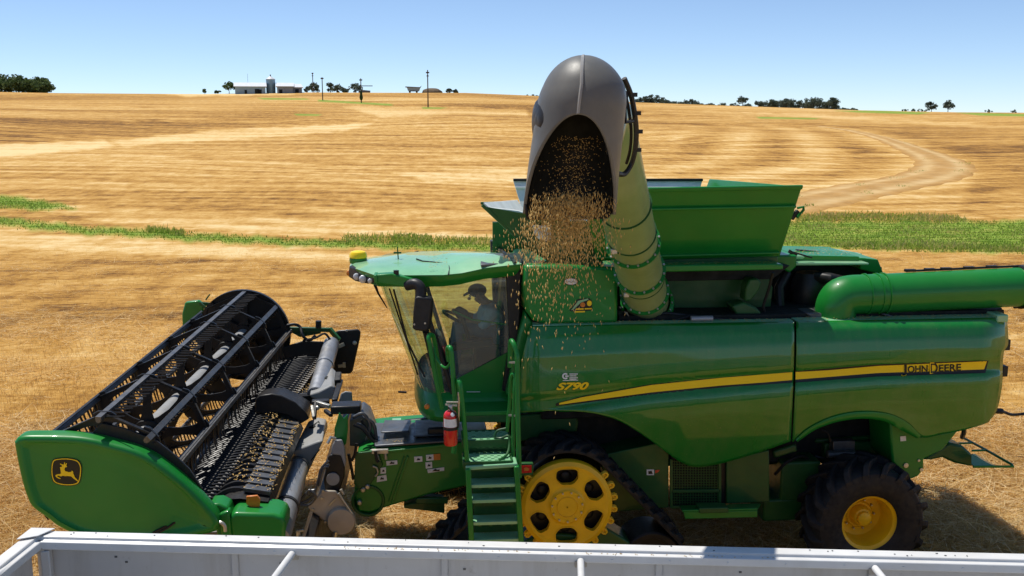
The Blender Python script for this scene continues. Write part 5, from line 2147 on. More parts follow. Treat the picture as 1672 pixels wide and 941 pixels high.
# hatch line and dark tarp patch
mb = MB()
def roof_pt(px, py):
    q = P(px, py, Z=ZT + .05)
    return q
mb.tube([P(680, 423, Z=ZT + .072), P(690, 426.5, Z=ZT + .066), P(728, 430, Z=ZT + .055), P(733, 434, Z=ZT + .05), P(734, 440, Z=ZT + .035), P(732, 449, Y=.22)], .008, 6)
mb.build('roof_cable', MAT['black'], roof)
tp = MB()
tp.prism([P(774, 414, Z=ZT + .115), P(784, 424, Z=ZT + .115), P(785, 432, Z=ZT + .10), P(852, 429, Z=ZT + .095), P(856, 413, Z=ZT + .115)], (0, 0, -.03))
tp.build('roof_mat', MAT['steel_dark'], roof, bevel=.01)
mb = MB()
mb.bar(P(822, 412, Z=ZT + .14), P(842, 429, Z=ZT + .125), .03, .02)
mb.build('mat_strap', MAT['black'], roof)
# positioning dome
bc = P(585, 424, Y=1.1)
b = MB().lathe(bc - Vector((0, 0, .01)), (0, 0, 1), [(0, -.03), (.10, -.03), (.105, 0), (.10, .03), (.09, .035)], 28).build('dome_base', MAT['green'], roof)
MB().lathe(bc + Vector((0, 0, .022)), (0, 0, 1), [(.098, 0), (.105, .01), (.10, .05), (.085, .072), (.05, .083), (0, .086)], 28).build('positioning_dome', MAT['decal_yellow'], roof)
# aerial on a fin
a0 = P(648, 434, Y=1.0)
mb = MB()
mb.prism([a0 + Vector((-.12, 0, 0)), a0 + Vector((.10, 0, 0)), a0 + Vector((.04, 0, .06)), a0 + Vector((-.03, 0, .05))], (0, .04, 0))
mb.tube([a0 + Vector((.02, .02, .03)), a0 + Vector((.01, .02, .22))], .008, 6)
mb.box(a0 + Vector((.01, .02, .15)), (.09, .02, .02))
mb.build('roof_aerial', MAT['green_dark'], roof)
# front lamp cluster
lampb = MB()
lampb.prism([P(570, 434, Y=.9), P(611, 449, Y=.30), P(612, 462, Y=.32), P(600, 464, Y=.40), P(580, 460, Y=.75), P(568, 452, Y=.95)], (.10, .3, 0))
lampb = lampb.build('lamp_housing', MAT['black_plastic'], HV, bevel=.02)
for px, py, Y, rr, mt in ((592.5, 456, .50, .052, 'lamp_lens'), (582, 452, .68, .045, 'lamp_lens'), (604, 459, .33, .03, 'lamp_lens'), (570, 446, .92, .038, 'amber')):
    MB().ball(P(px, py, Y=Y + .01), (rr * .85, rr * .5, rr * .9), 16, 10).build('head_lamp' if mt != 'amber' else 'turn_lamp', MAT[mt], lampb)
# mirror arm and mirror
mb = MB()
mb.prism(pts([(614, 449), (640, 447), (677, 457), (679, 462), (672, 471), (664, 470), (622, 464), (616, 462)], .16), (0, .14, 0))
arm = mb.build('mirror_arm', MAT['green'], HV, bevel=.015)
MB().prism(pts([(610, 450), (616, 449), (617, 463), (611, 463)], .14), (0, .3, 0)).build('arm_root', MAT['green'], arm, bevel=.01)
mb = MB()
mb.tube(smooth_poly([P(664, 466, Y=.2), P(678, 464, Y=.15), P(686, 470, Y=.12), P(687, 482, Y=.10), P(686, 492, Y=.08)], 16), .062, 14)
mb.build('arm_elbow', MAT['black_plastic'], arm)
MB().lathe(P(647, 449, Y=.2), (0, 0, 1), [(0, -.02), (.03, -.02), (.03, .05), (0, .05)], 12).build('arm_lamp', MAT['black'], arm)
mb = MB()
mb.prism(pts([(677, 486), (682, 484.5), (700, 486), (705, 491), (703, 515), (700, 540), (694, 542), (676, 540), (673, 536), (674, 510)], .02), (.03, .12, 0))
mir = mb.build('side_mirror', MAT['black_plastic'], HV, bevel=.03, seg=3)
mb = MB()
for px, py in ((676.5, 530), (694, 528)):
    mb.lathe(P(px, py, Y=.018), (0, -1, 0), [(.012, 0), (.010, .008), (0, .008)], 8)
mb.build('mirror_screw', MAT['bolt'], mir)
mb = MB()
mb.tube([P(695, 540, Y=.15), P(700, 565, Y=.3), P(706, 600, Y=.42)], [.04, .03, .02], 8)
mb.tube([P(612, 465, Y=.9), P(618, 480, Y=.95), P(632, 503, Y=1.0)], [.018, .012, .006], 6)
mb.build('mirror_bracket', MAT['black'], mir)

# ---- cab interior
sx_ = P(800, 590, Y=1.5)
seat_z = ZF + .50
mb = MB()
mb.box((P(795, 560, Y=1.5).x, 1.5, seat_z), (.52, .52, .14))
seat = mb.build('driver_seat', MAT['seat'], HV, bevel=.05, seg=3)
mb = MB()
mb.box((P(826, 510, Y=1.5).x, 1.5, seat_z + .46), (.13, .50, .80), Matrix.Rotation(R(8), 3, 'Y'))
mb.build('seat_back', MAT['seat'], seat, bevel=.05, seg=3)
mb = MB()
mb.box((P(795, 560, Y=1.5).x, 1.5, ZF + .25), (.34, .36, .44))
mb.build('seat_pedestal', MAT['black'], seat, bevel=.03)
mb = MB()
scx = P(742, 520, Y=1.5)
col_b = P(735, 610, Y=1.5)
mb.tube([Vector((col_b.x, 1.5, ZF + .05)), Vector((scx.x + .02, 1.5, scx.z - .05))], [.07, .045], 10)
sw_c = Vector((scx.x + .04, 1.5, scx.z))
nn = Vector((.45, 0, .9)).normalized()
u1 = Vector((0, 1, 0))
u2 = nn.cross(u1)
mb.tube([sw_c + (u1 * math.cos(2 * PI * k / 28) + u2 * math.sin(2 * PI * k / 28)) * .20 for k in range(28)], .017, 8, closed=True)
for a in (90, 210, 330):
    mb.tube([sw_c - nn * .02, sw_c + (u1 * math.cos(R(a)) + u2 * math.sin(R(a))) * .2], .012, 6)
mb.build('steering_wheel', MAT['black'], HV)
mb = MB()
mb.box((P(770, 560, Y=1.1).x, .98, seat_z + .05), (.50, .12, .09), Matrix.Rotation(R(-6), 3, 'Y'))
mb.prism(pts([(738, 508), (750, 500), (764, 508), (768, 520), (748, 522)], 1.0), (0, .05, 0))
mb.bar(P(752, 512, Y=1.02), P(768, 560, Y=1.1), .05, .05)
mb.build('armrest_console', MAT['black_plastic'], HV, bevel=.02)
mb = MB()
mb.prism(pts([(700, 600), (712, 545), (722, 552), (730, 600)], 1.3), (0, .4, 0))
mb.build('cab_pedestal', MAT['steel_dark'], HV, bevel=.03)
mb = MB()
mb.tube([P(740, 508, Y=.62), P(770, 522, Y=.56), P(828, 530, Y=.50)], .012, 8)
mb.build('door_grab_bar', MAT['green'], HV)

# ------------------------------------------------------------------ steps, platform and rails
LY = -.42


def step_plate(l, ynear, yfar, name, mat):
    """perforated tread: near edge (x0,x1,py) at ynear, far edge at yfar"""
    (xa, xb, pya) = l
    a, b = P(xa, pya, Y=ynear), P(xb, pya, Y=ynear)
    z = a.z
    mb = MB()
    nx, ny = 26, 12
    holes = lambda i, j: (i % 3 == 1 and j % 3 == 1) or (i % 3 == 2 and j % 3 == 1 and False)
    v = []
    W_, D_ = b.x - a.x, yfar - ynear
    for j in range(ny + 1):
        for i in range(nx + 1):
            v.append(Vector((a.x + W_ * i / nx, ynear + D_ * j / ny, z)))
    f = []
    for j in range(ny):
        for i in range(nx):
            if (i + (j // 2) % 2 * 2) % 4 in (1, 2) and j % 2 == 1 and 0 < i < nx - 1:
                continue
            k = j * (nx + 1) + i
            f.append((k, k + 1, k + nx + 2, k + nx + 1))
    mb.add(v, f)
    o = mb.build(name, mat, HV, smooth=0, solid=.018, off=-1)
    m2 = MB()
    m2.box((a.x + W_ / 2, ynear - .012, z - .035), (W_ + .03, .022, .085))
    m2.box((a.x + W_ / 2, yfar + .012, z - .03), (W_ + .03, .022, .075))
    m2.box((a.x - .014, (ynear + yfar) / 2, z - .03), (.022, D_, .075))
    m2.box((b.x + .014, (ynear + yfar) / 2, z - .03), (.022, D_, .075))
    m2.box((a.x + W_ / 2, (ynear + yfar) / 2, z - .10), (W_ * .96, D_ * .9, .02))
    m2.build('tread_frame', MAT['green_dark'], o, bevel=.004)
    return o


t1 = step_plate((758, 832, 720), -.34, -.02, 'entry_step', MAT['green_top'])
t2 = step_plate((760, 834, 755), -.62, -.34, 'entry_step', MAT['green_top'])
mb = MB()
pz = P(790, 672, Y=.02).z
mb.prism([Vector((P(755, 672, Y=0).x, .02, pz)), Vector((P(836, 672, Y=0).x, .02, pz)), Vector((P(836, 672, Y=0).x, .55, pz)), Vector((P(738, 672, Y=0).x, .55, pz)), Vector((P(738, 672, Y=0).x, .12, pz))], (0, 0, -.05))
mb.build('cab_platform', MAT['green'], HV, bevel=.008)
mb = MB()
mb.prism([Vector((q.x, .03, q.z)) for q in pts([(757, 678), (834, 676), (834, 690), (757, 690)], .03)], (0, .03, 0))
mb.build('step_riser', MAT['green_dark'], HV, bevel=.006)
mb = MB()
mb.prism(pts([(758, 727), (834, 726), (834, 742), (760, 742)], -.30), (0, .03, 0))
mb.build('step_riser', MAT['green_dark'], HV, bevel=.006)
# ladder
lad = MB()
LYb = -.66
l0, l1 = P(764, 764, Y=LYb), P(771, 905, Y=LYb)
r0, r1 = P(843, 760, Y=LYb), P(852, 905, Y=LYb)
for a, b in ((l0, l1), (r0, r1)):
    lad.bar(a, b, .055, .09, up=(0, 1, 0))
lad = lad.build('ladder', MAT['green'], HV, bevel=.012)
for py, ph in ((790, 6), (815, 5), (851, 6), (880, 6), (905, 6)):
    a, b = P(768, py + 1, Y=LYb), P(848, py - 1.5, Y=LYb)
    m2 = MB()
    m2.prism([a + Vector((0, .0, 0)), b + Vector((0, .0, 0)), b + Vector((0, .17, 0)), a + Vector((0, .17, 0))], (0, 0, -.016))
    m2.prism([a + Vector((0, -.008, 0)), b + Vector((0, -.008, 0)), b + Vector((0, -.008, -.035)), a + Vector((0, -.008, -.035))], (0, -.014, 0))
    m2.build('rung', MAT['green_top'], lad, bevel=.003)
    m3 = MB()
    for u in (.2, .42, .68, .85):
        q = lerp(a, b, u)
        m3.box(q + Vector((0, .08, -.05)), (.035, .10, .05))
    m3.build('rung_cleat', MAT['green_dark'], lad, bevel=.005)
bk = MB()
bk.prism(pts([(770, 768), (846, 766), (852, 890), (776, 892)], LYb + .19), (0, .015, 0))
bk.build('ladder_back', MAT['green_dark'], lad, bevel=.003)
for x0, x1, yy in ((775, 788, 818), (794, 807, 816), (811, 832, 814)):
    st = MB().prism(pts([(x0, yy - 7), (x1, yy - 8), (x1, yy + 1), (x0, yy + 2)], LYb + .184), (0, .004, 0)).build('warning_sticker', MAT['decal_white'], lad, smooth=0)
hd = MB()
hd.prism(pts([(760, 762), (845, 757), (846, 763), (761, 769)], LYb - .01), (0, .3, 0))
hd.build('ladder_head', MAT['green_top'], lad, bevel=.01)
# rails
def rail(l, rad, name='handrail', mat='green', n=40):
    q = smooth_poly([P(a, b, Y=y) for a, b, y in l], n)
    return MB().tube(q, rad, 10).build(name, MAT[mat], HV, smooth=50)
rail([(741, 740, -.5), (745, 690, -.5), (741, 630, -.5), (738, 585, -.48), (736, 571, -.47), (733, 567, -.42), (731, 572, -.36), (733, 590, -.34)], .026)
rail([(764, 775, -.6), (761, 730, -.6), (757, 680, -.6), (753, 640, -.6), (751, 625, -.58), (749, 622, -.54), (748, 627, -.5), (750, 660, -.46)], .026)
rail([(722, 668, -.1), (712, 620, -.1), (702, 565, -.1), (700, 550, -.08), (704, 547, -.04), (709, 555, 0), (716, 600, .05), (722, 640, .08)], .026)
rail([(709, 566, -.05), (712, 583, -.1), (722, 598, -.2), (730, 600, -.35), (736, 592, -.46)], .014)
rail([(848, 780, -.55), (846, 700, -.5), (845, 640, -.46), (845, 590, -.44), (843, 575, -.42), (838, 561, -.38), (834, 560, -.30), (833, 600, -.28)], .028)
rail([(838, 755, -.45), (838, 690, -.4), (840, 640, -.38), (841, 618, -.36), (838, 611, -.34), (834, 620, -.32), (832, 660, -.3), (828, 705, -.3)], .020)
mb = MB()
mb.bar(P(832, 592, Y=-.3), P(845, 592, Y=-.44), .02, .02)
mb.bar(P(830, 678, Y=-.3), P(845, 679, Y=-.46), .02, .02)
mb.tube([P(749, 640, Y=-.5), P(748, 690, Y=-.5)], .015, 6)
mb.build('rail_bracket', MAT['bolt'], HV)
mb = MB()
mb.tube(smooth_poly([P(826, 700, Y=-.3), P(812, 704, Y=-.3), P(808, 714, Y=-.32), P(818, 716, Y=-.34), P(830, 712, Y=-.36), P(832, 725, Y=-.4), P(828, 742, Y=-.5), P(815, 752, Y=-.6)], 40), .014, 8)
mb.build('step_cable', MAT['green_dark'], HV)
# red reflector box by the ladder
mb = MB()
mb.prism(pts([(847, 757), (871, 757), (871, 776), (847, 778)], -.40), (0, .06, 0))
rfl = mb.build('reflector_bracket', MAT['green_dark'], HV, bevel=.008)
MB().prism(pts([(851, 761), (868, 760.5), (868, 772), (851, 773)], -.41), (0, .01, 0)).build('red_reflector', MAT['red'], rfl, smooth=0)
MB().prism(pts([(855, 765), (859, 763), (864, 765), (863, 769), (856, 769)], -.415), (0, .004, 0)).build('reflector_mark', MAT['decal_orange'], rfl, smooth=0)

# ------------------------------------------------------------------ fire extinguisher clipped to the rail
ec = P(736, 726, Y=-.62)
eh = (P(736, 668, Y=-.62) - ec).z
er = .072
FE = thing('fire_extinguisher', ec, 'red fire extinguisher with white label strapped beside the green steps', 'fire extinguisher')
MB().lathe(ec, (0, 0, 1), [(0, 0), (er * .9, 0), (er, .015), (er, eh * .80), (er * .93, eh * .87), (er * .7, eh * .93), (er * .35, eh * .965), (er * .3, eh), (0, eh)], 32).build('cylinder', MAT['red'], FE, smooth=50)
lab = MB()
rows = []
for k in range(17):
    a = R(200) + R(150) * k / 16
    rows.append([ec + Vector((math.cos(a) * er * 1.012, math.sin(a) * er * 1.012, eh * z)) for z in (.53, .76)])
MB().grid(rows).build('paper_label', MAT['decal_white'], FE)
mb = MB()
mb.lathe(ec, (0, 0, 1), [(er * 1.01, eh * .44), (er * 1.06, eh * .44), (er * 1.06, eh * .52), (er * 1.01, eh * .52)], 28)
mb.box(ec + Vector((.02, er * 1.2, eh * .48)), (.06, .08, .10))
mb.build('strap', MAT['black'], FE)
mb = MB()
mb.lathe(ec + Vector((0, 0, eh)), (0, 0, 1), [(.024, -.01), (.026, .03), (.02, .045), (0, .045)], 14)
mb.bar(ec + Vector((-.05, 0, eh + .05)), ec + Vector((.07, 0, eh + .035)), .022, .014)
mb.bar(ec + Vector((-.04, 0, eh + .075)), ec + Vector((.08, 0, eh + .07)), .022, .012)
mb.build('valve_handle', MAT['bolt'], FE)
mb = MB()
mb.tube(smooth_poly([ec + Vector((-.02, -.01, eh + .02)), ec + Vector((.05, -.07, eh - .03)), ec + Vector((.075, -.045, eh * .75)), ec + Vector((.078, -.03, eh * .5))], 20), .012, 8)
mb.build('hose', MAT['black'], FE)
MB().lathe(ec + Vector((.02, -er * .9, eh * .89)), (.2, -.9, .5), [(.022, 0), (.022, .01), (0, .012)], 14).build('gauge', MAT['decal_white'], FE)

# ------------------------------------------------------------------ driver
hd_ = P(778, 481, Y=1.3)       # head
hip = Vector((P(806, 572, Y=1.3).x, 1.3, seat_z + .16))
PR = thing('person', (hip.x, 1.5, ZF + .05), 'driver in a blue shirt and dark cap leaning forward in the cab seat', 'person')


def skin_body(name, joints, edges, mat, parent, root=0, sub=2):
    me = bpy.data.meshes.new(name)
    me.from_pydata([j[0] for j in joints], edges, [])
    o = bpy.data.objects.new(name, me)
    COL.objects.link(o)
    md = o.modifiers.new('skin', 'SKIN')
    md.use_smooth_shade = True
    for i, j in enumerate(joints):
        sv = me.skin_vertices[0].data[i]
        sv.radius = (j[1], j[1] if len(j) < 3 else j[2])
        sv.use_root = (i == root)
    o.modifiers.new('sub', 'SUBSURF').levels = sub
    o.modifiers['sub'].render_levels = sub
    me.materials.append(mat)
    attach(o, parent)
    return o


sh = Vector((P(797, 499, Y=1.3).x, 1.3, P(797, 499, Y=1.3).z))   # base of neck
chest = lerp(hip, sh, .68)
kneeN, kneeF = hip + Vector((-.44, -.14, .06)), hip + Vector((-.44, .14, .06))
footN, footF = Vector((kneeN.x - .06, kneeN.y, ZF + .10)), Vector((kneeF.x - .06, kneeF.y, ZF + .10))
handN, handF = sw_c + Vector((.10, -.19, .02)), sw_c + Vector((.02, .19, .04))
shN, shF = sh + Vector((.02, -.19, -.06)), sh + Vector((.02, .19, -.06))
elN, elF = lerp(shN, handN, .5) + Vector((.05, -.06, -.12)), lerp(shF, handF, .5) + Vector((.05, .06, -.12))
J = [(hip, .15, .13), (lerp(hip, sh, .4), .155, .18), (chest, .165, .20), (sh, .075, .08), (lerp(sh, hd_, .55), .055), (hd_, .115, .10),
     (shN, .075), (elN, .050), (lerp(elN, handN, .9), .036), (handN, .04), (shF, .075), (elF, .050), (lerp(elF, handF, .9), .036), (handF, .04),
     (hip + Vector((-.05, -.10, -.02)), .085), (kneeN, .065), (footN, .055), (footN + Vector((-.14, 0, -.04)), .045),
     (hip + Vector((-.05, .10, -.02)), .085), (kneeF, .065), (footF, .055), (footF + Vector((-.14, 0, -.04)), .045)]
Ed = [(0, 1), (1, 2), (2, 3), (3, 4), (4, 5), (2, 6), (6, 7), (7, 8), (8, 9), (2, 10), (10, 11), (11, 12), (12, 13), (0, 14), (14, 15), (15, 16), (16, 17), (0, 18), (18, 19), (19, 20), (20, 21)]
skin_body('body', J, Ed, MAT['skin'], PR)
# shirt and trousers just outside the skin
Js = [(j[0], *(r * 1.10 + .006 for r in j[1:])) for j in J]
skin_body('shirt', [Js[0], Js[1], Js[2], (lerp(Js[3][0], hd_, .22), .082, .085), Js[6], Js[7], (lerp(elN, handN, .3), .05), Js[10], Js[11], (lerp(elF, handF, .3), .05)],
          [(0, 1), (1, 2), (2, 3), (2, 4), (4, 5), (5, 6), (2, 7), (7, 8), (8, 9)], MAT['shirt'], PR)
skin_body('trousers', [(Js[0][0] + Vector((0, 0, -.03)), .135, .13), Js[14], Js[15], (Js[16][0], .065), Js[18], Js[19], (Js[20][0], .065)],
          [(0, 1), (1, 2), (2, 3), (0, 4), (4, 5), (5, 6)], MAT['trousers'], PR)
fd = Vector((-.93, 0, -.36)).normalized()
mb = MB()
mb.ball(hd_ + Vector((.01, 0, .05)), (.115, .092, .085), 18, 10)
mb.prism([hd_ + fd * .07 + Vector((0, y, .055)) for y in (-.07, .07)] + [hd_ + fd * .17 + Vector((0, y, .045)) for y in (.05, -.05)], (0, 0, .012))
mb.build('cap', MAT['hair'], PR, smooth=50)
mb = MB()
mb.ball(hd_ + fd * .095 + Vector((0, 0, -.015)), (.022, .014, .02), 10, 8)
mb.build('nose', MAT['skin'], PR)
mb = MB()
for s_ in (-1, 1):
    mb.ball(hd_ + fd * .085 + Vector((0, s_ * .034, .012)), .012, 8, 6)
mb.build('eyes', MAT['decal_white'], PR)
mb = MB()
for s_ in (-1, 1):
    mb.ball(hd_ + Vector((.015, s_ * .092, -.005)), (.022, .012, .032), 8, 6)
mb.build('ears', MAT['skin'], PR)
for hnd, s_ in ((handN, -1), (handF, 1)):
    mb = MB()
    for k in range(4):
        b = hnd + Vector((-.02, s_ * .0, .018)) + u2 * (.018 * (k - 1.5))
        L = (.052, .060, .056, .044)[k]
        mb.tube(smooth_poly([b, b + Vector((-L * .55, -s_ * .01, .012)), b + Vector((-L * .9, -s_ * .012, -.012)), b + Vector((-L * .7, -s_ * .01, -.034))], 10), .0088, 7)
    b = hnd + Vector((0, -s_ * .02, .012))
    mb.tube(smooth_poly([b, b + Vector((-.015, -s_ * .03, .01)), b + Vector((-.035, -s_ * .035, .0))], 8), .0098, 7)
    mb.build('fingers', MAT['skin'], PR, smooth=60)
# ------------------------------------------------------------------ cutting header (raised) in front of the cab
HD = thing('cutting_header', (-2.3, 1.6, 1.2), 'raised cutting header with black finger reel between green end shields', 'harvester header')


def loft(l0, Y0, l1, Y1, name, mat, parent, bevel=.01, smooth=35):
    a, b = pts(l0, Y0), pts(l1, Y1)
    assert len(a) == len(b), name
    n = len(a)
    mb = MB().add(a + b, [tuple(range(n))[::-1], tuple(range(n, 2 * n))] + [(i, (i + 1) % n, n + (i + 1) % n, n + i) for i in range(n)])
    return mb.build(name, mat, parent, smooth=smooth, bevel=bevel)


# end shield: recessed face inside a thick rolled edge
SHY = -1.15
so_ = [(23, 730), (24, 720), (33, 713.5), (59, 712), (127, 714), (178, 724), (240, 744), (298, 786), (341, 829), (356, 850), (355, 862), (341, 872), (255, 886), (150, 882), (100, 864), (76, 847), (52, 829), (42, 810), (33, 780)]
so3 = pts(so_, SHY)
so3 = smooth_poly(so3, 114, closed=True)
ctr = sum(so3, Vector()) / len(so3)


def inset(l, f, dy, c=None):
    c = c or ctr
    out = []
    n = len(l)
    for i, p in enumerate(l):
        t = (l[(i + 1) % n] - l[i - 1]).normalized()
        q = Vector((-t.z, 0, t.x))
        if q.dot(c - p) < 0:
            q = -q
        out.append(p + q * f + Vector((0, dy, 0)))
    return out


rows = [inset(so3, .0, .17), inset(so3, .0, .03), inset(so3, .012, .005), inset(so3, .035, -.008), inset(so3, .06, -.006), ]
last = inset(so3, .0, .0)
for f_, dy_ in ((.885, .004), (.85, .022), (.82, .028), (.55, .028), (.3, .028), (.08, .028)):
    rows.append([ctr + Vector((0, dy_, 0)) + Vector(((q.x - ctr.x) * f_, 0, (q.z - ctr.z) * f_)) for q in last])
mb = MB().grid(rows, cu=True)
mb.poly(rows[-1])
shield = mb.build('end_shield', MAT['green'], HD, smooth=50)
shield['label'] = 'near green end shield with round-cornered black badge'
# crest badge: dark plate, yellow outline, leaping deer
def zp(l):
    return [(a / 3.92, 660 + b / 3.92) for a, b in l]
BY = SHY + .018
badge = [(331, 372), (352, 351), (425, 345), (492, 357), (518, 385), (523, 430), (513, 492), (488, 518), (415, 523), (350, 506), (330, 470), (325, 420)]
bb = MB().prism(smooth_poly(pts(zp(badge), BY), 60, True), (0, .012, 0)).build('badge_plate', MAT['decal_black'], shield, smooth=0)
def scale_l(l, f):
    cx = sum(a for a, b in l) / len(l)
    cy = sum(b for a, b in l) / len(l)
    return [(cx + (a - cx) * f, cy + (b - cy) * f) for a, b in l]
o1 = smooth_poly(pts(zp(scale_l(badge, .955)), BY - .003), 60, True)
o2 = smooth_poly(pts(zp(scale_l(badge, .895)), BY - .003), 60, True)
MB().grid([o1, o2], cu=True).build('badge_border', MAT['decal_yellow'], bb, smooth=0)
deer = [(383, 405), (398, 400), (395, 392), (383, 385), (386, 381), (398, 386), (409, 388), (411, 374), (416, 373), (418, 389), (424, 378), (428, 380), (424, 395), (430, 402), (416, 407), (412, 420), (418, 430),
        (440, 436), (458, 434), (457, 428), (463, 427), (469, 436), (467, 444), (473, 452), (478, 468), (490, 480), (501, 494), (497, 496), (482, 485), (466, 473), (455, 463), (435, 461), (415, 461), (402, 459),
        (390, 463), (374, 458), (364, 460), (370, 467), (388, 476), (386, 480), (366, 473), (355, 462), (356, 454), (372, 449), (386, 448), (390, 440), (388, 425), (385, 412)]
MB().prism(pts(zp(deer), BY - .006), (0, .003, 0)).build('badge_deer', MAT['decal_yellow'], bb, smooth=0)
# dark side bracing behind the shield and inner wall
MB().prism([q + Vector((0, .165, 0)) for q in inset(so3, .012, 0)], (0, .02, 0)).build('shield_back', MAT['black'], shield, smooth=0)
# rear arm of the near end
mb = MB()
mb.prism(pts([(373, 846), (382, 837.5), (446, 840), (461, 845), (466, 856), (465, 884), (378, 884)], -1.02), (0, .42, 0))
arm_ = mb.build('end_arm', MAT['green'], HD, bevel=.035, seg=3)
mb = MB()
mb.prism(pts([(341, 824), (358, 823), (372, 830), (380, 850), (378, 884), (356, 884), (350, 852)], -.98), (0, .25, 0))
mb.prism(pts([(357, 840), (374, 834), (379, 884), (362, 884)], -1.04), (0, .12, 0))
mb.build('arm_knuckle', MAT['green'], arm_, bevel=.02)
mb = MB()
mb.tube(smooth_poly([P(354, 853, Y=-1.1), P(362, 854, Y=-1.12), P(367, 860, Y=-1.12), P(368, 868, Y=-1.12)], 10), .018, 8)
mb.build('latch_hook', MAT['bolt'], arm_)
mb = MB()
mb.prism(pts([(402, 811), (420, 809.5), (425, 816), (424, 828), (412, 830), (402, 824)], -.85), (0, .03, 0))
rf_ = mb.build('end_reflector', MAT['amber'], HD, bevel=.006)
MB().prism(pts([(404, 826), (414, 829), (409, 838), (406, 838)], -.83), (0, .03, 0)).build('reflector_stem', MAT['black'], rf_)

# ---- reel
RA, RB = Vector((-3.10, -.93, 1.91)), Vector((-2.58, 4.05, 2.20))
RR = .65
ALPH = [140, 86, 41, 3, -50, -110, 193]


def reel_c(f):
    return lerp(RA, RB, f)


def reel_p(f, al, r=RR):
    return reel_c(f) + Vector((math.cos(R(al)) * r, 0, math.sin(R(al)) * r))


rt_ = MB().tube([reel_c(-.02), reel_c(.33), reel_c(.66), reel_c(1.0)], .105, 28).build('reel_tube', MAT['grey_paint'], HD, smooth=50)
FS = [0.0, .227, .442, .655, .83, 1.0]
for i, f in enumerate(FS):
    c = reel_c(f)
    sp = MB()
    # hub
    sp.lathe(c - Vector((0, .015, 0)), (0, 1, 0), [(.10, -.02), (.155, -.02), (.165, 0), (.155, .05), (.10, .05)], 24)
    for al in ALPH:
        d = Vector((math.cos(R(al)), 0, math.sin(R(al))))
        t = Vector((-d.z, 0, d.x))
        prof = [(.13, .085), (.22, .055), (.36, .040), (.50, .055), (.58, .09), (.64, .11), (.67, .06)]
        out = [c + d * r + t * w for r, w in prof] + [c + d * r - t * w for r, w in prof[::-1]]
        sp.prism([q - Vector((0, .012, 0)) for q in out], (0, .024, 0))
    # outer straps between neighbouring arms, notched like the pressed plates
    order = sorted(ALPH)
    for a0, a1 in zip(order, order[1:] + [order[0] + 360]):
        if a1 - a0 > 75:
            p0, p1 = c + Vector((math.cos(R(a0)), 0, math.sin(R(a0)))) * .63, c + Vector((math.cos(R(a1)), 0, math.sin(R(a1)))) * .63
            sp.bar(p0, p1, .024, .05)
            continue
        n = 8
        thin = (a0, a1) == (41, 86)
        o_, i_ = [], []
        for k in range(n + 1):
            u = k / n
            a = lerp(a0, a1, u)
            chord = math.cos(R((a1 - a0) / 2)) / math.cos(R(a - (a0 + a1) / 2))
            ro = .655 * chord
            ri = ro - ((.03 if thin else .055) + .10 * abs(2 * u - 1) ** 3)
            dd = Vector((math.cos(R(a)), 0, math.sin(R(a))))
            o_.append(c + dd * ro)
            i_.append(c + dd * ri)
        sp.prism([q - Vector((0, .010, 0)) for q in o_ + i_[::-1]], (0, .020, 0))
        m0 = lerp(o_[4], i_[4], .3)
        sp.bar(o_[0] + Vector((0, -.02, 0)), o_[-1] + Vector((0, -.02, 0)), .05, .012, up=(o_[4] - c).normalized())
    sp.build('reel_spider', MAT['black'], HD, smooth=30)
# end disc at the far side
dc_ = MB()
c = reel_c(1.0) + Vector((0, .05, 0))
dc_.lathe(c, (0, 1, 0), [(.665, -.06), (.68, -.06), (.68, .02), (.0, .02)], 64)
dc_.lathe(c, (0, 1, 0), [(.665, -.06), (.665, .0), (.52, .0)], 64)
dc_.build('reel_end_disc', MAT['black'], HD, smooth=40)
# bats with finger rows
for al in ALPH:
    f0, f1 = (-.03, 1.0)
    if al == 140:
        f1 = .93
    d = Vector((math.cos(R(al)), 0, math.sin(R(al))))
    b = MB()
    up_ = d
    b.bar(reel_p(f0, al), reel_p(f1, al), .055, .035, up=up_)
    b.tube([reel_p(f0, al, RR - .02), reel_p(f1, al, RR - .02)], .026, 8)
    if al in (3, 140):
        b.bar(reel_p(f0, al, RR + .02) + Vector((.03, 0, .02)), reel_p(f1, al, RR + .02) + Vector((.03, 0, .02)), .05, .02, up=up_)
    bat = b.build('reel_bat', MAT['steel_dark'], HD, smooth=30)
    tn = MB()
    nt = 54
    vec = {140: Vector((.22, 0, -1)), 86: Vector((.95, 0, .02)), 41: Vector((-.2, .3, -1)), 3: Vector((-.18, 0, -1))}.get(al, Vector((.1, 0, -1))).normalized()
    L = {140: .28, 86: .17, 41: .07, 3: .36}.get(al, .26)
    for k in range(nt):
        f = lerp(f0 + .02, f1 - .02, (k + random.uniform(-.12, .12)) / (nt - 1))
        p = reel_p(f, al, RR - .02)
        w = vec + Vector((random.uniform(-.06, .06), random.uniform(-.05, .05), random.uniform(-.05, .05)))
        s_ = Vector((0, 1, 0))
        tn.tube(smooth_poly([p, p + w * L * .35 + Vector((0, .02, .0)), p + w * L * .75 + Vector((.02, .0, 0)), p + w * L + Vector((.06, -.03, .01))], 6), [.013, .012, .011, .010, .010, .009, .007][:7], 5)
    tn.build('finger_row', MAT['black'], bat, smooth=60)

# near reel end arm plate just behind the shield
mb = MB()
mb.prism([q + Vector((0, .02, 0)) for q in pts([(146, 712), (164, 692), (200, 700), (252, 719), (285, 745), (309, 768), (330, 800), (300, 830), (160, 760)], -1.0)], (0, .03, 0))
mb.build('reel_end_plate', MAT['black'], HD, bevel=.006)
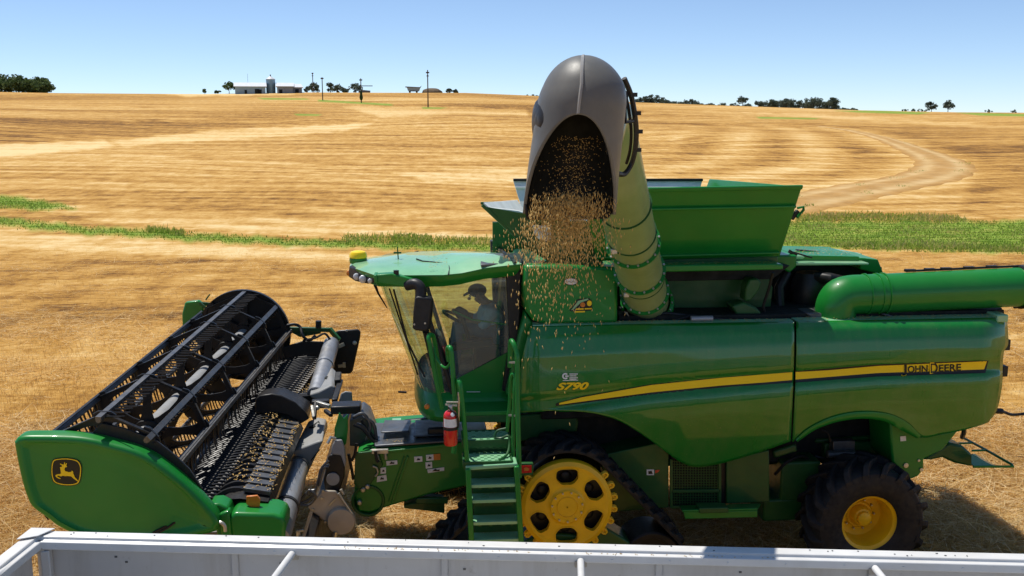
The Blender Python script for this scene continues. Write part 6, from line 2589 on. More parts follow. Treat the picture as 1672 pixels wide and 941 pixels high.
# far shield and far reel arm
mb = MB()
mb.prism(pts([(297, 513), (302, 494), (324, 491), (333, 498), (330, 530), (310, 560), (298, 540)], 4.3), (0, .1, 0))
fs_ = mb.build('end_shield', MAT['green'], HD, bevel=.02)
fs_['label'] = 'far green end shield showing beyond the reel'
mb = MB()
mb.bar(P(326, 496, Y=4.2), P(395, 501, Y=4.2), .03, .05)
mb.bar(P(326, 494, Y=4.1), P(350, 516, Y=4.1), .03, .03)
mb.tube([P(336, 490, Y=4.2), P(340, 484, Y=4.2), P(343, 481, Y=4.2)], .012, 6)
mb.build('far_reel_arm', MAT['green_dark'], HD)

MAT['pan'] = simple('dusty_pan_steel', (.26, .24, .215), .6, metal=.2, var=.3, scale=6, dust=(.34, .24, .12), dust_amt=.5)
# ---- crop platform
M = {}
def tr_line(n0, Y0, n1, Y1):
    a, b = P(*n0, Y=Y0), P(*n1, Y=Y1)
    return lambda Y: lerp(a, b, (Y - Y0) / (Y1 - Y0))


lnL = tr_line((352, 812), -.6, (447, 682), 1.5)
lnM = tr_line((399, 798), -.55, (457, 687), 1.5)
lnR = tr_line((444, 800), -.5, (489, 692), 1.5)
# floor under everything
mb = MB()
mb.prism([Vector((-2.95, -.95, 1.30)), Vector((-1.62, -.95, 1.30)), Vector((-1.55, 4.05, 1.48)), Vector((-2.5, 4.05, 1.48))], (0, 0, -.05))
mb.build('header_floor', MAT['steel_dark'], HD, bevel=.01)
pan = MB()
rows = []
for k in range(12):
    Y = lerp(-.9, 3.9, k / 11)
    r0_, r1_ = lnL(Y), None
    rows.append([Vector((lerp(-2.75, -2.35, k / 11), Y, lerp(1.42, 1.58, k / 11))), Vector((r0_.x - .15, Y, r0_.z - .12)), Vector((r0_.x + .02, Y, r0_.z - .10))])
pan.grid(rows)
pan.build('cutterbar_pan', MAT['pan'], HD)
# crossing guard rods in front of the belt
gd = MB()
for k in range(62):
    Y = lerp(-.95, 3.7, k / 61)
    e = lnL(Y)
    a = Vector((e.x + .02, Y, e.z - .03))
    b = Vector((lerp(-2.62, -2.25, k / 61), Y + .10, e.z - .10))
    gd.tube(smooth_poly([a, a + Vector((-.15, .13, .035)), b + Vector((.15, .0, .05)), b], 7), .012, 5)
    b2 = Vector((lerp(-2.62, -2.25, k / 61), Y - .28, e.z - .10))
    gd.tube(smooth_poly([a + Vector((0, .02, .03)), a + Vector((-.15, -.05, .06)), b2 + Vector((.15, .05, .06)), b2], 7), .012, 5)
gd.build('crop_guard', MAT['black'], HD, smooth=60)
# ribbed belt: curved black fins and flat slats
bs = MB()
rows = []
for k in range(20):
    Y = lerp(-.75, 1.6, k / 19)
    a, b, c = lnL(Y), lnM(Y), lnR(Y)
    rows.append([a + Vector((-.05, 0, -.14)), a + Vector((0, 0, -.02)), lerp(a, b, .5) + Vector((0, 0, .01)), b + Vector((0, 0, -.02)), c + Vector((0, 0, -.02)), c + Vector((.03, 0, -.10))])
bs.grid(rows)
bs = bs.build('belt_base', MAT['black'], HD)
fin = MB()
nf = 15
for k in range(nf):
    Y = lerp(-.62, 1.5, k / (nf - 1))
    a, b = lnL(Y) + Vector((-.06, 0, -.06)), lnM(Y) + Vector((.02, 0, -.03))
    rows = []
    for i in range(13):
        u = i / 12
        p = lerp(a, b, u)
        h_ = .095 * math.sin(PI * min(1, u * 1.02)) ** .6
        sk_ = .10 * u
        rows.append([p + Vector((0, sk_ - .035, -.02)), p + Vector((0, sk_ - .02, h_)), p + Vector((0, sk_ + .02, h_)), p + Vector((0, sk_ + .06, -.02))])
    fin.grid(rows)
fin.build('belt_fin', MAT['black'], bs, smooth=50)
sl_ = MB()
ns = 13
for k in range(ns):
    Y = lerp(-.55, 1.45, k / (ns - 1))
    a, b = lnM(Y), lnR(Y)
    w_ = .066
    q = [a + Vector((.0, -w_, .02)), b + Vector((0, -w_ - .02, .02)), b + Vector((.0, w_ - .02, .03)), a + Vector((0.01, w_, .03))]
    sl_.prism(q, (0, 0, -.03))
    sl_.bar(q[0] + Vector((0, 0, .008)), q[1] + Vector((0, 0, .008)), .016, .022)
sl_.build('belt_slat', MAT['steel_dark'], bs, smooth=30, bevel=.004)
# far belt
fb_ = MB()
for k in range(9):
    py = lerp(614, 646, k / 8)
    Y = lerp(3.7, 2.5, k / 8)
    a, b = P(lerp(458, 446, k / 8), py, Y=Y), P(514, py - 1, Y=Y)
    fb_.prism([a + Vector((0, -.06, 0)), b + Vector((0, -.06, 0)), b + Vector((0, .06, .01)), a + Vector((0, .06, .01))], (0, 0, -.03))
fb_.build('belt_slat', MAT['steel_dark'], bs, bevel=.004)
MB().prism([P(446, 650, Y=2.4), P(514, 646, Y=2.4), P(512, 612, Y=3.75), P(458, 613, Y=3.75)], (0, 0, -.12)).build('belt_base', MAT['black'], HD)
# centre arch
loft([(416, 673), (417, 652), (424, 646), (444, 643), (459, 646), (482, 657), (500, 675), (505, 684), (492, 692), (470, 679), (452, 675), (434, 678)], 1.55,
     [(421, 660), (422, 645), (430, 637), (446, 633), (464, 633), (486, 643), (506, 655), (509, 668), (497, 676), (474, 668), (455, 662), (437, 664)], 2.15, 'centre_arch', MAT['black'], HD, .015)
# walls and plates
bw_ = MB()
rows = []
for k in range(10):
    Y = lerp(-.9, 4.0, k / 9)
    xb_ = lerp(-1.62, -1.42, k / 9)
    zb_ = lerp(.70, 1.0, k / 9)
    rows.append([Vector((xb_ + .22, Y, zb_ - .1)), Vector((xb_ + .26, Y, zb_ + .08)), Vector((xb_ + .32, Y, zb_ + .14)), Vector((xb_ + .40, Y, zb_ + .10)), Vector((xb_ + .42, Y, zb_ - .6))])
bw_.grid(rows)
bw_.build('header_back_wall', MAT['black'], HD)
plate('far_end_wall', [(440, 596), (451, 571), (495, 557), (533, 559), (540, 600), (512, 616), (459, 617), (446, 614)], 3.95, .04, MAT['black'], HD)
ep = plate('far_end_plate', [(547, 543), (553, 540), (584, 538), (589, 542), (588, 552), (576, 606), (572, 611), (541, 611), (536, 600)], 4.10, .05, MAT['black'], HD, .02)
mb = MB()
mb.lathe(P(579, 560, Y=4.09), (0, -1, 0), [(.035, 0), (.03, .02), (0, .025)], 12)
mb.bar(P(552, 598, Y=4.08), P(561, 597, Y=4.08), .03, .045)
mb.box(P(562, 596, Y=4.07), (.04, .03, .08))
mb.bar(P(553, 566, Y=4.05), P(562, 562, Y=4.05), .04, .05)
mb.lathe(P(566, 540, Y=4.1), (0, -1, 0), [(.02, 0), (.015, .02), (0, .02)], 8)
mb.build_each('plate_fitting', MAT['bolt'], ep)
mb = MB()
mb.bar(P(468, 537, Y=4.1), P(540, 539, Y=4.1), .06, .06)
mb.bar(P(538, 537, Y=4.1), P(554, 556, Y=4.0), .05, .07)
mb.prism(pts([(466, 538), (522, 537), (524, 545), (490, 551)], 4.12), (0, .03, 0))
mb.build('far_top_rail', MAT['green_dark'], HD, bevel=.008)
mb = MB()
mb.tube(smooth_poly([P(467, 532, Y=4.0), P(480, 530, Y=4.0), P(490, 534, Y=4.0), P(494, 548, Y=3.9), P(505, 556, Y=3.9), P(515, 548, Y=3.9)], 24), .022, 8)
mb.tube([P(520, 536, Y=4.0), P(520, 524, Y=4.0)], [.045, .045], 10)
mb.tube(smooth_poly([P(495, 556, Y=3.9), P(515, 552, Y=3.85), P(530, 545, Y=3.9), P(540, 556, Y=3.9)], 14), .018, 6)
mb.build('far_hose', MAT['black'], HD)

# ---- back tube, covers
btA, btB = P(455, 872, Y=-.85), P(490, 750, Y=1.4)
tb_ = MB().tube([btA - (btB - btA) * .06, lerp(btA, btB, .5), btB], .128, 32).build('back_tube', MAT['steel'], HD, smooth=50)
ub_ = (btB - btA).normalized()
for f0 in (.30, .86):
    MB().lathe(lerp(btA, btB, f0), ub_, [(.126, -.03), (.14, -.025), (.14, .03), (.126, .035)], 32).build('tube_band', MAT['black'] if f0 < .5 else MAT['steel_dark'], tb_)
cv = loft([(476, 738), (519, 721), (528, 720), (504, 770), (492, 757), (484, 750)], 1.15, [(503, 688), (519, 681), (532, 684), (536, 694), (529, 716), (508, 716)], 2.05, 'tube_cover', MAT['grey_paint'], HD, .02)
MB().prism([P(505, 702, Y=1.75) + Vector((0, -.02, .03)), P(521, 692, Y=1.9) + Vector((0, -.02, .035)), P(524, 698, Y=1.8) + Vector((0, -.02, .03)), P(512, 702, Y=1.7) + Vector((0, -.02, .03))], (0, 0, .012)).build('cover_opening', MAT['dark_gap'], cv, smooth=0)
MB().bar(P(508, 752, Y=1.12), P(522, 734, Y=1.12), .01, .012).build('cover_slot', MAT['dark_gap'], cv, smooth=0)
ftA, ftB = P(516, 645, Y=2.45), P(541, 562, Y=4.0)
tb2 = MB().tube([ftA, lerp(ftA, ftB, .5), ftB], .118, 28).build('back_tube', MAT['steel'], HD, smooth=50)
MB().lathe(lerp(ftA, ftB, .55), (ftB - ftA), [(.116, -.03), (.13, -.02), (.13, .02), (.116, .03)], 28).build('tube_band', MAT['steel'], tb2)
cv2 = loft([(505, 645), (520, 640), (541, 629), (548, 633), (545, 652), (526, 656), (508, 650)], 2.3, [(514, 600), (530, 598), (542, 600), (549, 607), (548, 622), (534, 623), (518, 620)], 3.2, 'tube_cover', MAT['grey_paint'], HD, .02)
MB().prism([P(527, 620, Y=2.8) + Vector((0, -.02, .03)), P(541, 618, Y=2.85) + Vector((0, -.02, .03)), P(534, 624, Y=2.7) + Vector((0, -.02, .03))], (0, 0, .015)).build('cover_opening', MAT['dark_gap'], cv2, smooth=0)

# ---- drive arm, gearbox and hoses between header and feeder
ZI = lambda l: [(480 + a / 3.92, 640 + b / 3.92) for a, b in l]
gb = loft(ZI([(85, 740), (185, 628), (270, 630), (300, 660), (388, 790), (388, 820), (370, 865), (320, 895), (265, 893)]), .35, ZI([(95, 735), (190, 632), (272, 634), (302, 664), (380, 792), (380, 820), (366, 860), (320, 886), (268, 885)]), .50, 'gearbox_cover', MAT['tan_grey'], HD, .02)
gc = P(*ZI([(303, 824)])[0], Y=.34)
MB().lathe(gc, (0, -1, 0), [(.165, -.02), (.165, .02), (.15, .045), (.0, .05)], 40).build('gearbox_lid', MAT['tan_grey'], gb)
mb = MB()
mb.bar(P(*ZI([(225, 728)])[0], Y=.34), P(*ZI([(265, 684)])[0], Y=.34), .012, .012)
for q in ((178, 680), (186, 634), (120, 752), (200, 832), (330, 895)):
    mb.lathe(P(*ZI([q])[0], Y=.345), (0, -1, 0), [(.018, 0), (.014, .015), (0, .016)], 8)
mb.build_each('gearbox_bolt', MAT['bolt'], gb)
mb = MB()
for a, b in (((285, 650), (372, 780)), ((300, 625), (318, 655))):
    mb.tube([P(*ZI([a])[0], Y=.32), P(*ZI([b])[0], Y=.32)], .018, 8)
mb.build('gearbox_pipe', MAT['bolt'], gb)
db = loft(ZI([(218, 415), (235, 400), (300, 400), (325, 470), (322, 540), (290, 645), (200, 640), (190, 560)]), .45, ZI([(225, 415), (240, 402), (302, 402), (330, 470), (326, 540), (292, 640), (205, 636), (195, 560)]), .8, 'drive_box', MAT['black'], HD, .015)
MB().lathe(P(*ZI([(250, 556)])[0], Y=.44), (0, -1, 0), [(.075, 0), (.075, .02), (0, .025)], 28).build('drive_cap', MAT['grey_paint'], db)
ac = loft(ZI([(240, 400), (245, 340), (262, 310), (305, 305), (322, 350), (332, 440), (328, 490), (300, 408)]), .44, ZI([(248, 390), (250, 335), (266, 305), (308, 302), (326, 350), (336, 440), (330, 480), (306, 400)]), .9, 'arm_cover', MAT['grey_paint'], HD, .015)
mb = MB()
mb.tube([P(*ZI([(215, 330)])[0], Y=.4), P(*ZI([(235, 290)])[0], Y=.42), P(*ZI([(265, 300)])[0], Y=.45)], .018, 8)
mb.build('cover_hook', MAT['bolt'], ac)
bl = loft(ZI([(262, 300), (258, 240), (290, 130), (318, 170), (345, 140), (346, 240), (335, 330), (320, 350), (300, 300)]), .8, ZI([(266, 290), (262, 240), (292, 140), (318, 176), (343, 150), (343, 240), (332, 320), (320, 330), (300, 296)]), 1.0, 'lift_bracket', MAT['green'], HD, .01)
mb = MB()
mb.box(P(*ZI([(335, 100)])[0], Y=1.3), (.36, .25, .10))
mb.box(P(*ZI([(170, 75)])[0], Y=1.8), (.22, .12, .10))
mb.bar(P(*ZI([(140, 60)])[0], Y=1.8), P(*ZI([(130, 170)])[0], Y=1.5), .05, .06)
mb.bar(P(*ZI([(240, 150)])[0], Y=1.3), P(*ZI([(200, 120)])[0], Y=1.5), .05, .05)
mb.build('pivot_bracket', MAT['black'], HD, bevel=.015)
mb = MB()
mb.bar(P(*ZI([(145, 70)])[0], Y=1.7), P(*ZI([(230, 95)])[0], Y=1.6), .05, .05)
mb.bar(P(*ZI([(115, 90)])[0], Y=1.65), P(*ZI([(125, 165)])[0], Y=1.5), .035, .04)
mb.lathe(P(*ZI([(150, 104)])[0], Y=1.64), (0, -1, 0), [(.03, 0), (.02, .02), (0, .02)], 10)
mb.build('pivot_pin', MAT['bolt'], HD, bevel=.006)
loft(ZI([(280, 90), (300, 10), (330, -5), (372, 0), (375, 60), (340, 95)]), 2.0, ZI([(285, 85), (305, 12), (330, 0), (366, 4), (370, 60), (340, 90)]), 2.3, 'far_arm_cover', MAT['grey_paint'], HD, .015)
mb = MB()
mb.bar(P(546, 655, Y=1.9), P(556, 622, Y=2.5), .07, .05)
mb.bar(P(551, 626, Y=2.4), P(553, 612, Y=2.6), .08, .10)
mb.build('far_arm_link', MAT['black'], HD, bevel=.01)
mb = MB()
hz = lambda l, Y: [P(*q, Y=Y) for q in ZI(l)]
for l, Y in (([(35, 700), (90, 640), (140, 625), (160, 580), (185, 500), (225, 465)], .4), ([(30, 715), (80, 700), (130, 660), (150, 600), (172, 500), (220, 440)], .38), ([(40, 725), (100, 720), (140, 670), (100, 630), (85, 660)], .36), ([(160, 600), (180, 520), (200, 480), (222, 480)], .37)):
    mb.tube(smooth_poly(hz(l, Y), 30), .016, 8)
mb.build_each('hydraulic_hose', MAT['steel_dark'], HD)
mb = MB()
for l, Y in (([(380, 210), (440, 240), (500, 310), (560, 340)], .9), ([(400, 330), (390, 400), (370, 440)], .7), ([(430, 180), (470, 240), (520, 300)], 1.0), ([(350, 400), (370, 500), (380, 560)], .8), ([(520, 380), (530, 430), (540, 450)], .62)):
    mb.tube(smooth_poly(hz(l, Y), 20), .018, 8)
mb.build_each('hydraulic_hose', MAT['black'], HD)
mb = MB()
mb.tube([P(545, 885, Y=.3), P(548, 868, Y=.3)], .03, 10)
mb.bar(P(484, 868, Y=-.2), P(496, 866, Y=-.2), .03, .02)
mb.tube([P(487, 882, Y=-.2), P(488, 868, Y=-.2)], .025, 8)
mb.build('stand_foot', MAT['bolt'], HD)
# chaff lying on the belt
n = 620
mb = MB()
for k in range(n):
    if k < 420:
        Y = random.uniform(-.6, 1.5)
        u = min(1.3, max(-.6, random.gauss(.05, .35)))
        if random.random() < .25:
            u = random.gauss(.95, .08)
        p = lerp(lnM(Y), lnR(Y), u)
        z = .035 + (.06 if u < 0 else 0)
    else:
        f = random.random()
        Y = lerp(2.6, 3.6, f)
        a = P(lerp(480, 512, random.random() ** .6), lerp(645, 614, f), Y=Y)
        p, z = a, .03 * random.random() + .02
    a = random.uniform(0, PI)
    L = random.uniform(.010, .022)
    d = Vector((math.cos(a) * L, math.sin(a) * L, random.uniform(-.004, .008)))
    s_ = Vector((-d.y, d.x, 0)) * .35
    q = p + Vector((0, 0, z))
    mb.add([q - d, q + s_ + Vector((0, 0, .006)), q + d, q - s_ + Vector((0, 0, .006))], [(0, 1, 2, 3)])
# chaff and dust caught on the ledges of the machine
def sprinkle(pa, pb, wdt, k, up=.004):
    for _ in range(k):
        p = lerp(Vector(pa), Vector(pb), random.random()) + Vector(wdt) * random.random()
        a = random.uniform(0, PI)
        L = random.uniform(.008, .020)
        d = Vector((math.cos(a) * L, math.sin(a) * L, random.uniform(-.001, .003)))
        s_ = Vector((-d.y, d.x, 0)) * .3
        q = p + Vector((0, 0, up))
        mb.add([q - d, q + s_ + Vector((0, 0, .003)), q + d, q - s_ + Vector((0, 0, .003))], [(0, 1, 2, 3)])


sprinkle(P(872, 533, Y=.12), P(1290, 527, Y=.12), (0, .12, .0), 260, .026)
sprinkle(P(1302, 526, Y=.12), P(1636, 520, Y=.12), (0, .15, .0), 240, .026)
sprinkle(P(1082, 434, Y=.12), P(1270, 432, Y=.12), (0, .2, 0), 120, .01)
sprinkle(P(866, 433, Y=.2), P(1005, 436, Y=.2), (0, .5, 0), 260, .01)
sprinkle(P(625, 727, Y=.85), P(750, 719, Y=.85), (0, .7, 0), 160, .03)
sprinkle(P(700, 440, Z=ZT + .05), P(845, 428, Z=ZT + .06), (0, 1.2, .02), 160, .02)
sprinkle(P(1310, 417, Y=1.0), P(1400, 418, Y=1.0), (0, .6, 0), 120, .012)
ch = mb.build('crop_chaff', MAT['grain'], None, smooth=0)
tag(ch, 'tan grain and chaff scattered on the black header belt and the ledges of the machine', 'chaff', kind='stuff')

# ------------------------------------------------------------------ feeder house (belongs to the harvester)
FHY = .80
fh = MB()
side = [(583, 742), (598, 736), (640, 731), (756, 723), (800, 722), (800, 800), (757, 795), (700, 808), (640, 826), (604, 838), (585, 836), (578, 810)]
S0 = pts(side, FHY)
fh.prism(S0, (0, 1.25, 0))
fh = fh.build('feeder_house', MAT['green'], HV, bevel=.025)
mb = MB()
mb.prism([P(612, 729, Y=FHY - .01) + Vector((0, 0, .012)), P(760, 719, Y=FHY - .01) + Vector((0, 0, .012)), P(752, 690, Y=1.62) + Vector((0, 0, .012)), P(606, 692, Y=1.62) + Vector((0, 0, .012))], (0, 0, -.03))
mb.prism([P(622, 712, Y=1.0) + Vector((0, 0, .03)), P(668, 710, Y=1.0) + Vector((0, 0, .03)), P(672, 692, Y=1.5) + Vector((0, 0, .03)), P(628, 692, Y=1.5) + Vector((0, 0, .03))], (0, 0, .02))
mb.prism([P(675, 718, Y=.9) + Vector((0, 0, .03)), P(724, 716, Y=.9) + Vector((0, 0, .03)), P(724, 692, Y=1.5) + Vector((0, 0, .03)), P(678, 692, Y=1.5) + Vector((0, 0, .03))], (0, 0, .02))
mb.build('feeder_lid', MAT['steel_dark'], fh, bevel=.01)
mb = MB()
mb.bar(P(592, 816, Y=FHY - .01) if False else P(640, 822, Y=FHY - .012), P(666, 745, Y=FHY - .012), .025, .03, up=(0, 1, 0))
mb.bar(P(634, 820, Y=FHY - .012), P(660, 745, Y=FHY - .012), .012, .02, up=(0, 1, 0))
mb.bar(P(622, 738, Y=FHY - .012), P(756, 724, Y=FHY - .012), .03, .05, up=(0, 1, 0))
mb.build('feeder_rib', MAT['green'], fh, bevel=.005)
mb = MB()
mb.lathe(P(601, 818, Y=FHY - .005), (0, -1, 0), [(.20, .0), (.20, .015), (.165, .015), (.15, -.08), (0, -.08)], 32)
mb.prism(pts([(580, 740), (618, 736), (625, 760), (606, 790), (586, 800), (578, 790)], FHY - .03), (0, .05, 0))
mb.build('feeder_flange', MAT['green_dark'], fh, bevel=.008)
mb = MB()
for q in ((587, 821), (600, 795), (593, 800)):
    mb.lathe(P(*q, Y=FHY - .04), (0, -1, 0), [(.03, -.03), (.03, .01), (.02, .02), (0, .02)], 10)
mb.build('feeder_bolt', MAT['bolt'], fh)
Z6 = lambda l: [(560 + a / 3.618, 640 + b / 3.618) for a, b in l]
for k, (l, ic) in enumerate((([(255, 410), (320, 405), (322, 428), (258, 436)], 1), ([(222, 450), (254, 446), (254, 482), (222, 486)], 1), ([(202, 500), (256, 490), (260, 524), (200, 534)], 1),
                             ([(420, 384), (468, 381), (470, 412), (422, 416)], 1), ([(490, 374), (534, 370), (536, 404), (492, 408)], 1), ([(486, 418), (526, 414), (528, 450), (490, 454)], 1), ([(498, 460), (598, 446), (598, 466), (502, 480)], 1))):
    o = MB().prism(pts(Z6(l), FHY - .012), (0, .008, 0)).build('warning_sticker', MAT['decal_white'], fh, smooth=0)
    cx, cy = sum(a for a, b in l) / 4, sum(b for a, b in l) / 4
    m2 = MB()
    w0 = (l[1][0] - l[0][0]) * .22
    m2.prism(pts(Z6([(cx - w0, cy + 7), (cx - w0 * .2, cy - 8), (cx + w0 * .4, cy - 2), (cx + w0, cy - 4), (cx + w0, cy + 6)]), FHY - .016), (0, .003, 0))
    m2.build('sticker_symbol', MAT['decal_black'], o, smooth=0)
o = MB().prism(pts(Z6([(534, 369), (575, 366), (576, 402), (536, 404)]), FHY - .012), (0, .008, 0)).build('warning_sticker', MAT['decal_orange'], fh, smooth=0)
mb = MB()
mb.prism(pts(Z6([(360, 668), (480, 645), (600, 660), (600, 720), (500, 705), (360, 690)]), .95), (0, .3, 0))
mb.bar(P(*Z6([(430, 640)])[0], Y=.85), P(*Z6([(620, 640)])[0], Y=.85), .06, .08)
mb.build('lift_cylinder_mount', MAT['green_dark'], HV, bevel=.015)
mb = MB()
mb.bar(P(*Z6([(170, 352)])[0], Y=.74), P(*Z6([(268, 350)])[0], Y=.74), .05, .05)
mb.tube([P(*Z6([(195, 360)])[0], Y=.74), P(*Z6([(210, 410)])[0], Y=.74)], .022, 8)
mb.tube([P(*Z6([(250, 360)])[0], Y=.74), P(*Z6([(255, 400)])[0], Y=.74)], .02, 8)
mb.tube(smooth_poly([P(*Z6([(175, 440)])[0], Y=.74), P(*Z6([(200, 450)])[0], Y=.74), P(*Z6([(205, 480)])[0], Y=.74), P(*Z6([(190, 500)])[0], Y=.74)], 12), .012, 6)
mb.build('feeder_fitting', MAT['bolt'], fh, bevel=.004)
mb = MB()
for l in (([(60, 150), (120, 130), (160, 200), (140, 290)]), ([(80, 190), (130, 210), (190, 300), (300, 310)]), ([(130, 150), (180, 190), (200, 290)])):
    mb.tube(smooth_poly([P(*q, Y=1.0) for q in Z6(l)], 20), .022, 8)
mb.prism(pts(Z6([(40, 170), (110, 140), (150, 170), (200, 300), (170, 330), (40, 320)]), 1.15), (0, .6, 0))
mb.build('coupler_cover', MAT['steel_dark'], HV, bevel=.03)
mb = MB()
mb.prism(pts(Z6([(150, 175), (185, 190), (200, 220), (200, 300), (170, 270)]), 1.05), (0, .08, 0))
mb.bar(P(*Z6([(290, 180)])[0], Y=1.9), P(*Z6([(420, 175)])[0], Y=1.9), .1, .08)
mb.build_each('coupler_plate', MAT['green_top'], HV, bevel=.01)
mb = MB()
mb.bar(P(*Z6([(355, 180)])[0], Y=1.85), P(*Z6([(600, 155)])[0], Y=1.85), .08, .06)
mb.bar(P(*Z6([(500, 240)])[0], Y=.95), P(*Z6([(600, 235)])[0], Y=.95), .05, .12)
mb.build('feeder_cylinder', MAT['black'], HV, bevel=.02)
# ------------------------------------------------------------------ grain trailer in the foreground
TZ = 2.25
c0, c1 = P(58, 872, Z=TZ), P(1672, 910, Z=TZ)
te = (c1 - c0).normalized()                    # along the far wall
tn_ = Vector((te.y, -te.x, 0))                 # towards the viewer
if tn_.y > 0:
    tn_ = -tn_
TL, TW = 11.0, 2.5
GT = thing('grain_trailer', tuple((c0 + te * TL / 2 + tn_ * TW / 2) * 1.0 - Vector((0, 0, TZ))), 'long open trailer of dull white metal with cross tubes between its side walls', 'trailer')


def tp_(s, w, z=0.0):
    return c0 + te * s + tn_ * w + Vector((0, 0, z))


def wall(name, s0, w0, s1, w1, parent=GT):
    """upright sheet with a stepped top rail"""
    a, b = tp_(s0, w0), tp_(s1, w1)
    d = (b - a).normalized()
    inn = Vector((-d.y, d.x, 0))
    mid = tp_(TL / 2, TW / 2)
    if inn.dot(mid - a) < 0:
        inn = -inn
    m = MB()
    z0, z1 = -1.45, -.03
    m.add([a + Vector((0, 0, z0)), b + Vector((0, 0, z0)), b + Vector((0, 0, z1)), a + Vector((0, 0, z1)),
           a - inn * .04 + Vector((0, 0, z0)), b - inn * .04 + Vector((0, 0, z0)), b - inn * .04 + Vector((0, 0, z1)), a - inn * .04 + Vector((0, 0, z1))],
          [(0, 1, 2, 3), (5, 4, 7, 6), (3, 2, 6, 7), (0, 4, 5, 1), (0, 3, 7, 4), (1, 5, 6, 2)])
    o = m.build(name, MAT['alu_wall'], parent, smooth=0)
    # rail section: flat top step, groove, lower face
    prof = [(-.06, 0), (.035, 0), (.04, -.006), (.04, -.020), (.052, -.026), (.075, -.026), (.08, -.032), (.08, -.085), (.074, -.092), (.004, -.092), (-.05, -.092), (-.06, -.085)]
    m = MB()
    m.grid([[q + inn * u + Vector((0, 0, z)) for u, z in prof] for q in (a - d * .05, lerp(a, b, .5), b + d * .05)], cu=True)
    m.poly([a - d * .05 + inn * u + Vector((0, 0, z)) for u, z in prof])
    m.poly([b + d * .05 + inn * u + Vector((0, 0, z)) for u, z in prof])
    Lr = (b - a).length
    for k in range(int(Lr / .42)):
        q = a + d * (.2 + .42 * k) + inn * .079 + Vector((0, 0, -.060))
        m.lathe(q, inn, [(.0085, 0), (.0075, .003), (.004, .005), (0, .0055)], 8)
    m.build('top_rail', MAT['alu'], o, smooth=30, bevel=.004)
    return o


wf = wall('side_wall', 0, 0, TL, 0)
wf['label'] = 'far side wall under the white top rail'
wall('side_wall', 0, TW, TL, TW)
wall('end_wall', 0, .08, 0, TW - .08)
wall('end_wall', TL, .08, TL, TW - .08)
m = MB()
m.prism([tp_(0, 0, -1.45), tp_(TL, 0, -1.45), tp_(TL, TW, -1.45), tp_(0, TW, -1.45)], (0, 0, -.08))
m.build('trailer_floor', MAT['alu_wall'], GT)
# corner plate and post
m = MB()
m.prism([tp_(-.07, -.07, .012), tp_(.12, -.07, .012), tp_(.06, .07, .012), tp_(-.07, .14, .012)], (0, 0, .008))
m.build('corner_plate', MAT['alu'], GT, bevel=.003)
m = MB()
m.box(tp_(.10, .05, -.6), (.07, .07, 1.0))
m.build('corner_post', MAT['alu_wall'], GT, bevel=.01)
# cross tubes
for px, py in ((72, 886), (478, 903), (948, 911), (1421, 917)):
    q = P(px, py, Z=TZ - .075)
    s = (q - c0).dot(te)
    a, b = tp_(s, .07, -.075), tp_(s, TW - .05, .08)
    t_ = MB().tube([a, b], .026, 16).build('cross_tube', MAT['alu'], GT, smooth=50)
    m = MB()
    m.box(a + Vector((0, 0, -.025)), (.09, .03, .05))
    m.build('tube_bracket', MAT['tan_grey'], t_, bevel=.004)
# wall seams, rivets and dents
for s in (1.55, 3.15, 4.75, 6.3):
    MB().box(tp_(s, .012, -.75), (.05, .02, 1.3)).build('wall_stiffener', MAT['alu_wall'], wf, bevel=.004)
m = MB()
for s, w_, z in [(random.uniform(.2, 7.0), random.uniform(-.05, .03), .003) for k in range(30)]:
    L = random.uniform(.006, .02)
    q = tp_(s, w_, z)
    m.prism([q, q + te * L, q + te * L * .8 + tn_ * .008, q + te * L * .2 + tn_ * .009], (0, 0, .0015))
m.build_each('rail_nick', MAT['dark_gap'], wf, smooth=0)
m = MB()
for s, z in ((.62, -.17), (.70, -.21), (3.3, -.2), (5.35, -.17), (1.9, -.19), (5.9, -.22)):
    m.box(tp_(s, .003, z), (.02, .004, .014))
m.build('wall_mark', MAT['steel_dark'], wf, smooth=0)
# running gear under the trailer, out of sight from above but part of it
m = MB()
m.bar(tp_(.3, .5, -1.65), tp_(TL - .3, .5, -1.65), .12, .25)
m.bar(tp_(.3, TW - .5, -1.65), tp_(TL - .3, TW - .5, -1.65), .12, .25)
m.build('trailer_chassis', MAT['black'], GT)
for s in (1.6, 2.9, 8.0, 9.3):
    for w_, sg in ((.28, 1), (TW - .28, -1)):
        c = tp_(s, w_, 0)
        c.z = .48
        t_ = MB().lathe(c, tn_, [(.26, -.12), (.40, -.14), (.47, -.11), (.48, 0), (.47, .11), (.40, .14), (.26, .12)], 36).build('trailer_tyre', MAT['rubber'], GT)
        MB().lathe(c, tn_, [(0, -.02), (.2, -.04), (.27, -.12), (.27, .12), (.2, .04), (0, .02)], 28).build('trailer_rim', MAT['alu'], t_)

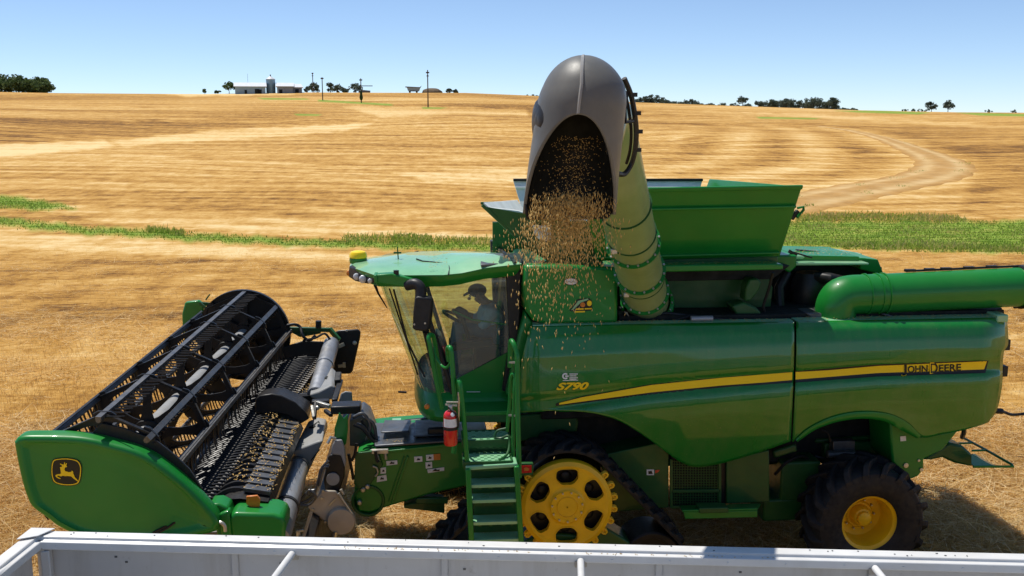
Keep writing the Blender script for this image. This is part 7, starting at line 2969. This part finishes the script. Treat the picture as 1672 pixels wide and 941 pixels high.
# ------------------------------------------------------------------ falling grain
n = 5600
g = np.random.default_rng(5)
kind = g.random(n)
V, Fc = [], []
zb = zbot
for k in range(n):
    if kind[k] < .12:                       # still inside the hood
        v = g.random()
        z = lerp(zarch - .15, zb, v)
        c = hood_c(z)
        rx, ry = hood_r(z)
        p = Vector((c.x + g.normal(0, .42) * rx * .8, c.y + g.uniform(-.25, .5) * ry, z))
    elif kind[k] < .90:                     # main stream, spreading as it falls
        v = min(1.5, abs(g.normal(.32, .42)))
        z = lerp(zarch - .58, zb - .36, min(v, 1.0)) - max(0, v - 1) * .9
        sprd = .125 + .05 * v
        c = hood_c(max(z, zbot))
        p = Vector((c.x - .02 - .045 * v + g.normal(0, sprd), HYs - .08 + g.normal(0, .10), z + g.normal(0, .04)))
    else:                                   # loose kernels lower down
        v = g.exponential(.30)
        z = zb - .05 - v * .9
        c = hood_c(zbot)
        p = Vector((c.x - .06 - .05 * v + g.normal(0, .15 + .05 * v), HYs - .10 + g.normal(0, .15), z))
    c = hood_c(max(p.z, zbot))
    rx, ry = hood_r(max(p.z, zbot))
    if p.z > zbot - .02:
        lim = rx * .86
        p.x = max(c.x - lim, min(c.x + lim, p.x))
    if p.z < TZ - .9:
        continue
    L = g.uniform(.007, .017) * (1.2 if kind[k] > .12 else .5)
    w = g.uniform(.0020, .0034)
    fall = max(0.05, (zarch - p.z))
    d = Vector((g.normal(0, .22), g.normal(0, .2), -1)).normalized()
    if kind[k] < .12:
        d = Vector((g.normal(0, 1), g.normal(0, 1), g.normal(0, 1))).normalized()
    s_ = d.cross(Vector((0.3, 1, 0))).normalized()
    t_ = d.cross(s_)
    o = len(V)
    V += [p - d * L, p + s_ * w, p + t_ * w, p - s_ * w, p - t_ * w, p + d * L]
    for i in range(4):
        j = (i + 1) % 4
        Fc += [(o, o + 1 + j, o + 1 + i), (o + 5, o + 1 + i, o + 1 + j)]
# spilled kernels resting on the rail
for k in range(70):
    q = tp_(g.uniform(2.2, 5.6), g.uniform(.042, .074), -.026 + .004)
    L, w = g.uniform(.006, .012), .003
    a_ = g.uniform(0, PI)
    d = te * math.cos(a_) + tn_ * math.sin(a_)
    s_ = Vector((-d.y, d.x, 0))
    t_ = Vector((0, 0, 1))
    o = len(V)
    V += [q - d * L, q + s_ * w, q + t_ * w, q - s_ * w, q - t_ * w, q + d * L]
    for i in range(4):
        j = (i + 1) % 4
        Fc += [(o, o + 1 + j, o + 1 + i), (o + 5, o + 1 + i, o + 1 + j)]
gs = np_mesh('falling_grain', np.array([tuple(q) for q in V]), np.array(Fc), MAT['grain'], 3)
tag(gs, 'stream of golden grain pouring from the grey spout', 'grain', kind='stuff')
